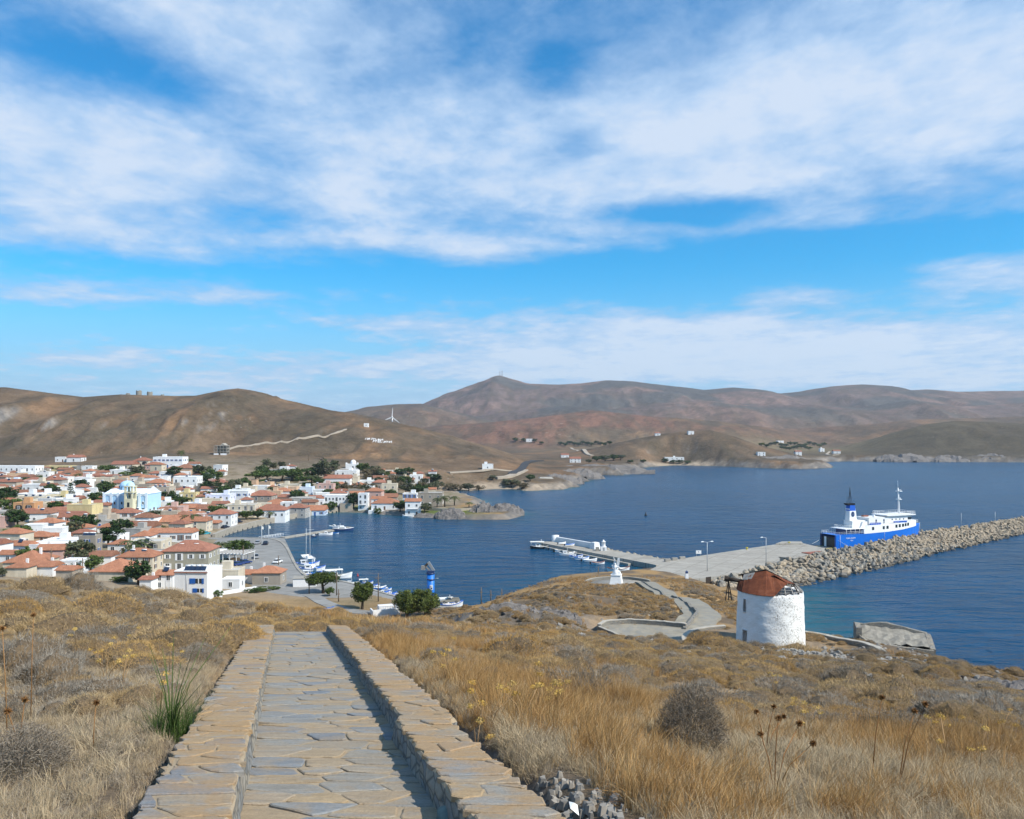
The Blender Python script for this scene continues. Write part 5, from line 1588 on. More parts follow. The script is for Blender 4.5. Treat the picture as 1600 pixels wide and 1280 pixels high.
 for i, me in enumerate(protos):
  SPC.objects.link(bpy.data.objects.new('stone_%02d' % i, me))
 n = 1500
 Y = np.concatenate([rng.normal(67, 4.5, n // 2), rng.uniform(28, 110, n // 2)])
 X = np.concatenate([rng.normal(25.5, 5.5, n // 2), rng.uniform(-0.15, 0.62, n // 2) * Y[n // 2:]])
 ok = free_of_paving(X, Y) & (coast_sd(X, Y) > 3) & ((Y > 52) | (X > 8))
 X, Y = X[ok], Y[ok]; m_ = len(X)
 scatter('scattered_stones', np.stack([X, Y, land(X, Y)], -1), np.stack([rng.normal(0, .25, m_), rng.normal(0, .25, m_), rng.uniform(0, 6.28, m_)], -1), np.clip(rng.lognormal(-1.75, 0.5, m_), 0, 0.42), rng.integers(0, 5, m_), SPC,
   'pale stones strewn over the slope below the windmill', 'stones')
mid_ground()
# ------------------------------------------------------------------ quick ground lookup for town and harbour
_gx = np.arange(-700, 720.1, 4.0); _gy = np.arange(120, 1500.1, 4.0)
_GX, _GY = np.meshgrid(_gx, _gy, indexing='ij')
_GZ = land(_GX, _GY, True)
def zg(X, Y):
 X = np.asarray(X, float); Y = np.asarray(Y, float)
 fx = np.clip((X - _gx[0]) / 4.0, 0, len(_gx) - 1.001); fy = np.clip((Y - _gy[0]) / 4.0, 0, len(_gy) - 1.001)
 i, j = fx.astype(int), fy.astype(int); fx, fy = fx - i, fy - j
 return (_GZ[i, j] * (1 - fx) + _GZ[i + 1, j] * fx) * (1 - fy) + (_GZ[i, j + 1] * (1 - fx) + _GZ[i + 1, j + 1] * fx) * fy
def spot(px, py, y0=150.0):
 """ground met by the line of sight through (px, py), beyond the camera's own hill"""
 Ys = np.geomspace(y0, 1490, 2200)
 Xs = (px - 800) / F * Ys
 dz = zg(Xs, Ys) - (H - (py - HZ) / F * Ys)
 i = int(np.argmax(dz >= 0))
 if dz[i] < 0:
  return hit(px, py, 1000.0)
 if i > 0:
  t = -dz[i - 1] / (dz[i] - dz[i - 1] + 1e-9); Y = Ys[i - 1] + (Ys[i] - Ys[i - 1]) * t
 else: Y = Ys[0]
 X = (px - 800) / F * Y
 return X, Y, float(zg(X, Y))
# ------------------------------------------------------------------ quays
def concrete_mat(name, c, sc=0.25, joints=False):
 t = NT(name).set(0.9, 0, 0.2)
 p = t.pos()
 n = t.noise(sc, 7, 0.66, p); f = t.noise(sc * 12, 4, 0.7, p)
 st = t.noise(sc * 0.5, 4, 0.6, p, 0.8, sc=(0.4, 1.6, 1))
 k = t.mix(1.0, t.ramp(n, [(0.28, 0.80), (0.7, 1.10)]), t.ramp(f, [(0.3, 0.9), (0.7, 1.06)]), 'MULTIPLY')
 k = t.mix(1.0, k, t.ramp(st, [(0.30, 0.72), (0.42, 1.0)]), 'MULTIPLY')
 if joints:
  br = t.new('ShaderNodeTexBrick'); br.offset = 0.0
  for q, v in (('Scale', 1.0), ('Brick Width', 7.0), ('Row Height', 5.0), ('Mortar Size', 0.09), ('Mortar Smooth', 0.3)): br.inputs[q].default_value = v
  br.inputs['Color1'].default_value = (1, 1, 1, 1); br.inputs['Color2'].default_value = (0.9, 0.9, 0.9, 1); br.inputs['Mortar'].default_value = (0.5, 0.48, 0.45, 1)
  mp = t.new('ShaderNodeMapping'); mp.inputs['Rotation'].default_value = (0, 0, 0.55); t.link(p, mp.inputs[0]); t.link(mp.outputs[0], br.inputs['Vector'])
  k = t.mix(1.0, k, br.outputs['Color'], 'MULTIPLY')
 t.col(t.mix(1.0, c, k, 'MULTIPLY'))
 return t.mat
M['concrete'] = concrete_mat('quay_concrete', (0.37, 0.345, 0.30), 0.25, True)
M['concrete_dk'] = concrete_mat('old_concrete', (0.30, 0.28, 0.25))
M['asphalt'] = concrete_mat('pale_asphalt', (0.28, 0.275, 0.26), 0.25, True)
M['asphalt_dk'] = concrete_mat('dark_asphalt', (0.055, 0.056, 0.06))
M['seastone'] = concrete_mat('sea_wall_stone', (0.36, 0.32, 0.26), 0.5)
M['white'] = plain('white_paint', (0.80, 0.80, 0.79), 0.5, 0, 0.06, 1.5, 0.4)
M['white_wall'] = wall_mat('white_render', (0.80, 0.80, 0.80), 0.14)
M['black'] = plain('black_paint', (0.012, 0.012, 0.014), 0.5, 0, 0.1)
M['dark'] = plain('dark_opening', (0.02, 0.022, 0.026), 0.35, 0, 0.2, 2, 0.5)
M['steel'] = plain('galvanised_steel', (0.42, 0.43, 0.44), 0.45, 0.6, 0.12)
M['blue_paint'] = plain('blue_paint', (0.012, 0.10, 0.50), 0.45, 0, 0.10, 1.2, 0.4)
M['blue_dark'] = plain('navy_paint', (0.02, 0.045, 0.13), 0.4, 0, 0.1, 1.2, 0.5)
M['tarp'] = plain('blue_tarpaulin', (0.02, 0.16, 0.55), 0.55, 0, 0.2, 3)
M['woodpole'] = plain('pole_wood', (0.14, 0.105, 0.075), 0.85, 0, 0.25, 3)
M['awning'] = plain('awning_cloth', (0.72, 0.70, 0.64), 0.7, 0, 0.08)
M['red'] = plain('red_paint', (0.45, 0.05, 0.03), 0.5)
M['yellow'] = plain('yellow_paint', (0.62, 0.50, 0.05), 0.5)
M['glassy'] = plain('tinted_glass', (0.02, 0.03, 0.04), 0.12, 0, 0.05, 1, 0.6)
M['brownslab'] = plain('red_brown_slab', (0.26, 0.10, 0.065), 0.85, 0, 0.15)
M['hullred'] = plain('antifouling', (0.28, 0.06, 0.04), 0.6)
def build_quays():
 poly = [(-127, 343.5), (-95.5, 343.5), (-63.5, 248.5), (-49, 242), (-32.5, 221), (-16, 203), (-8.5, 202), (-3, 206), (-8, 188), (-20, 186), (-40, 200), (-56, 210), (-66, 218), (-86, 246), (-100, 280), (-112, 305), (-131, 330)]
 b = MB(); b.prism(poly, -3.0, 1.95)
 tag(b.build('quay', M['asphalt']), kind='structure')
 edge = [(-126, 343), (-96, 343), (-64, 248), (-49.4, 241.5), (-33, 220.6), (-16.4, 202.6), (-8.5, 201.6)]
 ribbon('quay_kerb', edge, 0.45, M['concrete'], 2.12, None, 0.0, 8, 'structure', 0.16)
 lane = [spot(395, 921), spot(440, 923), spot(470, 926), spot(490, 932), spot(503, 941), spot(522, 949), spot(545, 955), spot(575, 958), spot(605, 955)]
 ribbon('lane', [(p[0], p[1]) for p in lane], 1.9, M['asphalt'], 0.12)
 cw = np.array([(-127.5, 350), (-129, 376), (-126, 403), (-119, 436), (-110, 468), (-101, 480)])
 ribbon('shore_road', [(x - 5.5, y + (3 if i > 3 else 0.5)) for i, (x, y) in enumerate(cw)], 5.0, M['asphalt'], 0.0, None, 2.35, 12, 'structure', 4.0)
 P = []
 for a, b_ in zip(cw[:-1], cw[1:]):
  for k in range(10): P.append(a + (b_ - a) * k / 10)
 P = np.array(P + [cw[-1]])
 for _ in range(6): P[1:-1] = (P[:-2] + 2 * P[1:-1] + P[2:]) / 4
 sw = wall_along(P, 1.3, 3.1, 'curved pale stone sea wall along the town waterfront', -0.4, 'seastone', True, None, 'sea_wall', 0.0)
 T = np.gradient(P, axis=0); T /= np.linalg.norm(T, axis=1)[:, None]
 dh = MB(); dh.box(-0.5, 0.5, -0.08, 0.08, -0.25, 0.75); dm = dh.mesh('drain_opening', M['dark'])
 for i in range(2, len(P), 2):
  n = np.array([T[i][1], -T[i][0]])
  o = obj('drain_opening', dm, sw, (P[i][0] + n[0] * 0.66, P[i][1] + n[1] * 0.66, 0.0), atan2(T[i][1], T[i][0]))
 pl = [G(1016, 890, 1.8), G(1045, 876, 1.8), G(1212, 850.5, 1.8), G(1255, 849, 1.8), G(1293, 858, 1.8), G(1232, 884, 1.8), G(1110, 902, 1.8), G(1048, 909, 1.8)]
 b = MB(); b.prism(pl, -4.0, 1.8)
 tag(b.build('pier', M['concrete']), kind='structure')
 b = MB(); b.prism([G(1212, 851.5, 1.8), G(1222, 848, 1.8), G(1252, 848, 1.8), G(1255, 851, 1.8)], 1.81, 2.3)
 tag(b.build('pier_step', M['concrete']), kind='structure')
 a, c = np.array((48.0, 273.0)), np.array((10.5, 331.0)); d = (c - a) / np.linalg.norm(c - a); nn = np.array((0.84, 0.54));
 b = MB(); b.prism([tuple(a), tuple(c), tuple(c + nn * 9), tuple(a + nn * 11)], -4, 1.75)
 tag(b.build('mole', M['concrete']), kind='structure')
 b = MB(); b.prism([tuple(a - nn * 1.8 + d * 12), tuple(c - nn * 1.6 - d * 3), tuple(c - nn * 0.02 - d * 3), tuple(a - nn * 0.02 + d * 12)], -4, 0.75)
 tag(b.build('mole_ledge', M['concrete']), kind='structure')
 e0, e1 = c + nn * 7.2 - d * 2, c + nn * 7.6 - d * 27
 L_ = np.linalg.norm(e1 - e0); ang = atan2(e1[1] - e0[1], e1[0] - e0[0])
 root = thing('harbour_wall', 'long white parapet wall with thick ends on the small mole', 'wall', (e0[0], e0[1], 1.75), ang)
 b = MB(); b.box(0.6, L_ - 0.6, -0.5, 0.5, 0, 2.0); b.build('parapet', M['white_wall'], root)
 b = MB(); b.lathe([(1.5, 0), (1.5, 2.5), (0.0, 2.6)], 18); b.build('round_end', M['white_wall'], root)
 b = MB(); b.frus(L_ - 1.2, L_ + 1.6, -1.5, 1.5, 0, L_ - 0.9, L_ + 1.3, -1.2, 1.2, 2.4); b.build('square_end', M['white_wall'], root)
 p = c + nn * 7.0 - d * 33
 root = thing('light_tower', 'small white cylindrical harbour light on a box base on the mole', 'lighthouse', (p[0], p[1], 1.75))
 b = MB(); b.box(-1.1, 1.1, -1.0, 1.0, 0, 1.5); b.build('base', M['white_wall'], root)
 b = MB(); b.lathe([(0.75, 1.5), (0.7, 3.2), (0.85, 3.25), (0.85, 3.4), (0.35, 3.5), (0.3, 3.9), (0.0, 4.1)], 16); b.build('lantern', M['white'], root)
 b = MB(); b.box(-0.35, 0.35, -1.04, -1.0, 0.1, 1.2); b.build('door', M['steel'], root)
 b = MB(); b.box(-2.9, -1.7, -0.6, 0.6, 0, 1.3); o = b.build('equipment_box', M['concrete_dk'], None, (p[0], p[1], 1.755)); tag(o, 'grey concrete equipment box beside the small harbour light', 'box')
 rng = np.random.default_rng(4)
 x, y = G(1226, 884, 1.8)
 root = thing('pier_hut', 'flat-roofed grey concrete hut with a pale front on the edge of the pier', 'hut', (x + 2.5, y + 3.0, 1.8), 0.85)
 b = MB(); b.box(-2.2, 9.0, -2.3, 2.3, -3, 2.3); b.build('body', M['concrete'], root)
 b = MB(); b.box(-2.5, 9.3, -2.6, 2.6, 2.303, 2.55); b.build('roof_slab', M['concrete'], root)
 x, y = G(1275, 864.5, 1.8)
 b = MB(); b.box(-4.5, 4.5, -2.6, 2.6, 0, 0.25)
 tag(b.build('ramp_slab', M['brownslab'], None, (x, y, 1.81), 0.45), 'red-brown slab lying on the pier beside the ferry stern', 'slab')
 bo = MB(); bo.lathe([(0.0, 0.95), (0.5, 0.9), (0.5, 0.7), (0.3, 0.6), (0.3, 0.0)], 10)
 bm = bo.mesh('bollard', M['yellow']); bo2 = MB(); bo2.box(-1.0, 1.0, -0.5, 0.5, 0, 0.9); bm2 = bo2.mesh('mooring_block', M['concrete_dk'])
 for (px, py) in ((1166, 858.5), (1232, 850.0)):
  x, y = G(px, py, 1.8); tag(obj('bollard', bm, None, (x, y - 0.8, 1.8)), ('yellow mooring bollard midway along the outer edge of the pier' if px < 1200 else 'yellow mooring bollard near the far corner of the pier'), 'bollard', 'mooring bollards on the pier')
 for i, (px, py) in enumerate(((1042, 876.5), (1053, 874.8), (1065, 873))):
  x, y = G(px, py, 1.8); tag(obj('mooring_block', bm2, None, (x, y - 1.0, 1.8), 0.3), ('concrete mooring block nearest the mole on the pier edge', 'middle concrete mooring block on the pier edge', 'concrete mooring block nearest the notice board on the pier edge')[i], 'block', 'concrete mooring blocks on the pier')
 x, y = G(1091, 869, 1.8)
 root = thing('notice_board', 'white notice board on two posts at the pier edge', 'sign', (x, y - 0.6, 1.8))
 for s in (-0.75, 0.75):
  b = MB(); b.tube([(s, 0, 0), (s, 0, 2.0)], 0.06, 6); b.build('post', M['steel'], root)
 b = MB(); b.box(-0.95, 0.95, -0.06, 0.0, 0.9, 2.1); b.build('panel', M['white'], root)
 b = MB(); b.box(-0.14, 0.14, -0.075, -0.062, 1.4, 1.75); b.build('emblem', M['blue_dark'], root)
 def lamp(px, py, htpx, label, arms, z=1.8, grp='lamp posts round the harbour', base=None):
  x, y = G(px, py, z) if base is None else base
  h = htpx * y / F
  root = thing('lamp_post', label, 'lamp post', (x, y, z), 0.3, grp)
  b = MB(); b.tube([(0, 0, 0), (0, 0, h)], [0.12, 0.07], 7); b.build('pole', M['steel'], root)
  for s in arms:
   b = MB(); b.tube([(0, 0, h - 0.1), (s * 1.3, 0, h + 0.15)], 0.05, 5); b.build('arm', M['steel'], root)
   b = MB(); b.frus(s * 1.7 - 0.45, s * 1.7 + 0.45, -0.16, 0.16, h + 0.08, s * 1.7 - 0.3, s * 1.7 + 0.3, -0.08, 0.08, h + 0.25); b.build('lamp_head', M['white'], root)
 lamp(1105, 893, 46, 'tall double-armed lamp post on the pier near the notice board', (-1, 1))
 lamp(1197, 880, 40, 'tall lamp post on the pier just left of the grey hut', (-1,))
 for (px, py, hp, lab) in ((1437, 838, 22, 'slim white pole just ahead of the ferry bow'), (1502, 826, 24, 'slim pole standing on the middle of the breakwater'), (1555, 818, 18, 'slim pole near the far end of the breakwater')):
  x, y = G(px, py, 3.5); b = MB(); b.tube([(0, 0, -2), (0, 0, hp * y / F)], [0.11, 0.06], 6)
  tag(b.build('pole', M['steel'], None, (x, y, 3.5)), lab, 'pole', 'slim poles along the breakwater')
 x, y, z = hit(1073, 904, 170)
 root = thing('wayside_shrine', 'little white wayside shrine with a dark lantern on the slope by the pier', 'shrine', (x, y, z))
 b = MB(); b.frus(-0.5, 0.5, -0.5, 0.5, -0.3, -0.4, 0.4, -0.4, 0.4, 1.5); b.build('pedestal', M['white_wall'], root)
 b = MB(); b.box(-0.35, 0.35, -0.35, 0.35, 1.503, 2.0); b.frus(-0.42, 0.42, -0.42, 0.42, 2.0, -0.05, 0.05, -0.05, 0.05, 2.35); b.build('lantern_box', M['blue_dark'], root)
 x, y, z = hit(1107, 912, 150)
 b = MB(); b.box(-0.95, 0.95, -0.05, 0.05, -0.3, 1.9)
 tag(b.build('rusty_panel', M['darkwood'], None, (x, y, z), 0.5), 'upright dark rusty metal panel at the foot of the rubble slope', 'panel')
build_quays()
# ------------------------------------------------------------------ the breakwater
def rock_mat():
 t = NT('armour_stone').set(0.9, 0, 0.2)
 o = t.tc.outputs['Object']; p = t.pos()
 n = t.noise(0.8, 6, 0.68, p); f = t.noise(5, 5, 0.7, p)
 c = t.ramp(t.rnd(), [(0.0, (0.42, 0.335, 0.235)), (0.3, (0.23, 0.215, 0.19)), (0.6, (0.40, 0.355, 0.285)), (0.8, (0.30, 0.25, 0.19)), (1.0, (0.17, 0.175, 0.17))])
 k = t.mix(1.0, t.ramp(n, [(0.3, 0.6), (0.7, 1.2)]), t.ramp(f, [(0.3, 0.8), (0.7, 1.15)]), 'MULTIPLY')
 c = t.mix(1.0, c, k, 'MULTIPLY')
 sep = t.new('ShaderNodeSeparateXYZ'); t.link(p, sep.inputs[0])
 wet = t.ramp(t.m('ADD', t.m('MULTIPLY', sep.outputs[2], 0.5), t.m('MULTIPLY', n, 0.3)), [(0.30, 1.0), (0.62, 0.0)])   # weed and wet stone near the water
 t.col(t.mix(t.m('MULTIPLY', wet, 0.75), c, (0.055, 0.05, 0.042)))
 t.bump(f, 0.6, 0.12)
 return t.mat
M['rock'] = rock_mat()
def build_breakwater():
 rng = np.random.default_rng(21)
 crest = np.array([(58, 233), (70, 246), (83, 262), (113, 290), (135, 309), (173, 345), (254, 406), (345, 470)], float)
 toe = np.array([(66, 214), (76, 226), (88, 238), (103, 252), (120, 265), (145, 289), (229, 365), (320, 430)], float)
 def along(P, n=140):
  s = np.concatenate([[0], np.cumsum(np.linalg.norm(np.diff(P, axis=0), axis=1))]); q = np.linspace(0, s[-1], n)
  return np.stack([np.interp(q, s, P[:, 0]), np.interp(q, s, P[:, 1])], -1)
 C, T = along(crest), along(toe)
 n = len(C); m_ = 9
 vs = []
 for i in range(n):
  d = C[i] - T[i]
  for j in range(m_):
   t = j / 6.0            # 0 toe .. 1 crest .. 1.33 back toe
   p = T[i] + d * t
   z = -2.0 + 4.9 * min(t, 1) if t <= 1 else 2.9 - (t - 1) * 17
   vs.append((p[0] + rng.uniform(-.5, .5), p[1] + rng.uniform(-.5, .5), z + rng.uniform(-.35, .35)))
 b = MB(); b.add(vs, [(i * m_ + j, (i + 1) * m_ + j, (i + 1) * m_ + j + 1, i * m_ + j + 1) for i in range(n - 1) for j in range(m_ - 1)])
 b.f = [f[::-1] for f in b.f]
 root = b.build('breakwater', M['rock'])
 tag(root, 'long breakwater of boulders and concrete tetrapods running out past the ferry', 'breakwater')
 def boulder():
  b = MB(); k = 7
  rings = []
  for (z, r) in ((-0.55, 0.55), (-0.1, 1.0), (0.35, 0.85), (0.62, 0.35)):
   rings.append([(cos(2 * pi * i / k) * r * rng.uniform(.75, 1.2), sin(2 * pi * i / k) * r * rng.uniform(.6, 1.0), z * rng.uniform(.85, 1.15)) for i in range(k)])
  vs = [p for r in rings for p in r]
  fs = [(r * k + i, r * k + (i + 1) % k, (r + 1) * k + (i + 1) % k, (r + 1) * k + i) for r in range(3) for i in range(k)] + [tuple(3 * k + i for i in range(k))]
  b.add(vs, fs); return b
 def tetrapod():
  b = MB()
  for d in ((1, 1, 1), (-1, -1, 1), (-1, 1, -1), (1, -1, -1)):
   d = np.array(d) / sqrt(3)
   b.tube([tuple(d * 0.05), tuple(d * 1.05)], [0.48, 0.30], 6, smooth=False)
  return b
 B_ = [boulder() for _ in range(5)]; Tt = tetrapod()
 bm = [x.mesh('boulder', M['rock']) for x in B_]; tm = Tt.mesh('tetrapod', M['rock'])
 items = []
 for i in range(4600):
  u = rng.uniform(); k = int(u * (n - 1)); t = rng.uniform(0.24, 1.06)
  p = T[k] + (C[k] - T[k]) * t + rng.normal(0, 0.6, 2)
  z = -2.0 + 4.9 * min(t, 1)
  tet = p[0] > 106 + rng.normal(0, 6) and t > 0.12
  s = rng.uniform(1.0, 1.5) if tet else rng.lognormal(-0.2, 0.4) * (1.2 if t < 0.4 else 0.85)
  items.append((p[0], p[1], z, s, tet, t))
 kept = []; grid = {}
 for it in sorted(items, key=lambda q: -q[3]):
  key = (int(it[0] // 3), int(it[1] // 3)); bad = False
  for a in (-1, 0, 1):
   for c in (-1, 0, 1):
    for q in grid.get((key[0] + a, key[1] + c), ()):
     if (q[0] - it[0]) ** 2 + (q[1] - it[1]) ** 2 < (0.47 * (q[3] + it[3])) ** 2: bad = True
  if not bad: grid.setdefault(key, []).append(it); kept.append(it)
 vis = [k for k in kept if 800 + F * k[0] / k[1] < 1612 and k[5] < 1.05]
 vis.sort(key=lambda q: -q[3] / q[1])
 first = set(id(k) for k in vis[:298])
 rest_v, rest_f = [], []
 for it in kept:
  rot = rng.uniform(0, 6.28, 3); rot[:2] *= 1.0 if it[4] else 0.12
  src = Tt if it[4] else None; bi = rng.integers(0, 5)
  if id(it) in first:
   o = obj('tetrapod' if it[4] else 'boulder', tm if it[4] else bm[bi], root, (it[0], it[1], it[2] + it[3] * 0.32), 0, it[3])
   o.rotation_euler = tuple(rot)
  else:
   src = Tt if it[4] else B_[bi]
   ca, sa = cos(rot[2]), sin(rot[2]); cb, sb = cos(rot[0]), sin(rot[0])
   o_ = len(rest_v)
   for (x, y, z) in src.v:
    y, z = y * cb - z * sb, y * sb + z * cb
    x, y = x * ca - y * sa, x * sa + y * ca
    rest_v.append((it[0] + x * it[3], it[1] + y * it[3], it[2] + it[3] * 0.32 + z * it[3]))
   rest_f += [[i + o_ for i in f] for f in src.f]
 me = bpy.data.meshes.new('armour_rubble'); me.from_pydata(rest_v, [], rest_f); me.materials.append(M['rock']); me.update()
 tag(obj('armour_rubble', me, root), kind='stuff')
 a, c = np.array((48.0, 273.0)), np.array((10.5, 331.0)); nn = np.array((0.84, 0.54))
 V, Fc = [], []
 for i in range(90):
  t = rng.uniform(0.05, 0.62); p = a + (c - a) * t + nn * (10.2 + rng.uniform(-.4, 2.5)); s = rng.uniform(.5, 1.2); src = B_[rng.integers(0, 5)]
  o_ = len(V); V += [(p[0] + x * s, p[1] + y * s, 0.9 + z * s + rng.uniform(-.4, .5)) for x, y, z in src.v]; Fc += [[q + o_ for q in f] for f in src.f]
 me = bpy.data.meshes.new('mole_rocks'); me.from_pydata(V, [], Fc); me.materials.append(M['rock']); me.update()
 tag(obj('mole_rocks', me), 'rough pale rocks heaped along the outer edge of the small mole', 'rocks', None, 'stuff')
 def crag(name, cx, cy, sx, sy, h, label, seed, rz=0.0, grp=None, z0=-0.3):
  g = 22
  xs, ys = np.meshgrid(np.linspace(-1, 1, g), np.linspace(-1, 1, g), indexing='ij')
  r = np.hypot(xs, ys)
  z = (1 - r ** 2.2) * 0.9 + (fbm(xs * 2.4 + seed, ys * 2.4, 5, seed, ridged=True) - 0.5) * 1.3 + (fbm(xs * 6 + seed, ys * 6, 3, seed) - 0.5) * 0.6
  z = np.where(r > 1.05, -0.6, z) * h
  V = np.stack([xs * sx, ys * sy, z], -1).reshape(-1, 3)
  idx = np.arange(g * g).reshape(g, g)
  q = np.stack([idx[:-1, :-1], idx[1:, :-1], idx[1:, 1:], idx[:-1, 1:]], -1).reshape(-1, 4)
  tag(obj(name, np_mesh(name, V, q, M['crag']), None, (cx, cy, z0), rz), label, 'rock', grp)
 t = NT('grey_crag').set(0.9, 0, 0.2); p = t.pos()
 f = t.noise(0.9, 7, 0.7, p, 0.5, sc=(1, 1, 2.5)); t.col(t.ramp(f, [(0.25, (0.075, 0.07, 0.065)), (0.5, (0.17, 0.155, 0.145)), (0.75, (0.28, 0.25, 0.225))])); t.bump(f, 0.9, 0.5); M['crag'] = t.mat
 for (px, Y, sx_, sy_, h_, lab) in ((742, 84, 3.0, 2.0, 0.9, 'dark rock outcrop at the left foot of the knoll'), (790, 82, 3.6, 2.2, 1.1, 'broad dark rock outcrop in the middle of the knoll foot'), (845, 80, 3.4, 2.2, 1.0, 'dark rock outcrop at the right foot of the knoll'), (875, 83, 2.2, 1.8, 0.9, 'small dark crag beside the paved terrace end'),
                                       (1560, 45, 3.8, 2.8, 0.8, 'dark slate slope at the right edge above the sea'), (1630, 47, 3.6, 2.8, 0.9, 'second dark slate slab beyond the right edge')):
  x = (px - 800) / F * Y; crag('rock_outcrop', x, Y, sx_, sy_, h_, lab, int(px), 0.2, None, zat(x, Y) - 0.5)
 x, y = G(783, 806); crag('sea_rock', x, y + 4, 13, 9, 5.6, 'long grey rock at the tip of the small headland', 3)
 x, y = G(752, 808); crag('sea_rock', x, y + 4, 9, 8, 6.0, 'dark grey rock just left of the headland tip', 5)
 x, y = G(705, 811); crag('sea_rock', x, y + 2, 9.5, 5.5, 4.6, 'low grey rocks below the green turf of the headland', 9)
 x, y = G(664, 809); crag('sea_rock', x, y + 2, 7, 3.5, 2.0, 'small rocks by the moored white dinghy below the tall house', 12)
 x, y = G(592, 802); crag('sea_rock', x, y + 2, 9, 3.0, 1.9, 'flat pale rocks below the white terrace wall', 14)
 x, y = G(945, 741); crag('sea_rock', x, y + 18, 60, 24, 9, 'long dark rocky shore beyond the headland', 17, -0.1)
 x, y = G(870, 757); crag('sea_rock', x, y + 14, 26, 20, 7.5, 'grey rocky point beside the boathouse ruin', 19)
 x, y = G(905, 749); crag('sea_rock', x, y + 14, 28, 20, 8, 'middle stretch of the dark rocky shore beyond the boathouse', 22)
 x, y = G(1235, 729); crag('sea_rock', x, y + 22, 62, 26, 12, 'dark cliffy headland with an orange scar across the bay', 27, 0.1)
 for i, px in enumerate((1420, 1490, 1560, 1630)):
  x, y = (px - 800) / F * 1365, 1372.0
  crag('sea_rock', x, y + 16, 46, 26, 11 - 2 * (i % 2), ('leftmost of the dark cliffs under the far hill at right', 'second dark cliff from the left under the far hill at right', 'third dark cliff from the left under the far hill at right', 'rightmost of the dark cliffs under the far hill')[i], 31 + i * 3)
build_breakwater()
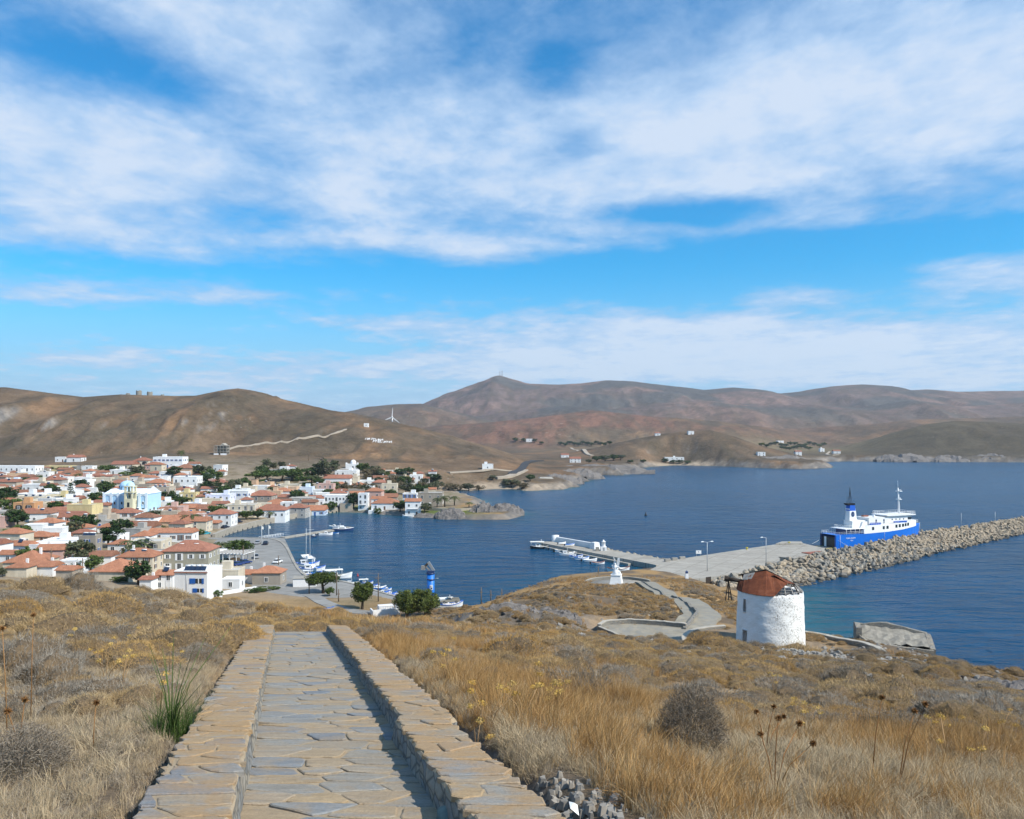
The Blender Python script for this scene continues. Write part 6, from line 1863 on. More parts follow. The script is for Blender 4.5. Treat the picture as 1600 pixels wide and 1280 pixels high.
# ------------------------------------------------------------------ ferry
def build_ferry():
 sx, sy = G(1298, 860)
 ang = radians(90 - 68)             # heading: bow away to the right
 root = thing('ferry', 'blue and white car ferry with an open stern moored behind the breakwater', 'ferry', (sx + 0.6, sy + 3.6, 0), ang, None, (1.03, 1.03, 1.12))
 L_, B = 47.0, 8.4
 hb = B / 2
 st = [(0.0, 1.0, 5.2, 0), (6, 1.0, 5.2, 0), (16, 1.0, 5.2, 0), (26, 1.0, 5.5, 0), (34, 0.93, 6.0, 0), (40, 0.70, 6.6, 0), (44.5, 0.36, 7.1, 0.0), (L_, 0.04, 7.5, 0)]
 vs = []
 for (x, w, h, _) in st:
  for s in (-1, 1):
   wl = w * (0.90 if x < 36 else 0.62)
   xo = x if x < 40 else x - (x - 40) * 0.35
   vs += [(xo, s * hb * wl, -1.5), (x if x < 40 else x - (x - 40) * 0.15, s * hb * (w * .97), 2.0), (x, s * hb * w, h)]
 fs = []
 for i in range(len(st) - 1):
  a, c = i * 6, (i + 1) * 6
  for k in (0, 1):
   fs.append((a + k, c + k, c + k + 1, a + k + 1)); fs.append((a + 3 + k + 1, c + 3 + k + 1, c + 3 + k, a + 3 + k))
  fs.append((a + 2, c + 2, c + 5, a + 5))
 last = (len(st) - 1) * 6
 fs += [(last, last + 3, last + 4, last + 1), (last + 1, last + 4, last + 5, last + 2)]
 b = MB(); b.add(vs, fs)
 hull = b.build('hull', M['blue_hull'], root)
 b = MB(); b.box(-0.03, 0.12, -hb + 0.7, hb - 0.7, 0.6, 4.4); b.build('car_deck_opening', M['dark'], root)
 b = MB(); b.box(-0.35, 0.0, -hb, -hb + 0.7, -0.5, 5.2); b.build('stern_post', M['blue_hull'], root)
 b = MB(); b.box(-0.35, 0.0, hb - 0.7, hb, -0.5, 5.2); b.build('stern_post', M['blue_dark'], root)
 b = MB(); b.box(-0.06, -0.031, 1.2, 2.3, 0.8, 4.3); b.build('inner_pillar', M['white'], root)
 b = MB(); b.frus(-5.5, -0.2, -hb + 1.0, hb - 1.0, 0.4, -5.5, -0.2, -hb + 1.0, hb - 1.0, 0.75); b.build('stern_ramp', M['asphalt'], root)
 b = MB(); b.box(-5.3, -0.4, -hb + 1.0, -hb + 1.35, 0.753, 0.82); b.box(-5.3, -0.4, hb - 1.35, hb - 1.0, 0.753, 0.82); b.build('ramp_edge', M['yellow'], root)
 b = MB()
 us = [(13.5, 5.25, 6.6, 1.0), (16.0, 5.25, 8.1, 1.0), (26, 5.52, 8.2, 1.0), (34, 6.02, 8.5, 0.93), (40, 6.62, 8.8, 0.74), (42.5, 6.85, 9.0, 0.55)]
 vs = []
 for (x, z0, z1, w) in us:
  for s in (-1, 1): vs += [(x, s * hb * w * 1.003, z0), (x, s * hb * w * 1.003, z1)]
 fs = []
 for i in range(len(us) - 1):
  a, c = i * 4, (i + 1) * 4
  fs += [(a, c, c + 1, a + 1), (a + 3, c + 3, c + 2, a + 2), (a + 1, c + 1, c + 3, a + 3)]
 e = (len(us) - 1) * 4
 fs += [(e, e + 2, e + 3, e + 1), (1, 3, 2, 0)]
 b.add(vs, fs); b.build('upper_hull', M['white'], root)
 wm = MB(); wm.box(-0.55, 0.55, -0.05, 0.05, -0.55, 0.55); wmesh = wm.mesh('window', M['glassy'])
 for x in (18.0, 23.5, 25.4, 30.2, 32.0, 33.8, 35.4, 36.9):
  for s in (-1, 1):
   w = np.interp(x, [26, 34, 40], [1.0, 0.93, 0.74]); z = np.interp(x, [16, 26, 34, 40], [6.9, 7.1, 7.5, 7.9])
   o = obj('window', wmesh, root, (x, s * (hb * w * 1.003 + 0.0), z), 0, 1.0)
   if x > 27: o.rotation_euler = (0, 0, -s * (0.05 if x < 34 else 0.16))
 b = MB(); b.box(27.0, 39.0, -3.1, 3.1, 8.4, 11.0); b.build('bridge_house', M['white'], root)
 b = MB(); b.box(25.5, 40.6, -3.9, 3.9, 11.003, 11.35); b.build('bridge_roof', M['white'], root)
 b = MB(); b.box(16.8, 26.98, -3.3, 3.3, 8.15, 10.7); b.build('deck_house', M['white'], root)
 b = MB(); b.box(9.6, 16.6, -2.2, 2.2, 7.0, 9.7); b.frus(13.0, 16.6, -2.9, -2.203, 6.9, 14.2, 16.6, -2.9, -2.203, 9.4); b.build('casing', M['white'], root)
 b = MB(); b.box(4.5, 15.4, -hb + .3, hb - .3, 7.0, 7.18); b.build('after_roof', M['white'], root)
 b = MB(); b.box(6.0, 13.4, -2.6, 2.6, 5.25, 6.99); b.build('saloon', M['blue_dark'], root)
 for x in (5.0, 7.2, 9.4, 11.6):
  for s in (-1, 1):
   b = MB(); b.tube([(x, s * (hb - .35), 5.2), (x, s * (hb - .35), 7.0)], 0.08, 6); b.build('post', M['white'], root)
 for (x, z, w, h) in ((29.0, 9.7, .5, .5), (31, 9.7, .5, .5), (33, 9.7, .5, .5), (35, 9.7, .5, .5), (20.5, 9.2, .7, 1.5), (24.5, 9.2, .7, 1.5)):
  for s in (-1, 1):
   yy = 3.1 if x > 27 else 3.3
   b = MB(); b.box(x - w / 2, x + w / 2, s * yy - 0.04, s * yy + 0.04, z - h / 2, z + h / 2); b.build('window' if h < 1 else 'door', M['glassy'] if h < 1 else M['blue_dark'], root)
 b = MB(); b.box(37.2, 39.02, -3.14, 3.14, 9.4, 10.3); b.box(38.9, 39.06, -3.0, 3.0, 9.4, 10.3); b.build('bridge_windows', M['glassy'], root)
 b = MB(); b.box(16.9, 22.5, -3.75, -3.65, 8.15, 8.9); b.box(29.0, 36.0, -3.86, -3.78, 8.5, 9.1); b.build('blue_dodger', M['blue_paint'], root)
 def rail(pts, zb, label='railing', h=1.0):
  b = MB()
  for k in (0.5, 1.0):
   b.tube([(x, y, zb + h * k) for x, y in pts], 0.045, 4, cap=False)
  for a, c in zip(pts[:-1], pts[1:]):
   d = sqrt((c[0] - a[0]) ** 2 + (c[1] - a[1]) ** 2); m_ = max(2, int(d / 1.2))
   for k in range(m_ + 1):
    x, y = a[0] + (c[0] - a[0]) * k / m_, a[1] + (c[1] - a[1]) * k / m_
    b.tube([(x, y, zb), (x, y, zb + h)], 0.04, 4, cap=False)
  b.build(label, M['white'], root)
 rail([(13.4, -hb + .1), (0.2, -hb + .1), (0.2, hb - .1), (13.4, hb - .1)], 5.2)
 rail([(5.0, -2.4), (9.5, -2.4), (9.5, 2.4), (5.0, 2.4), (5.0, -2.4)], 7.18)
 rail([(26, -3.8), (40.4, -3.8), (40.4, 3.8), (26, 3.8)], 11.35)
 rail([(26, -3.8), (26, 3.8)], 11.35)
 rail([(16.2, -hb + .15), (26, -hb + .15), (34, -hb * .93 + .15), (40, -hb * .72)], 8.25)
 rail([(37.5, -3.5), (44.5, -1.5), (45.5, 0), (44.5, 1.5), (37.5, 3.5)], 7.6, 'bow_railing', 1.2)
 fu = root
 b = MB(); b.frus(9.2, 12.9, -1.2, 1.2, 9.703, 9.5, 12.4, -1.0, 1.0, 14.0); f = b.build('funnel', M['white'], root)
 b = MB(); b.frus(9.44, 12.46, -1.04, 1.04, 13.2, 9.6, 12.1, -0.95, 0.95, 15.2); b.build('funnel_band', M['blue_paint'], f)
 b = MB(); b.frus(8.9, 12.15, -1.0, 1.0, 15.203, 8.2, 12.05, -1.05, 1.05, 15.9); b.build('funnel_top', M['black'], f)
 for s in (-1, 1):
  cyl = MB(); vs = [(10.9, s * 1.16, 12.0)] + [(10.9 + 0.85 * cos(a * pi / 10), s * (1.17 - 0.05 * sin(a * pi / 10)), 12.0 + 0.95 * sin(a * pi / 10)) for a in range(20)]
  fs = [(0, 1 + i, 1 + (i + 1) % 20) for i in range(20)]
  cyl.add(vs, fs if s < 0 else [q[::-1] for q in fs]); e_ = cyl.build('emblem', M['blue_dark'], f)
  w = MB(); w.add([(10.6, s * 1.21, 11.7), (11.5, s * 1.19, 12.4), (11.0, s * 1.2, 11.9)], [(0, 1, 2), (2, 1, 0)]); w.build('emblem_mark', M['white'], f)
 b = MB(); b.bar((10.6, 0, 16), (10.5, 0, 21.5), 0.16, 0.16); b.bar((9.6, 0, 16), (10.5, 0, 20.5), 0.1, 0.1); b.bar((11.6, 0, 16), (10.6, 0, 20.5), 0.1, 0.1); b.bar((9.9, 0, 18), (11.2, 0, 18), 0.08, 0.08); b.bar((9.0, 0, 16), (9.1, 0, 18.6), 0.08, 0.08)
 b.build('funnel_mast', M['black'], root)
 b = MB(); b.tube([(36.0, 0, 11.3), (35.4, 0, 20.8)], [0.42, 0.2], 8); b.tube([(35.4, 0, 20.8), (35.3, 0, 23.4)], [0.06, 0.03], 5); b.build('main_mast', M['white'], root)
 for (z, w) in ((19.5, 1.1), (16.5, 0.9)):
  b = MB(); b.box(35.2, 36.6, -w, w, z, z + 0.18); b.box(35.9, 36.1, -w * .9, w * .9, z + 0.4, z + 0.65); b.build('radar_platform', M['white'], root)
 b = MB(); b.tube([(22, -1.8, 10.4), (20.4, -1.8, 11.4)], [0.35, 0.45], 8); b.build('vent', M['white'], root)
 b = MB(); b.box(18.0, 20.5, 0.5, 1.8, 10.4, 11.2); b.build('liferaft_rack', M['brownslab'], root)
 b = MB(); b.tube([(23.9, -hb - .02, 0.3), (23.9, -hb - .02, 8.0)], 0.06, 5); b.tube([(1.6, -hb - .03, 0.3), (1.6, -hb - .03, 5.2)], 0.07, 5); b.build('hull_strip', M['white'], root)
 for (txt, z, s, x0) in (('PSARA GLORY', 3.75, 0.72, 4.6), ('PSARA', 2.95, 0.5, 6.6)):
  cu = bpy.data.curves.new('lettering', 'FONT'); cu.body = txt; cu.size = s; cu.extrude = 0.015
  tmp = bpy.data.objects.new('lettering', cu); COL.objects.link(tmp); me = bpy.data.meshes.new_from_object(tmp); bpy.data.objects.remove(tmp); me.materials.clear(); me.materials.append(M['white'])
  o = obj('lettering', me, root)
  o.location = (x0, -hb * 0.99 - 0.05, z); o.rotation_euler = (radians(90), 0, 0)
 b = MB(); b.tube([(0.6, -hb, 3.5), (3.5, -hb - 4.5, 0.9)], 0.05, 4); b.tube([(-0.3, hb - .3, 3.0), (-6, hb - 2, 1.9)], 0.05, 4); b.build('mooring_line', M['awning'], root)
M['blue_hull'] = plain('ferry_blue', (0.008, 0.15, 0.62), 0.4, 0, 0.14, 0.25, 0.45)
build_ferry()
# ------------------------------------------------------------------ small boats
def hull_mesh(L_, B, D, sheer=0.35, transom=False, n=9):
 b = MB(); vs = []
 for i in range(n):
  t = i / (n - 1)
  x = (t - 0.5) * L_
  if transom: w = (0.80 + 0.20 * sin(min(t * 2.2, 1) * pi / 2)) * (1 - max(0, (t - 0.45) / 0.55) ** 2.3)
  else: w = max(0.04, sin(pi * (0.03 + 0.94 * t)) ** 0.62)
  z = D * 0.55 + sheer * ((2 * t - 1) ** 2) * (1.3 if t > 0.5 else 0.8)
  xe = x * (1.0 if not transom else 1.0)
  for s in (-1, 1):
   vs += [(x * 0.90, 0, -D * 0.5), (x * 0.95, s * B / 2 * w * 0.82, -D * 0.12), (x, s * B / 2 * w, z)]
 fs = []
 for i in range(n - 1):
  a, c = i * 6, (i + 1) * 6
  for k in (0, 1): fs += [(a + k, c + k, c + k + 1, a + k + 1), (a + 4 + k, c + 4 + k, c + 3 + k, a + 3 + k)]
 fs += [(0, 1, 4, 3), (1, 2, 5, 4)]
 b.add(vs, fs, 0, False)
 g = MB(); d = MB()
 top = [[vs[i * 6 + 2] for i in range(n)], [vs[i * 6 + 5] for i in range(n)]]
 for s in (0, 1): g.tube([(p[0], p[1], p[2] + .02) for p in top[s]], 0.09, 5)
 dv = []
 for i in range(n): dv += [(top[0][i][0], top[0][i][1] * 0.93, top[0][i][2] - 0.28), (top[1][i][0], top[1][i][1] * 0.93, top[1][i][2] - 0.28)]
 d.add(dv, [(i * 2, i * 2 + 1, i * 2 + 3, i * 2 + 2) for i in range(n - 1)]); d.f = [f[::-1] for f in d.f]
 return b, g, d
def boat(px, py, lpx, head, kind, label, grp, hull='white', trim='blue_paint', z=0.0, at=None, L=None):
 x, y = G(px, py, z) if at is None else at
 L_ = lpx * y / F if L is None else L
 names = {'caique': 'fishing_boat', 'awning': 'fishing_boat', 'open': 'rowing_boat', 'yacht': 'motor_yacht', 'sail': 'sailing_yacht', 'motor': 'motor_boat'}
 root = thing(names[kind], label, 'sailboat' if kind == 'sail' else 'boat', (x, y, z), radians(head), grp)
 B = L_ * (0.34 if kind in ('caique', 'awning', 'open') else 0.30); D = L_ * 0.16
 h, g, d = hull_mesh(L_, B, D, L_ * (0.075 if kind not in ('yacht', 'sail') else 0.04), kind in ('yacht', 'motor', 'sail'))
 h.build('hull', M[hull], root); g.build('gunwale', M[trim], root); d.build('deck', M['awning'], root)
 dz = D * 0.5
 if kind in ('caique', 'awning'):
  cx = -L_ * 0.14
  b = MB(); b.box(cx - L_ * .11, cx + L_ * .11, -B * .24, B * .24, dz * .6, dz + L_ * .14); c = b.build('cabin', M['white'], root)
  b = MB(); b.box(cx - L_ * .13, cx + L_ * .13, -B * .28, B * .28, dz + L_ * .141, dz + L_ * .158); b.build('cabin_roof', M['white'], c)
  for s in (-1, 1):
   b = MB(); b.box(cx - L_ * .06, cx + L_ * .06, s * B * .24 - .02, s * B * .24 + .02, dz + L_ * .07, dz + L_ * .115); b.build('window', M['glassy'], c)
  b = MB(); b.box(cx + L_ * .109, cx + L_ * .114, -B * .17, B * .17, dz + L_ * .07, dz + L_ * .115); b.build('window', M['glassy'], c)
  b = MB(); b.tube([(cx + L_ * .16, 0, dz * .5), (cx + L_ * .16, 0, dz + L_ * .34)], L_ * .008, 5); b.build('mast', M['white'], root)
  b = MB(); b.tube([(L_ * .47, 0, dz), (L_ * .50, 0, dz + L_ * .10)], L_ * .012, 5); b.build('stem_post', M['white'], root)
  if kind == 'awning':
   b = MB(); z1 = dz + L_ * .23
   b.frus(-L_ * .50, L_ * .16, -B * .46, B * .46, z1, -L_ * .49, L_ * .15, -B * .40, B * .40, z1 + .10); b.build('awning', M['awning'], root)
   for xx in (-L_ * .46, -L_ * .16, L_ * .12):
    for s in (-1, 1):
     b = MB(); b.tube([(xx, s * B * .40, dz * .6), (xx, s * B * .42, z1)], .045, 5); b.build('awning_post', M['steel'], root)
  else:
   b = MB(); b.frus(L_ * .05, L_ * .36, -B * .30, B * .30, dz * .55, L_ * .08, L_ * .32, -B * .18, B * .18, dz + L_ * .05); b.build('tarpaulin', M['tarp'] if trim == 'blue_paint' else M['awning'], root)
 elif kind == 'yacht':
  b = MB(); b.frus(-L_ * .25, L_ * .22, -B * .36, B * .36, dz * .7, -L_ * .22, L_ * .10, -B * .30, B * .30, dz + L_ * .09); c = b.build('cabin', M['white'], root)
  b = MB(); b.frus(-L_ * .16, L_ * .06, -B * .29, B * .29, dz + L_ * .092, -L_ * .14, L_ * .02, -B * .26, B * .26, dz + L_ * .15); b.build('flybridge', M['white'], root)
  for s in (-1, 1):
   b = MB(); b.box(-L_ * .18, L_ * .08, s * B * .338 - .05, s * B * .338 + .05, dz + L_ * .03, dz + L_ * .065); b.build('window', M['glassy'], c)
  b = MB(); b.box(L_ * .14, L_ * .17, -B * .26, B * .26, dz + L_ * .03, dz + L_ * .06); b.build('windscreen', M['glassy'], c)
  b = MB(); b.tube([(-L_ * .12, 0, dz + L_ * .15), (-L_ * .14, 0, dz + L_ * .26)], .06, 5); b.build('mast', M['white'], root)
 elif kind == 'motor':
  b = MB(); b.frus(-L_ * .12, L_ * .2, -B * .33, B * .33, dz * .6, -L_ * .08, L_ * .08, -B * .27, B * .27, dz + L_ * .17); c = b.build('cabin', M['white'], root)
  for s in (-1, 1):
   b = MB(); b.box(-L_ * .07, L_ * .09, s * B * .30 - .03, s * B * .30 + .03, dz + L_ * .06, dz + L_ * .12); b.build('window', M['glassy'], c)
  b = MB(); b.box(-L_ * .56, -L_ * .49, -B * .1, B * .1, dz * .2, dz + L_ * .06); b.build('outboard', M['black'], root)
 elif kind == 'sail':
  mh = L_ * 1.45
  b = MB(); b.frus(-L_ * .15, L_ * .22, -B * .28, B * .28, dz * .7, -L_ * .12, L_ * .15, -B * .22, B * .22, dz + L_ * .05); b.build('coachroof', M['white'], root)
  b = MB(); b.tube([(L_ * .08, 0, dz), (L_ * .08, 0, mh)], [.11, .07], 6); b.tube([(L_ * .08, -L_ * .12, mh * .62), (L_ * .08, L_ * .12, mh * .62)], .04, 4); b.build('main_mast', M['white'], root)
  b = MB(); b.tube([(-L_ * .36, 0, dz), (-L_ * .36, 0, mh * .62)], [.08, .05], 6); b.build('mizzen_mast', M['white'], root)
  b = MB(); b.tube([(L_ * .07, 0, dz + L_ * .14), (-L_ * .26, 0, dz + L_ * .14)], .16, 6); b.build('boom', M['blue_dark'], root)
  b = MB(); b.tube([(L_ * .08, 0, mh), (L_ * .5, 0, dz)], .015, 3); b.tube([(L_ * .08, 0, mh), (-L_ * .5, 0, dz)], .015, 3); b.build('stays', M['steel'], root)
 else:
  for xx in (-L_ * .18, L_ * .12):
   b = MB(); b.box(xx - L_ * .04, xx + L_ * .04, -B * .42, B * .42, dz * .8, dz * .8 + .06); b.build('thwart', M['white'], root)
  b = MB(); b.box(-L_ * .58, -L_ * .50, -B * .09, B * .09, dz * .1, dz + L_ * .08); b.build('outboard', M['black'], root)
 return root
def build_boats():
 g1, g2, g3 = 'boats at the floating pontoon', 'boats along the near quay', 'boats along the small mole'
 boat(536, 829, 33, 8, 'yacht', 'dark-hulled motor yacht at the outer end of the pontoon', g1, 'blue_dark', 'white')
 boat(522, 824, 17, 175, 'motor', 'small white cabin boat behind the dark-hulled yacht', g1, 'white', 'white')
 boat(490, 839, 15, 60, 'motor', 'dark little motor boat on the near side of the pontoon', g1, 'blue_dark', 'black')
 boat(509, 836, 22, 10, 'motor', 'white half-decked boat on the near side of the pontoon', g1, 'white', 'white')
 boat(524, 834, 11, 0, 'open', 'tiny blue-trimmed boat beside the pontoon end', g1, 'white', 'tarp')
 boat(448, 876, 0, -62, 'sail', 'white two-masted sailing yacht moored at the quay corner', g2, 'white', 'white', at=(-72.5, 293), L=12.5)
 boat(452, 892, 0, -55, 'motor', 'white motor cruiser next to the two-masted yacht', g2, 'white', 'white', at=(-66.5, 273), L=7.5)
 boat(480, 884, 38, 12, 'caique', 'wooden fishing boat with two blue covers, farthest of the three blue-covered boats', g2)
 boat(487, 892, 42, 14, 'caique', 'wooden fishing boat in the middle of the three blue-covered boats', g2)
 boat(484, 900, 38, 12, 'caique', 'wooden fishing boat nearest the quay of the three blue-covered boats', g2)
 boat(529, 903, 42, 16, 'awning', 'large white fishing boat with a long cream awning behind the spreading tree', g2, 'white', 'white')
 boat(549, 913, 22, 8, 'caique', 'small blue fishing boat moored right of the spreading tree', g2, 'tarp', 'white')
 boat(572, 912, 22, 12, 'awning', 'small boat under a white flat awning by the tall wooden pole', g2, 'white', 'blue_paint')
 boat(593, 920, 22, 28, 'caique', 'blue and white fishing boat just right of the tall wooden pole', g2, 'tarp', 'white')
 boat(600, 927, 20, 25, 'caique', 'white fishing boat second from the tall wooden pole', g2, 'white', 'blue_paint')
 boat(612, 929, 18, 30, 'caique', 'white fishing boat with a raised bow near the big double tree', g2, 'white', 'blue_paint')
 boat(622, 931, 16, 24, 'motor', 'white motor boat closest to the big double tree on its left', g2, 'white', 'blue_paint')
 boat(604, 922, 17, 30, 'motor', 'white boat moored outside the fishing boats near the tall pole', g2, 'white', 'tarp')
 boat(583, 916, 16, 20, 'open', 'small open boat between the awning boat and the tall pole', g2, 'white', 'blue_paint')
 boat(516, 894, 20, 12, 'open', 'white open boat outside the three blue-covered boats', g2, 'white', 'white')
 boat(631, 936, 16, 26, 'open', 'white open boat touching the big double tree on its left', g2, 'white', 'white')
 boat(702, 948, 44, 18, 'awning', 'big white fishing boat behind the parked pickup', g2, 'white', 'blue_paint')
 boat(808, 932, 22, 160, 'motor', 'small white cabin boat off the brown knoll', g2, 'white', 'white')
 boat(845, 857, 34, 5, 'awning', 'black-hulled boat with a white awning at the end of the mole', g3, 'black', 'white')
 boat(878, 862, 24, 15, 'open', 'white boat second from the mole end', g3, 'white', 'white')
 boat(868, 859, 20, 14, 'open', 'white boat nearest the black-hulled one at the mole end', g3, 'white', 'tarp')
 boat(886, 867, 26, 12, 'caique', 'white fishing boat third from the mole end', g3, 'white', 'white')
 boat(900, 871, 22, 10, 'caique', 'white fishing boat with a boxy cabin in the middle of the mole row', g3, 'white', 'blue_paint')
 boat(909, 874, 24, 12, 'caique', 'blue-trimmed fishing boat just right of the boxy-cabin boat', g3, 'white', 'tarp')
 boat(921, 877, 24, 8, 'open', 'long white open boat near the right end of the mole row', g3, 'white', 'white')
 boat(934, 881, 22, 5, 'open', 'white rowing boat with brown trim at the right end of the mole row', g3, 'white', 'brownslab')
 boat(966, 892, 36, 5, 'caique', 'white fishing boat behind the white monument', g3, 'white', 'brownslab')
 boat(900, 914, 26, -15, 'awning', 'blue boat with a square white canopy below the monument', g3, 'blue_dark', 'white')
 boat(934, 908, 14, -10, 'motor', 'pair-sized white motor boat at the monument steps', g3, 'white', 'white')
 boat(638, 808, 19, 175, 'open', 'white dinghy moored below the tall house on the point', 'lone moored dinghies', 'white', 'white')
 boat(876, 921, 9, 80, 'motor', 'little white boat half hidden behind the knoll crest', g3, 'white', 'white')
 x, y, z = spot(508, 957, 130)
 boat(508, 957, 0, 20, 'open', 'upturned-looking white boat with a blue stripe ashore beside the lane', 'boats drawn up ashore', 'white', 'tarp', z + 0.45, (x, y), 4.2)
 boat(972, 893, 0, 10, 'motor', 'white boat on the little slip right of the monument', 'boats drawn up ashore', 'white', 'white', 1.0, G(985, 902, 1.0), 4.5)
 boat(880, 852, 0, 30, 'open', 'white boat hauled onto the mole near the parapet wall', 'boats drawn up ashore', 'white', 'white', 2.1, G(878, 851, 1.8), 3.6)
 boat(892, 854, 0, 25, 'open', 'second white boat hauled onto the mole, nearer the light', 'boats drawn up ashore', 'white', 'tarp', 2.1, G(890, 853.5, 1.8), 4.2)
 for (px, py, m_, lab) in ((1009, 806, 'black', 'dark pointed buoy floating in the outer bay'), (559, 900, 'red', 'small red buoy off the awning boat')):
  x, y = G(px, py); b = MB(); b.lathe([(0.0, -0.4), (0.8, -0.2), (0.85, 0.3), (0.35, 0.9), (0.2, 2.0), (0.0, 2.3)], 12)
  s = 1.0 if m_ == 'black' else 0.4
  o = b.build('buoy', M[m_], None, (x, y, 0)); o.scale = (s, s, s); tag(o, lab, 'buoy')
 a, c = np.array(G(441, 840, 0.5)), np.array(G(546, 823.5, 0.5))
 L_ = np.linalg.norm(c - a); ang = atan2(c[1] - a[1], c[0] - a[0])
 root = thing('floating_pontoon', 'long narrow grey floating pontoon reaching into the harbour', 'pontoon', (a[0], a[1], 0), ang)
 n = 7
 for k in range(n):
  b = MB(); b.box(k * L_ / n + .15, (k + 1) * L_ / n - .15, -1.4, 1.4, -0.3, 0.62); b.build('deck_section', M['concrete'], root)
 x0 = -9.0
 b = MB(); b.box(-13, 0.1, -0.8, 0.8, 1.0, 1.2); b.build('gangway', M['steel'], root)
 for s in (-.8, .8):
  b = MB()
  for xx in np.arange(-13, 0.2, 1.6): b.tube([(xx, s, 1.2), (xx, s, 2.3)], .05, 4)
  b.tube([(-13, s, 2.3), (0.1, s, 2.3)], .06, 4); b.tube([(-13, s, 1.75), (0.1, s, 1.75)], .04, 4)
  b.build('gangway_railing', M['white'], root)
build_boats()
# ------------------------------------------------------------------ blue crane column, monument, poles, vehicles
def build_harbour_things():
 x, y = (673 - 800) / F * 201, 201.0
 root = thing('harbour_crane', 'tall blue steel column with a folded crane head behind the big double tree', 'crane', (x, y, 1.95))
 zt = H - (896 - HZ) * y / F - 1.95
 b = MB(); b.tube([(0, 0, 0), (0, 0, zt)], 0.92, 20); c = b.build('column', M['blue_col'], root)
 for z in (zt - 1.6, zt - 0.12):
  b = MB(); b.lathe([(0.93, z), (1.1, z + .05), (1.1, z + .28), (0.93, z + .33)], 20); b.build('collar', M['blue_dark'], root)
 b = MB(); b.box(-0.1, 0.62, -1.0, -0.80, zt - 3.9, zt - 2.7); p = b.build('panel', M['white'], root)
 b = MB(); b.box(0.05, 0.45, -1.02, -1.003, zt - 3.7, zt - 3.35); b.box(0.05, 0.2, -1.02, -1.003, zt - 3.3, zt - 2.9); b.build('panel_mark', M['blue_dark'], p)
 b = MB(); b.box(-0.9, 0.9, -0.8, 0.8, zt + .22, zt + 0.7); b.build('slew_base', M['blue_dark'], root)
 b = MB(); b.bar((0.8, 0, zt + 0.6), (-0.6, 0, zt + 2.8), 0.55, 0.6); b.build('jib', M['steel'], root)
 b = MB(); b.bar((-0.4, 0, zt + 2.7), (-2.0, 0, zt + 1.2), 0.5, 0.5); b.build('jib_knuckle', M['darkwood'], root)
 b = MB(); b.bar((-0.2, -0.1, zt + 0.7), (-1.4, -0.1, zt + 1.9), 0.3, 0.3); b.box(-2.3, -1.3, -0.5, 0.5, zt + 0.9, zt + 1.9); b.build('ram', M['oldwood'], root)
 b = MB(); b.tube([(0.9, 0, zt - 1.2), (1.9, 0, zt - 1.2)], 0.07, 6); b.build('bracket', M['steel'], root)
 x, y = (963 - 800) / F * 204, 204.0
 z = 7.2
 b = MB(); b.lathe([(0.0, 0.5), (9.4, 0.5), (9.5, 0.3), (9.5, -4.0)], 36)
 o = b.build('monument_terrace', M['concrete'], None, (x + 1.0, y + 1.0, z - .2)); tag(o, kind='structure')
 arc = [(x + 1 + 9.0 * cos(radians(a)), y + 1 + 9.0 * sin(radians(a))) for a in range(186, 268, 6)]
 wall_along(arc, 0.5, 0.9, 'dark stone retaining wall in front of the white monument', z - 0.6)
 arc = [(x + 1 + 8.6 * cos(radians(a)), y + 1 + 8.6 * sin(radians(a))) for a in range(20, 170, 8)]
 wall_along(arc, 0.4, 0.7, 'low curved wall behind the white monument', z + 0.2)
 root = thing('monument', 'white winged marble monument on a tall square pedestal overlooking the harbour', 'monument', (x, y, z + 0.3), -0.25)
 b = MB(); b.box(-1.9, 1.9, -1.9, 1.9, -0.2, 0.25); b.build('step', M['marble'], root)
 b = MB(); b.frus(-1.55, 1.55, -1.55, 1.55, 0.25, -1.15, 1.15, -1.15, 1.15, 2.7); b.box(-1.3, 1.3, -1.3, 1.3, 2.7, 2.85); b.build('pedestal', M['marble'], root)
 b = MB(); b.lathe([(0.85, 2.85), (0.95, 3.1), (0.72, 3.7), (0.5, 4.3), (0.56, 4.75), (0.34, 5.0), (0.16, 5.12), (0.24, 5.3), (0.22, 5.55), (0.0, 5.68)], 14)
 b.v = [(p[0] - 0.12 * (p[2] - 2.85), p[1], p[2]) for p in b.v]; b.build('figure', M['marble'], root)
 def wing(pts, th):
  b = MB(); n = len(pts)
  vs = [(x_, -th / 2, z_) for x_, z_ in pts] + [(x_, th / 2, z_) for x_, z_ in pts]
  b.add(vs, [tuple(range(n)), tuple(reversed(range(n, 2 * n)))] + [(i, n + i, n + (i + 1) % n, (i + 1) % n) for i in range(n)]); return b
 wing([(-0.2, 4.6), (0.35, 4.5), (0.75, 5.4), (0.8, 6.9), (0.35, 6.9), (0.1, 5.8)], 0.3).build('wing', M['marble'], root)
 o = wing([(-0.9, 4.4), (-0.5, 4.2), (-0.15, 5.2), (-0.25, 6.2), (-0.75, 7.1), (-0.6, 5.9), (-0.95, 5.2)], 0.26).build('wing', M['marble'], root); o.location = (0, 0.35, 0)
 b = MB(); b.tube([(-0.05, -0.3, 4.6), (0.55, -0.5, 4.75), (1.05, -0.55, 4.55)], [.17, .14, .1], 7); b.build('arm', M['marble'], root)
 b = MB(); b.frus(-0.2, 1.15, -0.9, 0.5, 2.85, 0.0, 0.9, -0.6, 0.3, 3.7); b.build('drapery', M['marble'], root)
 b = MB(); b.lathe([(0.28, 0), (0.3, 0.7), (0.0, 0.72)], 10); b.tube([(0.0, 0, 0.7), (0.1, 0, 2.1)], .04, 4)
 xx, yy = (979 - 800) / F * 198, 198.0
 tag(b.build('litter_bin', M['darkwood'], None, (xx, yy, zat(xx, yy))), 'dark litter bin with a thin pole on the monument terrace', 'bin')
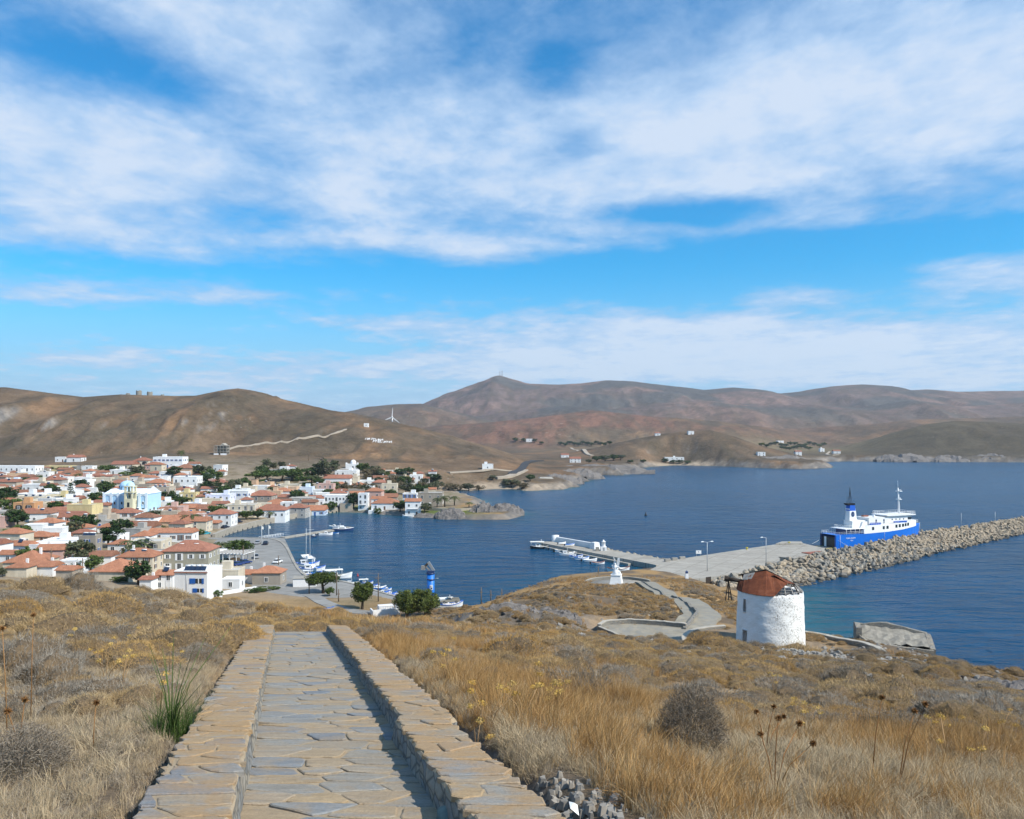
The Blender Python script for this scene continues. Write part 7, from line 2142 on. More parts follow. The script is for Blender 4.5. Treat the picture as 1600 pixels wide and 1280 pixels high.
 poles = [(591, 942, 896, 'tall wooden utility pole with a cross-arm left of the big double tree', True, 1.95), (483, 929, 900, 'dark wooden pole at the left end of the spreading tree', False, None), (526, 931, 894, 'thin wooden pole right of the spreading tree', False, None),
             (529, 940, 921, 'short thick wooden post in the dry lot', False, None), (752, 946, 918, 'wooden pole behind the brown knoll, left of the two thin poles', False, 1.95), (767, 944, 922, 'thin pole between the wooden pole and the small cabin boat', False, 1.95), (784, 940, 920, 'thin pole nearest the small cabin boat', False, 1.95),
             (935, 905, 886, 'thin dark pole left of the monument', False, 2.0), (435, 883, 868, 'angled lamp pole on the parking quay by the white car', False, 1.95), (326, 886, 852, 'wooden pole at the right corner of the grey-green house', True, None), (380, 880, 852, 'wooden pole in front of the open-sided cafe', False, 1.95),
             (254, 890, 862, 'wooden pole at the left corner of the grey-green house', False, None), (80, 894, 857, 'wooden pole in front of the long white flat-roofed house', False, None), (129, 900, 872, 'wooden pole beside the white garden wall', False, None), (206, 838, 826, 'short pole by the brown-roofed stone house', False, None),
             (213, 815, 782, 'pole in front of the pale blue church bell tower', False, None), (231, 804, 770, 'pole at the right corner of the pale blue church', False, None), (152, 786, 767, 'pole left of the pale blue church', False, None), (35, 815, 781, 'pole before the orange house with arches', False, None),
             (305, 790, 755, 'pole between the cream house and the orange roofs', False, None), (386, 812, 787, 'pole before the cream terraced house on the waterfront', False, None), (445, 806, 786, 'pole beside the waterfront house with the orange roof', False, None), (482, 720, 703, 'far pole on the hillside above the pine grove', False, None), (126, 738, 716, 'pole below the white hillside house', False, None), (132, 734, 714, 'second pole below the white hillside house', False, None)]
 for (px, pb, pt, lab, arm, z) in poles:
  if z is None: x, y, z = spot(px, pb, 150)
  else: x, y = G(px, pb, z)
  h = (pb - pt) * y / F
  root = thing('utility_pole', lab, 'pole', (x, y, z), 0.3, 'utility poles')
  b = MB(); b.tube([(0, 0, -0.3), (0, 0, h)], [0.15, 0.11], 7); b.build('pole', M['woodpole'], root)
  b = MB(); b.box(-0.9 if arm else -0.35, 0.9 if arm else 0.35, -0.06, 0.06, h - 1.3, h - 1.15); b.build('cross_arm', M['woodpole'], root)
 for i, px in enumerate((409, 420)):
  x, y = G(px, 848 if i == 0 else 847, 1.95); root = thing('flagpole', ('white flagpole left of the pair at the head of the parking quay', 'white flagpole right of the pair, by the pontoon gangway')[i], 'flagpole', (x, y, 1.95))
  h = 27 * y / F
  b = MB(); b.tube([(0, 0, 0), (0, 0, h)], [.11, .06], 6); b.build('pole', M['white'], root)
  b = MB(); b.add([(0.05, 0, h - 1.5), (0.7, .1, h - 1.7), (0.75, .1, h - 0.6), (0.05, 0, h - .3)], [(0, 1, 2, 3)]); b.build('flag', M['awning'], root)
 def car(px, py, lpx, head, col, label, kind='car', z=1.95, at=None, L=None):
  x, y = G(px, py, z) if at is None else at
  L_ = 4.1 if kind == 'car' else 5.0
  root = thing('parked_car' if kind == 'car' else 'pickup_truck', label, 'car' if kind == 'car' else 'pickup', (x, y, z), radians(head), 'parked vehicles')
  b = MB()
  prof = [(-L_ / 2, .35), (-L_ / 2, .80), (-L_ * .46, .92), (-L_ * .38, .95), (L_ * .18, .95), (L_ * .42, .82), (L_ / 2, .70), (L_ / 2, .35)]
  w = .84; n = len(prof)
  vs = [(p[0], -w, p[1]) for p in prof] + [(p[0], w, p[1]) for p in prof]
  b.add(vs, [tuple(range(n)), tuple(reversed(range(n, 2 * n)))] + [(i, n + i, n + (i + 1) % n, (i + 1) % n) for i in range(n)]); b.build('body', M[col], root)
  cab = (-L_ * .40, L_ * .20, -L_ * .26, L_ * .06) if kind == 'car' else (-L_ * .08, L_ * .24, -L_ * .03, L_ * .10)
  b = MB(); b.frus(cab[0], cab[1], -.80, .80, .951, cab[2], cab[3], -.66, .66, 1.42); b.build('cabin_glass', M['glassy'], root)
  b = MB(); b.frus(cab[2] - .06, cab[3] + .06, -.69, .69, 1.422, cab[2], cab[3], -.62, .62, 1.50); b.build('roof', M[col], root)
  if kind != 'car':
   b = MB(); b.box(-L_ * .47, -L_ * .10, -.70, .70, .955, .99); b.build('load_bed', M['black'], root)
   b = MB(); b.box(-L_ * .48, -L_ * .10, -.82, -.74, .956, 1.2); b.box(-L_ * .48, -L_ * .10, .74, .82, .956, 1.2); b.build('bed_side', M[col], root)
  for sx in (-.31, .31):
   for s in (-1, 1):
    b = MB(); b.tube([(L_ * sx, s * .68, .33), (L_ * sx, s * .87, .33)], .33, 12, smooth=False); wh = b.build('wheel', M['black'], root)
    b = MB(); b.tube([(L_ * sx, s * .872, .33), (L_ * sx, s * .88, .33)], .18, 8, smooth=False); b.build('rim', M['steel'], wh)
  for s in (-1, 1):
   b = MB(); b.box(L_ / 2 - .02, L_ / 2 + .02, s * .62 - .16, s * .62 + .16, .58, .72); b.build('headlight', M['white'], root)
 car(703, 942, 0, 190, 'car_beige', 'beige pickup parked on the quay right of the big double tree', 'pickup')
 car(403, 850, 0, 95, 'car_silver', 'silver car at the head of the parking quay')
 car(415, 851, 0, 100, 'car_navy', 'dark car beside the silver one at the head of the parking quay')
 car(400, 872, 0, 110, 'car_silver', 'silver pickup in the middle of the parking quay', 'pickup')
 car(434, 880, 0, 80, 'white', 'white car at the quay edge near the moored cruiser')
 car(372, 884, 0, 60, 'car_blue', 'dark blue car left of its blue twin in front of the cafe')
 car(384, 881, 0, 55, 'car_blue', 'dark blue car right of its blue twin in front of the cafe')
 car(350, 879, 0, 170, 'car_green', 'pale green car under the cafe canopy')
 car(363, 879, 0, 175, 'car_silver', 'silver car under the cafe canopy')
 for (px, py, col, lab) in ((322, 836, 'car_teal', 'turquoise car at the start of the shore road'), (352, 827, 'car_navy', 'dark blue car at the bend of the shore road'), (373, 817, 'car_navy', 'dark blue car farther along the shore road'), (531, 798, 'car_navy', 'dark car by the slipway at the end of the shore road')):
  x, y, z = spot(px, py, 300); z = max(z, 2.35)
  car(px, py, 0, 70, col, lab, 'car', z + .02, (x, y))
 x, y = G(466, 917, 1.95)
 root = thing('boat_shed', 'low white flat-roofed shed on the quay left of the spreading tree', 'shed', (x + 1.5, y + 2, 1.95), 0.15)
 b = MB(); b.box(-3.2, 3.2, -2.0, 2.0, 0, 2.3); b.build('wall', M['white_wall'], root)
 b = MB(); b.box(-3.4, 3.4, -2.2, 2.2, 2.303, 2.45); b.build('roof', M['concrete'], root)
 b = MB(); b.box(1.0, 3.0, -2.04, -2.0, 0.3, 1.7); b.build('doorway', M['dark'], root)
 x, y, z = spot(604, 962, 130)
 root = thing('white_kiosk', 'white walled enclosure with railings left of the big double tree', 'kiosk', (x, y, z), 0.35)
 b = MB(); b.box(-3.2, 3.2, -0.15, 0.15, -.5, 1.5); b.box(-3.2, -2.9, 0.153, 4.0, -.5, 1.2); b.box(2.9, 3.2, 0.153, 4.0, -.5, 1.5); b.build('wall', M['white_wall'], root)
 b = MB()
 for k in range(12): b.tube([(-3 + k * .55, 0, 1.5), (-3 + k * .55, 0, 2.2)], .03, 4)
 b.tube([(-3.1, 0, 2.2), (3.1, 0, 2.2)], .04, 4); b.build('railing', M['steel'], root)
 b = MB(); b.box(-1.5, 2.0, 1.0, 3.5, -.3, 2.0); b.build('tank', M['white_wall'], root)
M['blue_col'] = plain('crane_blue', (0.012, 0.16, 0.58), 0.45, 0, 0.12, 0.8, 0.4)
M['marble'] = plain('white_marble', (0.78, 0.78, 0.77), 0.5, 0, 0.08, 1.2)
M['car_beige'] = plain('car_beige', (0.36, 0.33, 0.27), 0.35, 0.2, 0.05, 1, 0.5)
M['car_silver'] = plain('car_silver', (0.45, 0.46, 0.48), 0.3, 0.3, 0.05, 1, 0.5)
M['car_navy'] = plain('car_navy', (0.02, 0.025, 0.05), 0.3, 0.1, 0.05, 1, 0.5)
M['car_blue'] = plain('car_blue', (0.03, 0.06, 0.20), 0.3, 0.1, 0.05, 1, 0.5)
M['car_green'] = plain('car_green', (0.20, 0.27, 0.16), 0.35, 0.1, 0.05, 1, 0.5)
M['car_teal'] = plain('car_teal', (0.05, 0.36, 0.45), 0.35, 0.1, 0.05, 1, 0.5)
build_harbour_things()
# ------------------------------------------------------------------ houses
WALLC = {'white': (0.80, 0.80, 0.79), 'cream': (0.66, 0.58, 0.45), 'beige': (0.50, 0.42, 0.33), 'yellow': (0.68, 0.56, 0.30), 'pink': (0.62, 0.40, 0.34), 'peach': (0.66, 0.45, 0.30), 'orange': (0.62, 0.34, 0.17),
         'grey': (0.42, 0.40, 0.37), 'stone': (0.34, 0.30, 0.25), 'brown': (0.33, 0.20, 0.13), 'lavender': (0.66, 0.68, 0.82), 'bluewhite': (0.66, 0.76, 0.88), 'sage': (0.36, 0.34, 0.27)}
for k_, c_ in WALLC.items(): M['w_' + k_] = wall_mat('wall_' + k_, c_, 0.18 if k_ in ('white', 'lavender', 'bluewhite') else 0.34)
M['roof_orange'] = roof_mat('clay_tile_orange', (0.46, 0.21, 0.12), (0.34, 0.15, 0.09))
M['roof_red'] = roof_mat('clay_tile_red', (0.39, 0.175, 0.115), (0.28, 0.125, 0.085))
M['roof_brown'] = roof_mat('clay_tile_brown', (0.33, 0.16, 0.10), (0.23, 0.11, 0.07))
M['flatroof'] = concrete_mat('flat_roof', (0.50, 0.48, 0.44), 0.6)
M['shutter_blue'] = plain('blue_shutter', (0.015, 0.10, 0.36), 0.5, 0, 0.1)
M['shutter_white'] = plain('white_shutter', (0.75, 0.75, 0.74), 0.5, 0, 0.06)
M['shutter_brown'] = plain('brown_shutter', (0.12, 0.06, 0.035), 0.6, 0, 0.15)
M['solar'] = plain('solar_panel', (0.02, 0.035, 0.07), 0.15, 0.1, 0.1, 2, 0.6)
RN = {'hip': 'hipped', 'gable': 'gabled', 'flat': 'flat', 'pyr': 'hipped'}
def win_mesh(kind, w, h):
 b = MB()
 b.box(-w / 2, w / 2, -0.02, 0.10, 0, h, 0)                       # pane, a little behind the frame
 for (x0, x1, z0, z1) in ((-w / 2 - .09, -w / 2, -.09, h + .09), (w / 2, w / 2 + .09, -.09, h + .09), (-w / 2, w / 2, h, h + .09), (-w / 2, w / 2, -.09, 0)):
  b.box(x0, x1, -0.07, 0.10, z0, z1, 1)
 b.box(-0.03, 0.03, -0.05, 0.0, 0.0, h, 1)
 mats = [M['glassy'], M['shutter_white']]
 if kind != 'plain':
  for s in (-1, 1): b.box(*sorted((s * (w / 2 + .10), s * (w / 2 + .10 + w * .5))), -0.08, 0.0, 0, h, 2)
  mats.append(M['shutter_' + kind])
 return b.mesh('window', mats)
WIN = {(k, s): win_mesh(k, *((0.9, 1.25) if s == 's' else (1.1, 2.1))) for k in ('plain', 'blue', 'white', 'brown') for s in ('s', 'd')}
_do = MB(); _do.box(-.5, .5, -.05, .1, 0, 2.1, 0); _do.box(-.6, -.5, -.09, .1, 0, 2.2, 1); _do.box(.5, .6, -.09, .1, 0, 2.2, 1); _do.box(-.5, .5, -.09, .1, 2.1, 2.2, 1)
DOOR = {k: _do.mesh('door', [M['shutter_' + k], M['shutter_white']]) for k in ('blue', 'brown', 'white')}
_so = MB(); _so.add([(-.95, -.6, .1), (.95, -.6, .1), (.95, .6, 1.3), (-.95, .6, 1.3), (-.95, -.55, .0), (.95, -.55, .0), (.95, .65, 1.2), (-.95, .65, 1.2)], [(0, 1, 2, 3), (7, 6, 5, 4), (0, 4, 5, 1), (1, 5, 6, 2), (2, 6, 7, 3), (3, 7, 4, 0)], 0)
_so.tube([(-1, .75, 1.42), (1, .75, 1.42)], .26, 8, 1); _so.bar((-.9, .7, 0), (-.9, .7, 1.2), .07, .07, 1); _so.bar((.9, .7, 0), (.9, .7, 1.2), .07, .07, 1)
SOLAR = _so.mesh('solar_heater', [M['solar'], M['white']])
def roof_mesh(w, d, h, kind, rh, mat, ov=0.35):
 """a pitched tile roof on a w x d plan, eaves at h"""
 b = MB(); X, Y = w / 2 + ov, d / 2 + ov; e = 0.14
 base = [(-X, -Y, h), (X, -Y, h), (X, Y, h), (-X, Y, h), (-X, -Y, h + e), (X, -Y, h + e), (X, Y, h + e), (-X, Y, h + e)]
 if kind == 'hip':
  if w >= d: r = [(-(X - Y * .95), 0, h + rh), (X - Y * .95, 0, h + rh)] if X > Y * 1.02 else [(-.05, 0, h + rh), (.05, 0, h + rh)]
  else: r = [(0, -(Y - X * .95), h + rh), (0, Y - X * .95, h + rh)]
  vs = base + r
  if w >= d: fs = [(4, 5, 9, 8), (5, 6, 9), (6, 7, 8, 9), (7, 4, 8)]
  else: fs = [(4, 5, 8), (5, 6, 9, 8), (6, 7, 9), (7, 4, 8, 9)]
 else:
  vs = base + [(-X, 0, h + rh), (X, 0, h + rh)]
  fs = [(4, 5, 9, 8), (6, 7, 8, 9), (5, 6, 9), (7, 4, 8)]
 fs += [(0, 3, 2, 1), (0, 1, 5, 4), (1, 2, 6, 5), (2, 3, 7, 6), (3, 0, 4, 7)]
 b.add(vs, fs);
 return b
HOUSES = []
hr = random.Random(99)
def house(px, pyb, wpx, hpx, wall, roof, label, rc='orange', storeys=None, dep=None, rot=0.0, win='plain', solar=0, feat='', y0=150.0, at=None, nw=None):
 if at is None:
  x, y, z = spot(px, pyb, y0)
 else: x, y, z = at
 k = y / F
 w, h = max(3.0, wpx * k), max(2.4, hpx * k)
 if storeys is None: storeys = max(1, int(round(h / 3.1)))
 d = dep if dep else min(max(w * 0.8, 5.0), 11.0)
 d = min(d, w * 1.6)
 rz = rot + hr.uniform(-0.06, 0.06)
 cx, cy = x - sin(rz) * d / 2 * -1 * -1, y + cos(rz) * d / 2
 zb = min(zg(cx - w / 2, cy), zg(cx + w / 2, cy), z)
 root = thing('house', label, 'house', (cx, cy, z), rz, 'houses of the harbour town')
 b = MB(); b.box(-w / 2, w / 2, -d / 2, d / 2, zb - z - 1.5, h); b.build('wall', M['w_' + wall], root)
 if roof == 'flat':
  if feat != 'plainroof':
   b = MB(); t = 0.22; ph = 0.45
   for (x0, x1, y0_, y1_) in ((-w / 2 - .05, w / 2 + .05, -d / 2 - .05, -d / 2 + t), (-w / 2 - .05, w / 2 + .05, d / 2 - t, d / 2 + .05), (-w / 2 - .05, -w / 2 + t, -d / 2 + t, d / 2 - t), (w / 2 - t, w / 2 + .05, -d / 2 + t, d / 2 - t)):
    b.box(x0, x1, y0_, y1_, h + .003, h + ph)
   b.build('parapet', M['w_' + wall], root)
  b = MB(); b.box(-w / 2 + .23, w / 2 - .23, -d / 2 + .23, d / 2 - .23, h + .002, h + .12); rf = b.build('roof', M['flatroof'] if wall not in ('white', 'bluewhite', 'lavender') else M['w_white'], root)
  if w > 7 and hr.random() < 0.55 and not solar:
   s = hr.uniform(-.25, .25) * w
   b = MB(); b.box(s - 1.3, s + 1.3, 0, min(2.4, d / 2 - .3), h + .121, h + 2.3); b.build('stair_head', M['w_' + wall], root)
 else:
  rh = min(w, d) * (0.27 if roof == 'hip' else 0.24)
  rf = roof_mesh(w, d, h + .002, roof, rh, rc).build('roof', M['roof_' + rc], root)
  if hr.random() < 0.35:
   s = hr.choice((-1, 1)) * w * .22; b = MB(); b.box(s - .3, s + .3, .4, .95, h + .4, h + rh + .7); b.build('chimney', M['w_white'], rf)
 def put(me, nm, x_, y_, z_, r): obj(nm, me, root, (x_, y_, z_), r)
 fh = h / storeys
 nfront = nw if nw is not None else max(1, int(w / 3.0)); ns = max(1, int(d / 3.6))
 if feat != 'blank':
  for s in range(storeys):
   zb_ = s * fh + fh * 0.30
   for i in range(nfront):
    x_ = -w / 2 + w * (i + .5) / nfront
    if s == 0 and i == nfront // 2 and storeys * nfront > 1: put(DOOR['blue' if win == 'blue' else hr.choice(('brown', 'white', 'brown'))], 'door', x_, -d / 2 - .02, 0.05, 0)
    else:
     tall = hr.random() < .3
     put(WIN[(win, 'd' if tall and fh > 2.7 else 's')], 'window', x_, -d / 2 - .02, s * fh + (fh * .12 if tall and fh > 2.7 else fh * .30), 0)
   for i in range(ns):
    y_ = -d / 2 + d * (i + .5) / ns
    put(WIN[(win if hr.random() < .6 else 'plain', 's')], 'window', w / 2 + .02, y_, zb_, pi / 2)
 if feat == 'balcony':
  b = MB(); b.box(-w * .35, w * .35, -d / 2 - 1.2, -d / 2 - .003, fh - .15, fh); bb = b.build('balcony', M['w_white'], root)
  b = MB()
  for i in range(9): b.tube([(-w * .35 + w * .7 * i / 8, -d / 2 - 1.15, fh), (-w * .35 + w * .7 * i / 8, -d / 2 - 1.15, fh + 1)], .03, 4)
  b.tube([(-w * .35, -d / 2 - 1.15, fh + 1), (w * .35, -d / 2 - 1.15, fh + 1)], .04, 4); b.build('railing', M['steel'], bb)
 if feat == 'arches':
  for s in range(storeys):
   for x_ in (-w * .24, w * .24):
    b = MB(); n = 10; R_ = w * .16
    pts = [(x_ - R_, .0)] + [(x_ + R_ * -cos(pi * q / n), fh * .38 + R_ * .55 * sin(pi * q / n)) for q in range(n + 1)] + [(x_ + R_, 0)]
    vs = [(p[0], -d / 2 - .03, s * fh + fh * .30 + p[1] * .9) for p in pts]
    b.add(vs, [tuple(range(len(vs)))]); b.f = [f[::-1] for f in b.f]; b.build('arched_opening', M['dark'], root)
 if feat == 'terrace':
  b = MB(); b.box(-w / 2 - 1.2, w / 2 - w * .12, -d / 2 - 2.6, -d / 2 - .003, zb - z - 3.0, -.05); b.build('terrace_wall', M['w_white'], root)
 for i in range(solar):
  x_ = -w * .32 + w * .64 * (i + .5) / solar
  zz = h + .13 if roof == 'flat' else h + .9
  obj('solar_heater', SOLAR, rf, (x_, -d * .22, zz), 0, 0.72)
 HOUSES.append(root)
 return root
def town():
 h = house
 # ---- back of the town, left to right
 h(-6, 746, 122, 17, 'white', 'flat', 'long white two-storey school with rows of windows at the back left edge', storeys=2, dep=11, nw=15)
 h(94, 722, 16, 7, 'white', 'flat', 'small white flat cube of the lone compound on the slope above the town', nw=2)
 h(115, 722, 22, 7, 'white', 'gable', 'white red-roofed half of the lone compound on the slope above the town', 'red', nw=1)
 h(89, 736, 40, 7, 'yellow', 'flat', 'long low yellow building behind the dark rounded trees', feat='blank')
 h(136, 734, 17, 5, 'white', 'flat', 'low white shed right of the long yellow building', nw=1)
 h(118, 734, 14, 5, 'grey', 'flat', 'low grey shed between the yellow building and the white one', feat='blank')
 h(158, 744, 16, 5, 'white', 'gable', 'little white cottage with a brown roof apart from its neighbours behind the church', 'brown', nw=2)
 h(190, 733, 34, 7, 'cream', 'gable', 'long cream house with a low red roof at the upper edge of the town', 'red')
 h(220, 729, 24, 9, 'cream', 'hip', 'cream house with an arched porch and red hipped roof at the upper edge', 'red', feat='arches')
 h(188, 742, 34, 7, 'white', 'flat', 'low white house behind the round olive tree above the church', nw=3)
 h(237, 734, 24, 7, 'pink', 'hip', 'pink house with a red hipped roof below the blue-windowed villa', 'red', nw=2)
 h(262, 731, 46, 16, 'white', 'flat', 'white two-storey villa with blue windows at the top of the town', win='blue', storeys=2)
 h(243, 731, 18, 9, 'white', 'flat', 'white lower wing left of the blue-windowed villa', win='blue', nw=2)
 h(286, 742, 30, 10, 'beige', 'hip', 'beige house with a brown hipped roof under the tall palm', 'brown', nw=3)
 h(241, 746, 18, 6, 'white', 'hip', 'small white house with a red roof below the pink house', 'red', nw=2)
 h(259, 747, 20, 9, 'white', 'flat', 'white stepped house between the pink house and the round green tree', win='blue', nw=2)
 h(33, 753, 24, 7, 'cream', 'hip', 'cream house with a brown hipped roof in front of the school', 'brown', nw=2)
 h(14, 761, 28, 8, 'bluewhite', 'flat', 'pale blue-white flat-roofed house below the school', nw=2)
 h(88, 753, 28, 7, 'cream', 'hip', 'house under a broad red roof right of the dirt lane', 'red', nw=3)
 h(120, 751, 24, 7, 'cream', 'gable', 'cream gabled house with a bare end wall behind the slim conifer', 'orange', nw=1)
 h(147, 757, 26, 6, 'cream', 'hip', 'wide red-roofed house left of the dark trees behind the church', 'red', nw=2)
 h(182, 764, 24, 9, 'cream', 'hip', 'cream house with a red roof peeping over the church nave', 'red', nw=2)
 h(216, 762, 26, 9, 'beige', 'flat', 'beige stone house with an arch right of the church dome', feat='arches')
 h(243, 765, 30, 10, 'cream', 'hip', 'cream house with an orange hipped roof right of the church dome', 'orange')
 h(289, 766, 36, 20, 'white', 'flat', 'white two-storey house with dark window recesses and a roof terrace right of the dome', storeys=2, solar=1)
 h(276, 771, 34, 10, 'white', 'flat', 'long low white house with a grey roof in front of the two-storey terrace house', nw=2)
 h(338, 766, 28, 11, 'cream', 'hip', 'cream house with a red hipped roof beside the stepped conifer', 'red')
 h(345, 743, 13, 6, 'white', 'hip', 'tiny house with an orange roof among the upper trees', 'orange', nw=1)
 h(394, 758, 13, 7, 'peach', 'flat', 'small peach cube with one dark window below the pine grove', feat='blank')
 # ---- second band
 h(8, 762, 18, 6, 'white', 'hip', 'white house with a faded red roof at the far left edge', 'brown', nw=1)
 h(10, 774, 22, 9, 'white', 'hip', 'white house with a wide brown roof at the left edge, below the faded one', 'brown', nw=2)
 h(31, 768, 18, 6, 'cream', 'hip', 'small house with a bright orange roof right of the left-edge white house', 'orange', nw=1)
 h(48, 769, 28, 11, 'white', 'flat', 'white flat-roofed house with small dark windows beside the orange-roofed one', nw=4)
 h(86, 760, 16, 8, 'pink', 'hip', 'small pink house with a red roof in front of the broad red roof', 'red', nw=1)
 h(104, 766, 16, 9, 'white', 'flat', 'plain white blocky house left of the slim conifer', nw=1)
 h(125, 766, 24, 11, 'white', 'flat', 'white house with two dark windows behind the slim conifer', nw=3)
 h(130, 776, 14, 9, 'stone', 'hip', 'grey house with a steep bright orange roof left of a white cube', 'orange', nw=1)
 h(143, 776, 16, 12, 'white', 'flat', 'white cube house with three small windows left of the church trees', nw=3)
 h(41, 779, 30, 7, 'beige', 'gable', 'low house with a red roof behind the solar-panelled flat roof', 'brown', nw=2)
 h(58, 780, 24, 8, 'cream', 'gable', 'low brown-roofed house with a dark porch left of the dense trees', 'brown', nw=1)
 h(46, 788, 52, 11, 'cream', 'flat', 'wide cream flat-roofed house carrying solar panels left of the dense trees', solar=3)
 h(86, 787, 28, 12, 'yellow', 'flat', 'pale yellow flat-roofed house with a balcony below the dense trees', feat='balcony')
 h(109, 788, 16, 9, 'cream', 'hip', 'cream house with a small brown roof right of the pale yellow house', 'brown', nw=1)
 h(247, 789, 34, 27, 'beige', 'flat', 'tall grey-beige three-storey house beside the church front', storeys=3, feat='balcony', solar=3)
 h(292, 786, 24, 15, 'yellow', 'flat', 'pale yellow flat-roofed house amid the dark green trees', nw=3)
 h(315, 782, 28, 8, 'cream', 'hip', 'house with a spreading orange roof right of the pale yellow one', 'orange', nw=1)
 h(340, 792, 38, 18, 'lavender', 'flat', 'lavender-white two-storey house with an arched window', storeys=2, win='plain', feat='')
 h(368, 788, 40, 20, 'white', 'flat', 'white two-storey house with blue windows behind the lavender one', storeys=2, win='blue')
 h(405, 791, 38, 16, 'stone', 'hip', 'grey two-storey house under a large red hipped roof', 'red', storeys=2)
 h(440, 777, 26, 9, 'white', 'hip', 'white house with an orange pyramid roof behind the flat-roofed row', 'orange', nw=2)
 h(450, 768, 36, 10, 'cream', 'flat', 'cream low house with a long canopy below the pine grove', nw=3)
 h(473, 766, 12, 12, 'beige', 'flat', 'narrow beige block right of the cream low house', nw=1)
 h(478, 772, 20, 10, 'bluewhite', 'flat', 'blue-grey washed house with blank walls below the big grey-green tree', feat='blank')
 h(454, 738, 14, 9, 'white', 'hip', 'white cottage with a hipped roof below the hillside track', 'red', nw=1)
 h(443, 740, 12, 10, 'white', 'flat', 'small white block left of the hipped cottage below the hillside track', nw=1)
 h(428, 740, 18, 5, 'grey', 'flat', 'low grey outbuilding left of the white cottages under the track', nw=1)
 # ---- third band
 h(9, 811, 22, 8, 'yellow', 'flat', 'pale yellow low house with one small window at the left edge', nw=1)
 h(37, 812, 32, 25, 'orange', 'flat', 'orange two-storey house with dark arched balconies', storeys=2, feat='arches')
 h(61, 813, 40, 10, 'brown', 'hip', 'brown-walled house with a wide brown hipped roof right of the orange house', 'brown')
 h(92, 807, 30, 5, 'cream', 'gable', 'house with a long low red roof left of the big cream blank wall', 'red', feat='blank')
 h(124, 815, 40, 25, 'yellow', 'flat', 'big plain cream-yellow building with blank walls left of the church', feat='blank')
 h(130, 796, 24, 6, 'cream', 'hip', 'house with a red hipped roof showing over the big blank wall', 'red', feat='blank')
 h(100, 818, 46, 9, 'stone', 'gable', 'grey stone house with solar panels on a red roof below the blank wall', 'red', solar=1)
 h(152, 811, 24, 8, 'white', 'gable', 'white house with a dark red pitched roof left of the church square', 'red', nw=2)
 h(173, 809, 20, 9, 'cream', 'hip', 'cream house with a red-brown roof just below the church', 'brown', nw=1)
 h(194, 799, 20, 10, 'white', 'hip', 'white upper house with a small red roof against the church wall', 'red', nw=1)
 h(195, 817, 34, 15, 'white', 'hip', 'large white house with a red hipped roof in front of the bell tower', 'red', storeys=2, win='brown')
 h(64, 826, 38, 10, 'stone', 'flat', 'long grey stone flat-roofed house with white-framed windows', nw=4)
 h(83, 830, 34, 9, 'white', 'hip', 'white house with an orange hipped roof left of the feathery palm', 'orange')
 h(176, 825, 42, 11, 'beige', 'flat', 'long beige stone house with dark windows below the large white one', nw=4)
 h(215, 839, 44, 15, 'stone', 'gable', 'old stone house with a weathered wall and brown roof', 'brown', feat='blank')
 h(271, 808, 30, 15, 'pink', 'flat', 'pink house with a dark door below the churchyard palms', nw=2, storeys=1)
 h(312, 805, 36, 9, 'beige', 'gable', 'shaded beige house under a long brown roof behind the pink gable', 'brown')
 h(302, 812, 24, 8, 'pink', 'gable', 'pink gable-ended house with a curved white wall', 'orange', nw=1)
 h(374, 807, 48, 17, 'cream', 'flat', 'cream terraced house with carved balconies by the shore road', storeys=2, feat='balcony')
 h(343, 822, 36, 18, 'white', 'hip', 'white house with a red hipped roof at the bend of the shore road', 'red', storeys=2)
 h(330, 826, 22, 8, 'grey', 'gable', 'small grey gable beside the white house at the shore road bend', 'orange', nw=1)
 h(240, 822, 40, 8, 'bluewhite', 'flat', 'low blue-white flat roof behind the peach house', feat='blank')
 h(266, 826, 52, 10, 'peach', 'gable', 'long peach house under a long orange roof', 'orange', nw=3)
 h(305, 830, 34, 15, 'cream', 'gable', 'cream house with a two-level orange roof right of the long peach house', 'orange', storeys=2, nw=1)
 # ---- fourth band
 h(37, 846, 22, 6, 'grey', 'flat', 'small grey flat-roofed house with one dark opening left of the orange twin roofs', nw=1)
 h(56, 850, 36, 9, 'peach', 'hip', 'peach house with an orange hipped roof and two dark doors', 'orange', nw=2)
 h(83, 850, 30, 10, 'cream', 'gable', 'house with a bright orange pitched roof right of the peach house', 'orange', feat='blank')
 h(92, 860, 52, 14, 'white', 'flat', 'white house with a blue trim line behind the long white front', win='blue')
 h(166, 834, 28, 8, 'white', 'hip', 'white house with an orange roof between the old stone house and the rooftop solar panels', 'orange', nw=1)
 h(136, 868, 26, 29, 'stone', 'flat', 'tall grey stone house with a row of solar panels and blue windows', storeys=2, solar=4, win='blue', nw=1)
 h(168, 849, 38, 12, 'white', 'flat', 'white flat-roofed house with blue shutters right of the solar-panelled stone house', win='blue', nw=2, solar=1)
 h(184, 866, 32, 15, 'white', 'hip', 'white house with an orange hipped roof below the blue-shuttered one', 'orange', nw=2)
 h(258, 846, 84, 13, 'white', 'gable', 'long white house with a low orange roof and brown shutters', 'orange', win='brown', dep=7)
 h(276, 846, 28, 15, 'white', 'flat', 'white flat-roofed middle section of the long orange-roofed row', win='brown', nw=1)
 h(18, 866, 38, 9, 'white', 'hip', 'white house with a brown hipped roof at the lower left edge', 'brown', nw=2)
 h(62, 873, 60, 20, 'white', 'flat', 'long white flat-roofed house with a glazed door at the lower left', storeys=1, nw=3, dep=9)
 h(225, 874, 52, 26, 'cream', 'flat', 'large cream house with arches and a white flat roof', storeys=2, feat='arches', solar=1, dep=10)
 h(210, 893, 56, 22, 'cream', 'hip', 'cream house with a bright orange hipped roof and outside stair behind the dark green tree', 'orange', storeys=2, win='brown', solar=2)
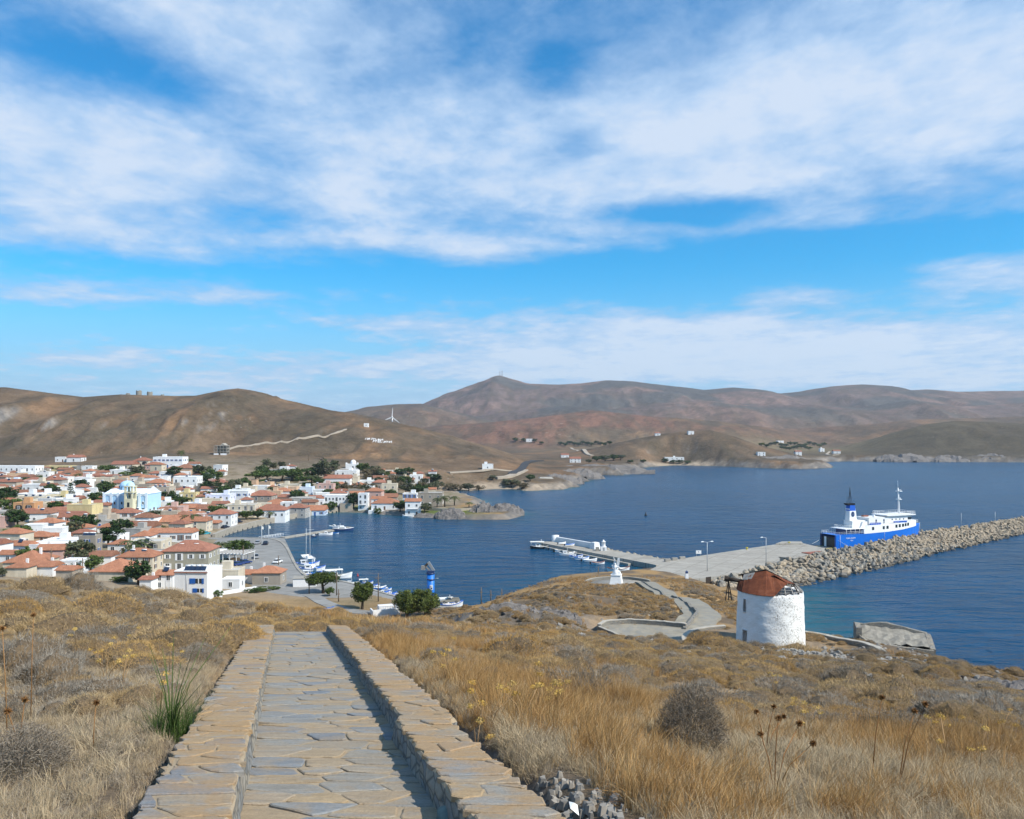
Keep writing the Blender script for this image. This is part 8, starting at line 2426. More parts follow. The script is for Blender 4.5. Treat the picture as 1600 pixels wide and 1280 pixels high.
 h(289, 893, 72, 31, 'sage', 'hip', 'big grey-green house with white shutters and a red hipped roof', 'red', storeys=2, win='white', solar=2, nw=4)
 # ---- lowest band, partly behind the crest
 h(12, 880, 30, 8, 'white', 'gable', 'white house with a low roof behind the big orange roof at lower left', 'orange', nw=1)
 h(33, 893, 56, 7, 'cream', 'hip', 'broad bright orange hipped roof at the lower left, just above the crest', 'orange', dep=11, feat='blank')
 h(62, 900, 40, 7, 'white', 'gable', 'house with an orange roof and white gable in front of the broad one', 'orange', feat='blank')
 h(25, 902, 32, 6, 'cream', 'hip', 'low orange roof at the lower left corner of the town', 'orange', feat='blank')
 h(112, 893, 38, 15, 'white', 'flat', 'white walled house with climbing greenery by the garden', nw=2)
 h(170, 908, 62, 8, 'cream', 'hip', 'wide orange hipped roof behind the grey mound of scrub', 'orange', dep=11, feat='blank')
 h(153, 882, 40, 12, 'white', 'gable', 'white house with a sloping red-brown roof between the garden and the cream house', 'brown', nw=1)
 h(100, 906, 26, 6, 'beige', 'gable', 'small orange gable poking over the crest', 'orange', feat='blank')
 h(227, 921, 18, 9, 'white', 'gable', 'small white shed with a red roof below the dark green tree', 'red', feat='blank', y0=140)
 h(256, 921, 28, 22, 'white', 'gable', 'white house with an orange roof and a roof-top water heater left of the blue-shuttered house', 'orange', storeys=2, solar=1, nw=2, y0=140)
 h(298, 937, 52, 42, 'white', 'flat', 'tall white house with bright blue shutters nearest the footpath', storeys=2, solar=4, feat='blank', y0=140, dep=9)
 h(350, 915, 44, 22, 'cream', 'flat', 'cream flat-roofed house right of the blue-shuttered house', feat='blank', y0=140)
 h(360, 921, 28, 11, 'white', 'flat', 'low white annexe in front of the cream flat-roofed house', nw=1, y0=140)
 h(380, 911, 30, 9, 'white', 'gable', 'small white house with an orange roof joined to the brown stone house', 'orange', nw=1, y0=140)
 h(416, 915, 44, 19, 'stone', 'hip', 'brown stone house with an orange hipped roof by the parking quay', 'orange', storeys=1, nw=1, y0=140)
 # ---- waterfront on the far side
 h(421, 810, 48, 12, 'white', 'hip', 'white waterfront house with a long red roof behind the palms', 'red', nw=5)
 h(427, 796, 32, 8, 'cream', 'hip', 'cream house with an orange roof behind the long waterfront one', 'orange', nw=2)
 h(449, 800, 22, 14, 'white', 'flat', 'white flat-roofed waterfront house with a tall window', nw=2)
 h(470, 792, 36, 13, 'grey', 'flat', 'grey flat-roofed house with a wide canopy behind the waterfront', nw=3)
 h(482, 798, 22, 13, 'beige', 'gable', 'tan stone house with a pale pitched roof behind the waterfront', 'brown', nw=1)
 h(499, 799, 13, 17, 'white', 'flat', 'narrow white two-storey house right of the tan stone house', storeys=2, nw=2)
 h(526, 793, 38, 18, 'white', 'flat', 'long white two-storey building with a row of windows by the slipway', storeys=2, nw=7)
 h(541, 800, 20, 12, 'beige', 'flat', 'beige block with a shaded upper terrace above the slipway', feat='blank')
 h(462, 809, 30, 15, 'grey', 'hip', 'grey-blue seafront house with a red roof beside the palm', 'red', nw=3)
 h(487, 806, 40, 8, 'bluewhite', 'gable', 'low blue and white seafront tavern with an orange roof', 'orange', win='blue', nw=4)
 h(508, 772, 24, 15, 'pink', 'flat', 'pale pink two-storey house above the waterfront', storeys=2, nw=3)
 h(497, 776, 16, 10, 'white', 'flat', 'white stepped block left of the pale pink house', nw=2)
 h(526, 757, 42, 9, 'white', 'gable', 'long white house with a red pitched roof below the chapel', 'red', nw=3)
 h(550, 757, 18, 11, 'cream', 'flat', 'cream end block right of the red-roofed house below the chapel', nw=1)
 h(540, 744, 34, 8, 'white', 'flat', 'white flat-roofed house with three dark windows under the chapel', nw=4)
 h(573, 757, 28, 5, 'white', 'flat', 'low white wall-like house among the brown tamarisks', nw=1)
 h(567, 797, 15, 25, 'white', 'flat', 'slim white three-storey house at the water left of the orange roofs', storeys=3, nw=2, feat='balcony')
 h(583, 790, 26, 22, 'pink', 'hip', 'pale pink house with an orange hipped roof above the waterfront point', 'orange', storeys=2, nw=2)
 h(591, 794, 22, 14, 'white', 'gable', 'white house with an orange roof between the slim house and the point', 'orange', nw=2)
 h(601, 797, 42, 10, 'white', 'hip', 'white waterfront house with an orange roof on a white terrace wall', 'orange', nw=3, feat='terrace')
 h(608, 774, 24, 17, 'cream', 'flat', 'cream cube house with dark roof openings behind the orange roofs', nw=2)
 h(606, 787, 28, 10, 'stone', 'gable', 'ruined brown stone house with a broken gable', 'brown', nw=2)
 h(640, 786, 22, 14, 'white', 'flat', 'white house with a bright blue door and windows on the point', win='blue', nw=3)
 h(645, 806, 24, 22, 'white', 'gable', 'narrow white and beige house with an orange roof standing in the water on the point', 'orange', storeys=2, nw=2, feat='balcony')
 h(672, 791, 38, 20, 'stone', 'flat', 'large brown stone mansion with an arched gate on the point', storeys=2, nw=3)
 h(650, 756, 20, 13, 'white', 'flat', 'white flat-roofed house among trees behind the beach', nw=2)
 h(664, 757, 14, 9, 'grey', 'gable', 'grey lean-to right of the white house behind the beach', 'brown', nw=1)
 h(616, 742, 34, 6, 'cream', 'flat', 'long low cream house with small arches at the foot of the brown hill', feat='arches')
 h(634, 762, 20, 5, 'grey', 'flat', 'low pale sheds between the trees near the beach', nw=2)
 # ---- outlying
 h(762, 734, 17, 8, 'white', 'flat', 'lone white hut with an arched door on the levelled yard beyond the beach', nw=1)
 h(899, 723, 17, 6, 'white', 'gable', 'lone white house with a red roof above the rocky shore', 'red', nw=3)
 h(883, 715, 12, 4, 'white', 'gable', 'small white house behind the lone red-roofed one on the shore', 'red', nw=2)
 h(827, 691, 10, 5, 'white', 'flat', 'white house on the valley slope among dark shrubs', nw=1)
 h(1190, 713, 12, 6, 'white', 'flat', 'white cube house on the headland across the bay', nw=2)
 h(1054, 722, 30, 7, 'white', 'flat', 'long white beach tavern by the far sandy beach', nw=4)
 h(1080, 679, 9, 5, 'white', 'flat', 'white house on the brow of the hill across the bay', nw=1)
 h(1028, 681, 8, 4, 'white', 'gable', 'little white chapel on the ridge above the far beach', 'red', nw=1)
 h(1248, 711, 10, 5, 'white', 'gable', 'white house with a red roof in the green valley across the bay', 'red', nw=1)
 h(1285, 706, 7, 5, 'white', 'flat', 'small white house at the right end of the green valley', nw=1)
 h(1308, 709, 11, 4, 'white', 'gable', 'white house by the curving track at the foot of the far hill', 'brown', nw=1)
 h(1220, 692, 10, 3, 'white', 'flat', 'distant white house above the green valley', nw=1)
 h(572, 667, 7, 5, 'white', 'flat', 'white hut on the ridge left of the wind turbine', nw=1)
 r = [o for o in HOUSES if 'nearest the footpath' in o['label']][0]
 wv = [c for c in r.children if c.name.startswith('wall')][0].data.vertices
 w = max(v.co.x for v in wv); d = max(v.co.y for v in wv); hh = max(v.co.z for v in wv)
 def panel(x0, x1, z0, z1, m, nm, y=.06):
  b = MB(); b.box(x0, x1, -d - y, -d + .05, z0, z1); b.build(nm, M[m], r)
 for (fx0, fx1, zz) in ((-.07, .80, .60), (.12, .80, .27)):
  z0 = hh * zz; z1 = z0 + hh * (.18 if zz > .5 else .14)
  panel(w * fx0, w * fx1, z0, z1, 'glassy', 'window', .03)
  panel(w * fx0, w * (fx0 + (fx1 - fx0) * .40), z0 - .05, z1 + .05, 'shutter_blue', 'shutter', .10)
  panel(w * (fx0 + (fx1 - fx0) * .86), w * fx1, z0 - .05, z1 + .05, 'shutter_blue', 'shutter', .10)
  panel(w * (fx0 + (fx1 - fx0) * .60), w * (fx0 + (fx1 - fx0) * .66), z0, z1, 'shutter_white', 'mullion', .07)
 panel(-w * .70, -w * .40, hh * .08, hh * .24, 'shutter_blue', 'door', .08)
 b = MB(); b.box(-w - .1, w + .1, -d - .25, -d - .003, hh - .02, hh + .18); b.build('eave_band', M['brownslab'], r)
 b = MB(); b.tube([(-w * .26, -d - .06, 0), (-w * .26, -d - .06, hh)], .05, 5); b.build('drain_pipe', M['steel'], r)
 x, y, z = spot(344, 711, 500)
 k = y / F
 root = thing('unfinished_building', 'unfinished concrete building frame with open floors on the brown hillside', 'building', (x, y + 4, z))
 w, h2 = 20 * k / 2, 15 * k
 for i, zz in enumerate((0, h2 * .33, h2 * .66, h2 * .97)):
  b = MB(); b.box(-w, w, -4, 4, zz - .25, zz + .15); b.build('floor_slab', M['concrete'], root)
 for xx in np.linspace(-w + .3, w - .3, 5):
  for yy in (-3.8, 0, 3.8):
   b = MB(); b.box(xx - .2, xx + .2, yy - .2, yy + .2, .151, h2 * .97 - .251); b.build('column', M['concrete'], root)
 b = MB(); b.box(-w + .1, w - .1, 3.4, 3.6, .151, h2 * .96 - .25); b.build('back_wall', M['concrete_dk'], root)
 b = MB(); b.add([(0, -4, h2 + .1), (w * .75, -4, h2 + .1), (w * .36, -4, h2 + 1.8), (0, 4, h2 + .1), (w * .75, 4, h2 + .1), (w * .36, 4, h2 + 1.8)], [(0, 1, 2), (5, 4, 3), (1, 4, 5, 2), (0, 2, 5, 3)]); b.build('gable_roof', M['concrete'], root)
 b = MB(); b.box(-w, -w * .25, -4.1, -4.003, -1.5, h2 * .16); b.box(w * .05, w, -4.1, -4.003, -1.5, h2 * .16); b.build('infill_wall', M['white_wall'], root)
 x, y, _ = spot(352, 881, 200); z = 1.95
 root = thing('quayside_cafe', 'open-sided white cafe with a flat slatted canopy by the parking quay', 'cafe', (x, y + 5, z), -0.15)
 k = y / F; w = 66 * k / 2
 b = MB(); b.box(-w, -w * .45, -4, 4, 0, 3.6); b.build('kitchen', M['w_white'], root)
 b = MB(); b.box(-w * .95, -w * .55, -4.04, -4.0, .3, 2.6); b.build('shopfront', M['glassy'], root)
 b = MB(); b.box(-w * .45 + .003, w, -4.6, 4, 3.0, 3.2); b.build('canopy', M['white'], root)
 for xx in np.linspace(-w * .42, w * .97, 9):
  b = MB(); b.box(xx - .15, xx + .15, -4.8, 4.2, 3.203, 3.4); b.build('slat', M['oldwood'], root)
 for xx in np.linspace(-w * .4, w * .96, 5):
  for yy in (-4.4, 3.8):
   b = MB(); b.box(xx - .1, xx + .1, yy - .1, yy + .1, 0, 3.0); b.build('post', M['white'], root)
 b = MB(); b.box(w * .25, w * .6, -3.5, -1.5, 0, 1.5); b.build('counter', M['w_orange'], root)
town()
# ------------------------------------------------------------------ the pale blue church
def church():
 x, y, z = spot(197, 806, 300)
 k = y / F; W2 = 68 * k / 2; Hh = 34 * k
 M['ch_blue'] = wall_mat('church_blue', (0.44, 0.66, 0.86), 0.10); M['ch_trim'] = wall_mat('church_trim', (0.72, 0.82, 0.90), 0.08); M['ch_cream'] = wall_mat('church_cream', (0.66, 0.62, 0.44), 0.15)
 D2 = 7.0
 root = thing('church', 'large pale blue church with white trim, a dome and a cream bell tower', 'church', (x, y + D2, z), -0.05)
 b = MB(); b.box(-W2, W2, -D2, D2, -3, Hh); b.build('nave', M['ch_blue'], root)
 b = MB(); b.frus(-W2 - .3, W2 + .3, -D2 - .3, D2 + .3, Hh + .003, -W2 + .6, W2 - .6, -D2 * .25, D2 * .25, Hh + 2.0); b.build('roof', M['ch_trim'], root)
 n = 6
 for i in range(n + 1):
  xx = -W2 + 2 * W2 * i / n
  b = MB(); b.box(xx - .55, xx + .55, -D2 - .28, -D2 - .003, -3, Hh + .6); b.build('pilaster', M['ch_trim'], root)
 for i in range(n):
  xc = -W2 + 2 * W2 * (i + .5) / n; R_ = W2 / n - .3
  b = MB(); m_ = 12
  for (q0, q1) in ((0, m_),):
   vs = []
   for q in range(m_ + 1):
    a = pi * q / m_
    vs += [(xc - cos(a) * R_, -D2 - .2, Hh - 1.9 + sin(a) * 1.3), (xc - cos(a) * (R_ + .35), -D2 - .2, Hh - 1.4 + sin(a) * 1.7), (xc - cos(a) * R_, -D2 - .004, Hh - 1.9 + sin(a) * 1.3), (xc - cos(a) * (R_ + .35), -D2 - .004, Hh - 1.4 + sin(a) * 1.7)]
   fs = []
   for q in range(m_): fs += [(q * 4, q * 4 + 1, q * 4 + 5, q * 4 + 4), (q * 4 + 2, q * 4, q * 4 + 4, q * 4 + 6), (q * 4 + 1, q * 4 + 3, q * 4 + 7, q * 4 + 5)]
   b.add(vs, [f[::-1] for f in fs])
  b.build('arch_moulding', M['ch_trim'], root)
  if i == 4: continue
  b = MB(); vs = [(xc + .55 * cos(pi * 2 * q / 14), -D2 - .05, Hh * .58 + .85 * sin(pi * 2 * q / 14)) for q in range(14)]
  b.add(vs, [tuple(range(14))]); b.build('oval_window', M['glassy'], root)
  b = MB(); b.tube([(p[0], p[1], p[2]) for p in vs] + [vs[0]], .16, 5); b.build('window_surround', M['ch_trim'], root)
  b = MB(); b.box(xc - .5, xc + .5, -D2 - .06, -D2 - .003, 1.2, 3.6); b.build('window', M['glassy'], root)
 b = MB(); b.add([(W2 + .02, -D2, Hh), (W2 + .02, D2, Hh), (W2 + .02, 0, Hh + 3.2), (W2 - .5, -D2, Hh), (W2 - .5, D2, Hh), (W2 - .5, 0, Hh + 3.2)], [(0, 1, 2), (5, 4, 3), (0, 2, 5, 3), (2, 1, 4, 5)]); b.build('end_gable', M['ch_trim'], root)
 for yy in (-3.6, 0, 3.6):
  b = MB(); b.box(W2 + .003, W2 + .08, yy - .7, yy + .7, 0.2, 3.4 if yy == 0 else 2.9); b.build('door', M['shutter_brown'], root)
 xd = -W2 * .28
 b = MB(); b.lathe([(3.1, Hh + .8), (3.1, Hh + 3.4), (3.35, Hh + 3.5), (3.35, Hh + 3.7)], 16, cx=xd, smooth=False); dr = b.build('dome_drum', M['ch_blue'], root)
 b = MB(); b.lathe([(3.2, Hh + 3.7), (2.9, Hh + 4.6), (2.1, Hh + 5.3), (1.0, Hh + 5.7), (0.0, Hh + 5.8)], 20, cx=xd); b.build('dome', M['ch_blue'], root)
 b = MB(); b.bar((xd, 0, Hh + 5.7), (xd, 0, Hh + 7.2), .14, .14); b.bar((xd - .5, 0, Hh + 6.7), (xd + .5, 0, Hh + 6.7), .14, .14); b.build('cross', M['white'], root)
 for q in range(8):
  a = 2 * pi * (q + .5) / 8
  b = MB(); b.bar((xd + 3.08 * cos(a), 3.08 * sin(a), Hh + 1.6), (xd + 3.08 * cos(a), 3.08 * sin(a), Hh + 3.0), .7, .12); b.build('dome_window', M['glassy'], dr)
 xt, yt, t = W2 * .36, -D2 - 2.2, 2.0
 tw = Hh + 3.5
 b = MB(); b.box(xt - t, xt + t, yt - t, yt + t, -3, tw * .60); b.build('bell_tower', M['ch_cream'], root)
 for (z0, z1) in ((tw * .60, tw * .80), (tw * .82, tw)):
  for sx in (-1, 1):
   for sy in (-1, 1):
    b = MB(); b.box(xt + sx * (t - .45) - .4, xt + sx * (t - .45) + .4, yt + sy * (t - .45) - .4, yt + sy * (t - .45) + .4, z0 + .003, z1); b.build('belfry_post', M['ch_cream'], root)
  b = MB(); b.box(xt - t - .15, xt + t + .15, yt - t - .15, yt + t + .15, z1 + .003, z1 + .45); b.build('cornice', M['ch_cream'], root)
 b = MB(); b.lathe([(1.9, tw + .45), (1.6, tw + 1.3), (0.8, tw + 2.0), (0, tw + 2.3)], 14, cx=xt, cy=yt); b.build('belfry_dome', M['ch_blue'], root)
 b = MB(); b.lathe([(0, tw * .76), (.25, tw * .75), (.5, tw * .68), (.62, tw * .65)], 10, cx=xt, cy=yt); b.build('bell', M['darkwood'], root)
 b = MB(); b.box(xt - .55, xt + .55, yt - t - .04, yt - t - .003, tw * .32, tw * .48); b.build('tower_window', M['glassy'], root)
 b = MB(); b.box(W2 * .9, W2 + 9, -D2 - 6, -D2 - 5.6, -3, 1.3); b.build('yard_wall', M['ch_cream'], root)
 x, y, z = spot(549, 733, 450); k = y / F
 root = thing('chapel', 'small bright white chapel with a rounded dome and bell gable on the rise', 'chapel', (x, y + 3, z), 0.1)
 w = 19 * k / 2; hh = 8 * k
 b = MB(); b.box(-w, w, -3, 3, -2, hh); b.build('nave', M['white_wall'], root)
 b = MB(); b.lathe([(2.3, hh), (2.3, hh + 1.2), (1.9, hh + 2.3), (1.0, hh + 3.1), (0, hh + 3.3)], 16, cx=w * .2); b.build('dome', M['white_wall'], root)
 b = MB(); b.box(-w - .02, -w + .8, -3.05, 3.05, hh + .003, hh + .9); b.box(w - .8, w + .02, -3.05, 3.05, hh + .003, hh + .9); b.build('bell_gable', M['white_wall'], root)
 b = MB(); b.box(w * .05, w * .3, -3.06, -3.003, .5, 2.2); b.build('window', M['glassy'], root)
 b = MB(); b.box(-w - 4, w + 2, -6.5, -6.2, -3, .7); b.build('yard_wall', M['white_wall'], root)
church()
# ------------------------------------------------------------------ where things stand, in words
_PREP = {'with', 'behind', 'beside', 'below', 'above', 'left', 'right', 'at', 'in', 'on', 'under', 'among', 'amid', 'between', 'by', 'near', 'over', 'showing', 'just', 'carrying', 'poking', 'peeping', 'joined', 'nearest', 'standing', 'apart', 'against', 'farther'}
def short_label(lab):
 ws = lab.split(); cuts = [i for i, w in enumerate(ws) if i >= 2 and w in _PREP]
 end = len(ws)
 if cuts:
  end = cuts[0]
  if ws[cuts[0]] == 'with' and len(cuts) > 1: end = cuts[1]
  elif ws[cuts[0]] == 'with': end = len(ws)
  elif end < 4 and len(cuts) > 1: end = cuts[1]
 ws = ws[:min(end, 8)]
 while ws and ws[-1] in _PREP | {'and', 'a', 'the', 'of', 'its', 'two', 'three', 'an'}: ws.pop()
 return ' '.join(ws)
HP = [(o.location.x, o.location.y, short_label(o['label'])) for o in HOUSES]
_seen = {}
for h_ in HP: _seen[h_[2]] = _seen.get(h_[2], 0) + 1
HP = [h_ for h_ in HP if _seen[h_[2]] == 1]
USED = set()
def by_house(x, y):
 """nearest house that a short phrase singles out, and on which side of it this stands"""
 best = sorted(HP, key=lambda h_: (h_[0] - x) ** 2 + (h_[1] - y) ** 2)
 out = []
 for h_ in best[:4]:
  a = (x / y - h_[0] / h_[1]) * F; dy = y - h_[1]
  rel = 'behind' if dy > 6 and abs(a) < 14 else ('in front of' if dy < -6 and abs(a) < 14 else ('left of' if a < 0 else 'right of'))
  out.append('%s the %s' % (rel, h_[2]))
 return out
def unique_label(head, x, y):
 for ph in by_house(x, y):
  l = head + ' ' + ph
  if len(l.split()) <= 16 and l not in USED:
   USED.add(l); return l
 for ph in by_house(x, y):
  for extra in ('close', 'slightly farther', 'well'):
   l = head + ' ' + extra + ' ' + ph
   if len(l.split()) <= 16 and l not in USED:
    USED.add(l); return l
 return None
# ------------------------------------------------------------------ smaller houses filling the lanes
def fill_houses():
 rr = random.Random(4)
 boxes = [(o.location.x, o.location.y, 4.6) for o in HOUSES] + [(-255, 545, 22), (-150, 395, 0)]
 made = 0
 zones = [(-30, 250, 740, 812, 420), (-30, 240, 812, 885, 260), (230, 345, 735, 800, 110), (240, 330, 800, 840, 60), (345, 560, 762, 800, 110), (560, 680, 745, 785, 16)]
 for (x0, x1, y0, y1, n) in zones:
  for _ in range(n):
   px, py = rr.uniform(x0, x1), rr.uniform(y0, y1)
   x, y, z = spot(px, py, 200)
   k = y / F; w = rr.uniform(6, 11);
   if coast_sd(np.array([x]), np.array([y]))[0] < 14: continue
   if any((x - bx) ** 2 + ((y - by) * 0.8) ** 2 < (r + w * .36) ** 2 for bx, by, r in boxes): continue
   wall = rr.choices(['white', 'cream', 'beige', 'stone', 'grey', 'peach', 'pink'], [12, 4, 2, 2, 1, 1, 1])[0]; roof = rr.choices(['flat', 'hip', 'gable'], [8, 3, 3])[0]
   rc = rr.choice(['orange', 'red', 'brown'])
   head = 'small %s house with %s' % (wall, 'a flat roof' if roof == 'flat' else '%s %s tiles' % ('hipped' if roof == 'hip' else 'gabled', rc))
   lab = unique_label(head, x, y)
   if not lab: continue
   house(px, py, w / k, rr.uniform(3.0, 4.6) / k, wall, roof, lab, rc, None, rr.uniform(5, 8), rr.uniform(-.2, .2), rr.choice(('plain', 'plain', 'blue', 'brown')), rr.choice((0, 0, 0, 1)), at=(x, y, z), nw=rr.choice((1, 2, 2, 3)))
   boxes.append((x, y, w * .45)); made += 1
fill_houses()
# ------------------------------------------------------------------ trees
M['leaf_dark'] = leaf_mat('leaf_dark', (0.014, 0.032, 0.012), (0.040, 0.072, 0.022), (0.080, 0.12, 0.036), 0.1)
M['leaf_green'] = leaf_mat('leaf_green', (0.024, 0.050, 0.012), (0.066, 0.105, 0.026), (0.13, 0.165, 0.045), 0.1)
M['leaf_olive'] = leaf_mat('leaf_olive', (0.035, 0.045, 0.020), (0.085, 0.095, 0.048), (0.15, 0.16, 0.09), 0.1)
M['leaf_tamarisk'] = leaf_mat('leaf_tamarisk', (0.075, 0.062, 0.034), (0.14, 0.115, 0.065), (0.21, 0.175, 0.105), 0.1)
M['leaf_palm'] = leaf_mat('leaf_palm', (0.025, 0.040, 0.014), (0.06, 0.08, 0.028), (0.12, 0.13, 0.05), 0.1)
M['bark'] = plain('bark', (0.11, 0.085, 0.06), 0.9, 0, 0.35, 5)
M['leaf_fg'] = leaf_mat('leaf_fig', (0.036, 0.060, 0.014), (0.095, 0.125, 0.03), (0.19, 0.20, 0.062), 0.15)
def crown_mesh(name, mat, rng, ncl, nleaf, leaf, shape='round', spread=1.0, cl=0.27):
 """foliage in a unit box (width 1, height from 0.2 to 1): leaf clumps spread through the crown with gaps between"""
 V = []
 cs = []
 while len(cs) < ncl:
  p = rng.uniform(-1, 1, 3)
  if np.linalg.norm(p) > 1 or np.linalg.norm(p) < 0.35: continue
  if shape == 'round': c = np.array([p[0] * .40, p[1] * .40, 0.60 + p[2] * .32])
  elif shape == 'flat': c = np.array([p[0] * .46, p[1] * .46, 0.74 + p[2] * .16 - 0.10 * (p[0] ** 2 + p[1] ** 2)])
  elif shape == 'low': c = np.array([p[0] * .46, p[1] * .46, 0.45 + p[2] * .36])
  else: c = np.array([p[0] * .4, p[1] * .4, .6 + p[2] * .3])
  cs.append(c)
 for c in cs:
  r = cl * rng.uniform(.6, 1.2) * .55
  n = int(nleaf * rng.uniform(.7, 1.3))
  d = rng.normal(0, 1, (n, 3)); d /= np.linalg.norm(d, axis=1)[:, None]
  q = c + d * r * (rng.uniform(0.25, 1, (n, 1)) ** .5) * np.array([1, 1, .8])
  s1 = rng.normal(0, 1, (n, 3)); s1 /= np.linalg.norm(s1, axis=1)[:, None]
  s2 = np.cross(s1, d + rng.normal(0, .5, (n, 3))); s2 /= np.linalg.norm(s2, axis=1)[:, None] + 1e-9
  L_ = leaf * rng.uniform(.6, 1.4, (n, 1))
  V.append(np.stack([q - s1 * L_, q + s2 * L_ * .55, q + s1 * L_, q - s2 * L_ * .55], 1))
 V = np.concatenate(V).reshape(-1, 3)
 f = np.arange(len(V)).reshape(-1, 4)
 return np_mesh(name, V, f, mat)
def trunk_mesh(rng, top=0.55, r=0.035, forks=4, lean=0.05):
 b = MB()
 lx, ly = rng.normal(0, lean, 2)
 b.tube([(0, 0, -.06), (lx * .5, ly * .5, top * .5), (lx, ly, top)], [r * 1.35, r, r * .7], 7)
 for k in range(forks):
  a = rng.uniform(0, 6.28); l = rng.uniform(.18, .32)
  z0 = top * rng.uniform(.55, .95); x0, y0 = lx * z0 / top, ly * z0 / top
  b.tube([(x0, y0, z0), (x0 + cos(a) * l * .5, y0 + sin(a) * l * .5, z0 + .12), (x0 + cos(a) * l, y0 + sin(a) * l, z0 + .26)], [r * .6, r * .42, r * .15], 5)
 return b.mesh('trunk', M['bark'])
def palm_parts(rng):
 t = MB(); t.tube([(0, 0, -.05), (.01, 0, .3), (.0, .01, .62)], [.055, .045, .05], 8)
 V, Fc = [], []
 for k in range(26):
  a = 2 * pi * k / 26 + rng.uniform(-.15, .15); up = rng.uniform(-.25, 1.1); l = rng.uniform(.40, .55)
  pts = []
  for j in range(7):
   u = j / 6
   r = l * u; z = .62 + up * r * (1 - .55 * u) - .5 * l * u * u
   pts.append(np.array([cos(a) * r, sin(a) * r, z]))
  s = np.array([-sin(a), cos(a), 0])
  for j in range(6):
   for sd in (-1, 1):
    p0, p1 = pts[j], pts[j + 1]; w = .085 * sin(pi * (j + .8) / 7.2)
    o = len(V); m_ = p0 + (p1 - p0) * .75
    V += [tuple(p0), tuple(m_), tuple(m_ + sd * s * w + (0, 0, -.35 * w) + (p1 - p0) * .5)]; Fc.append((o, o + 1, o + 2))
    o = len(V); q0 = p0 + (p1 - p0) * .5
    V += [tuple(q0), tuple(p1), tuple(p1 + sd * s * w * .9 + (0, 0, -.4 * w) + (p1 - p0) * .4)]; Fc.append((o, o + 1, o + 2))
 me = bpy.data.meshes.new('fronds'); me.from_pydata(V, [], Fc); me.materials.append(M['leaf_palm']); me.update()
 return t.mesh('trunk', M['bark']), me
def conifer_parts(rng):
 t = MB(); t.tube([(0, 0, -.05), (0, 0, .98)], [.035, .008], 7)
 V = []
 for k in range(9):
  z = .16 + .80 * k / 8; R_ = .42 * (1 - k / 9.5) ** .9
  for i in range(7):
   a = 2 * pi * i / 7 + k * .45
   for q in range(26):
    u = rng.uniform(.15, 1) ** .7
    p = np.array([cos(a) * R_ * u, sin(a) * R_ * u, z - .10 * R_ * u + .05 * u * u]) + rng.normal(0, .014, 3)
    s1 = rng.normal(0, 1, 3); s1 /= np.linalg.norm(s1); s2 = np.cross(s1, rng.normal(0, 1, 3)); s2 /= np.linalg.norm(s2)
    L_ = .030 * rng.uniform(.6, 1.3)
    V += [p - s1 * L_, p + s2 * L_ * .6, p + s1 * L_, p - s2 * L_ * .6]
 V = np.array(V); return t.mesh('trunk', M['bark']), np_mesh('tiers', V, np.arange(len(V)).reshape(-1, 4), M['leaf_dark'])
TR = np.random.default_rng(15)
KIND = {}
for nm, mat, shape, ncl, nl, lf, top in (('round', 'leaf_dark', 'round', 34, 46, .050, .5), ('green', 'leaf_green', 'round', 34, 46, .050, .5), ('olive', 'leaf_olive', 'round', 30, 46, .045, .45), ('pine', 'leaf_green', 'flat', 30, 50, .042, .66),
                                          ('dome', 'leaf_dark', 'flat', 34, 55, .042, .6), ('tam', 'leaf_tamarisk', 'low', 30, 46, .040, .35), ('bush', 'leaf_green', 'low', 30, 46, .050, .25)):
 KIND[nm] = [(trunk_mesh(TR, top, .03, 5), crown_mesh('crown', M[mat], TR, ncl, nl, lf, shape)) for _ in range(3)]
KIND['palm'] = [palm_parts(TR) for _ in range(2)]
KIND['conifer'] = [conifer_parts(TR)]
KW = {'round': ('dark round tree', 'tree'), 'green': ('bright green leafy tree', 'tree'), 'olive': ('grey-green olive tree', 'tree'), 'pine': ('spreading green pine', 'pine'), 'dome': ('flat-topped dark tree', 'tree'), 'tam': ('feathery brown tamarisk', 'tree'), 'bush': ('low green bush', 'bush'),
      'palm': ('feathery palm', 'palm'), 'conifer': ('slim tiered conifer', 'conifer')}
NAME = {'round': 'round_tree', 'green': 'leafy_tree', 'olive': 'olive_tree', 'pine': 'pine_tree', 'dome': 'umbrella_tree', 'tam': 'tamarisk', 'bush': 'bush', 'palm': 'palm_tree', 'conifer': 'conifer'}
def tree(px, pyb, wpx, hpx, kind, label=None, y0=150.0, at=None, group='trees of the harbour town'):
 x, y, z = spot(px, pyb, y0) if at is None else at
 k = y / F; w, h = wpx * k, hpx * k
 if label is None:
  label = unique_label(KW[kind][0], x, y)
  if label is None: label = KW[kind][0] + ' in the crowded middle of the town'
 tm, cm = KIND[kind][TR.choice(len(KIND[kind]))]
 root = thing(NAME[kind], label, KW[kind][1], (x, y, z), TR.uniform(0, 6.28), group, (w * 1.22, w * 1.22, h * 1.12))
 obj('trunk', tm, root); obj('fronds' if kind == 'palm' else 'crown', cm, root)
 return root
ORD = ['leftmost'] + [w_ + ' from left' for w_ in 'second third fourth fifth sixth seventh eighth ninth tenth eleventh twelfth thirteenth fourteenth'.split()]
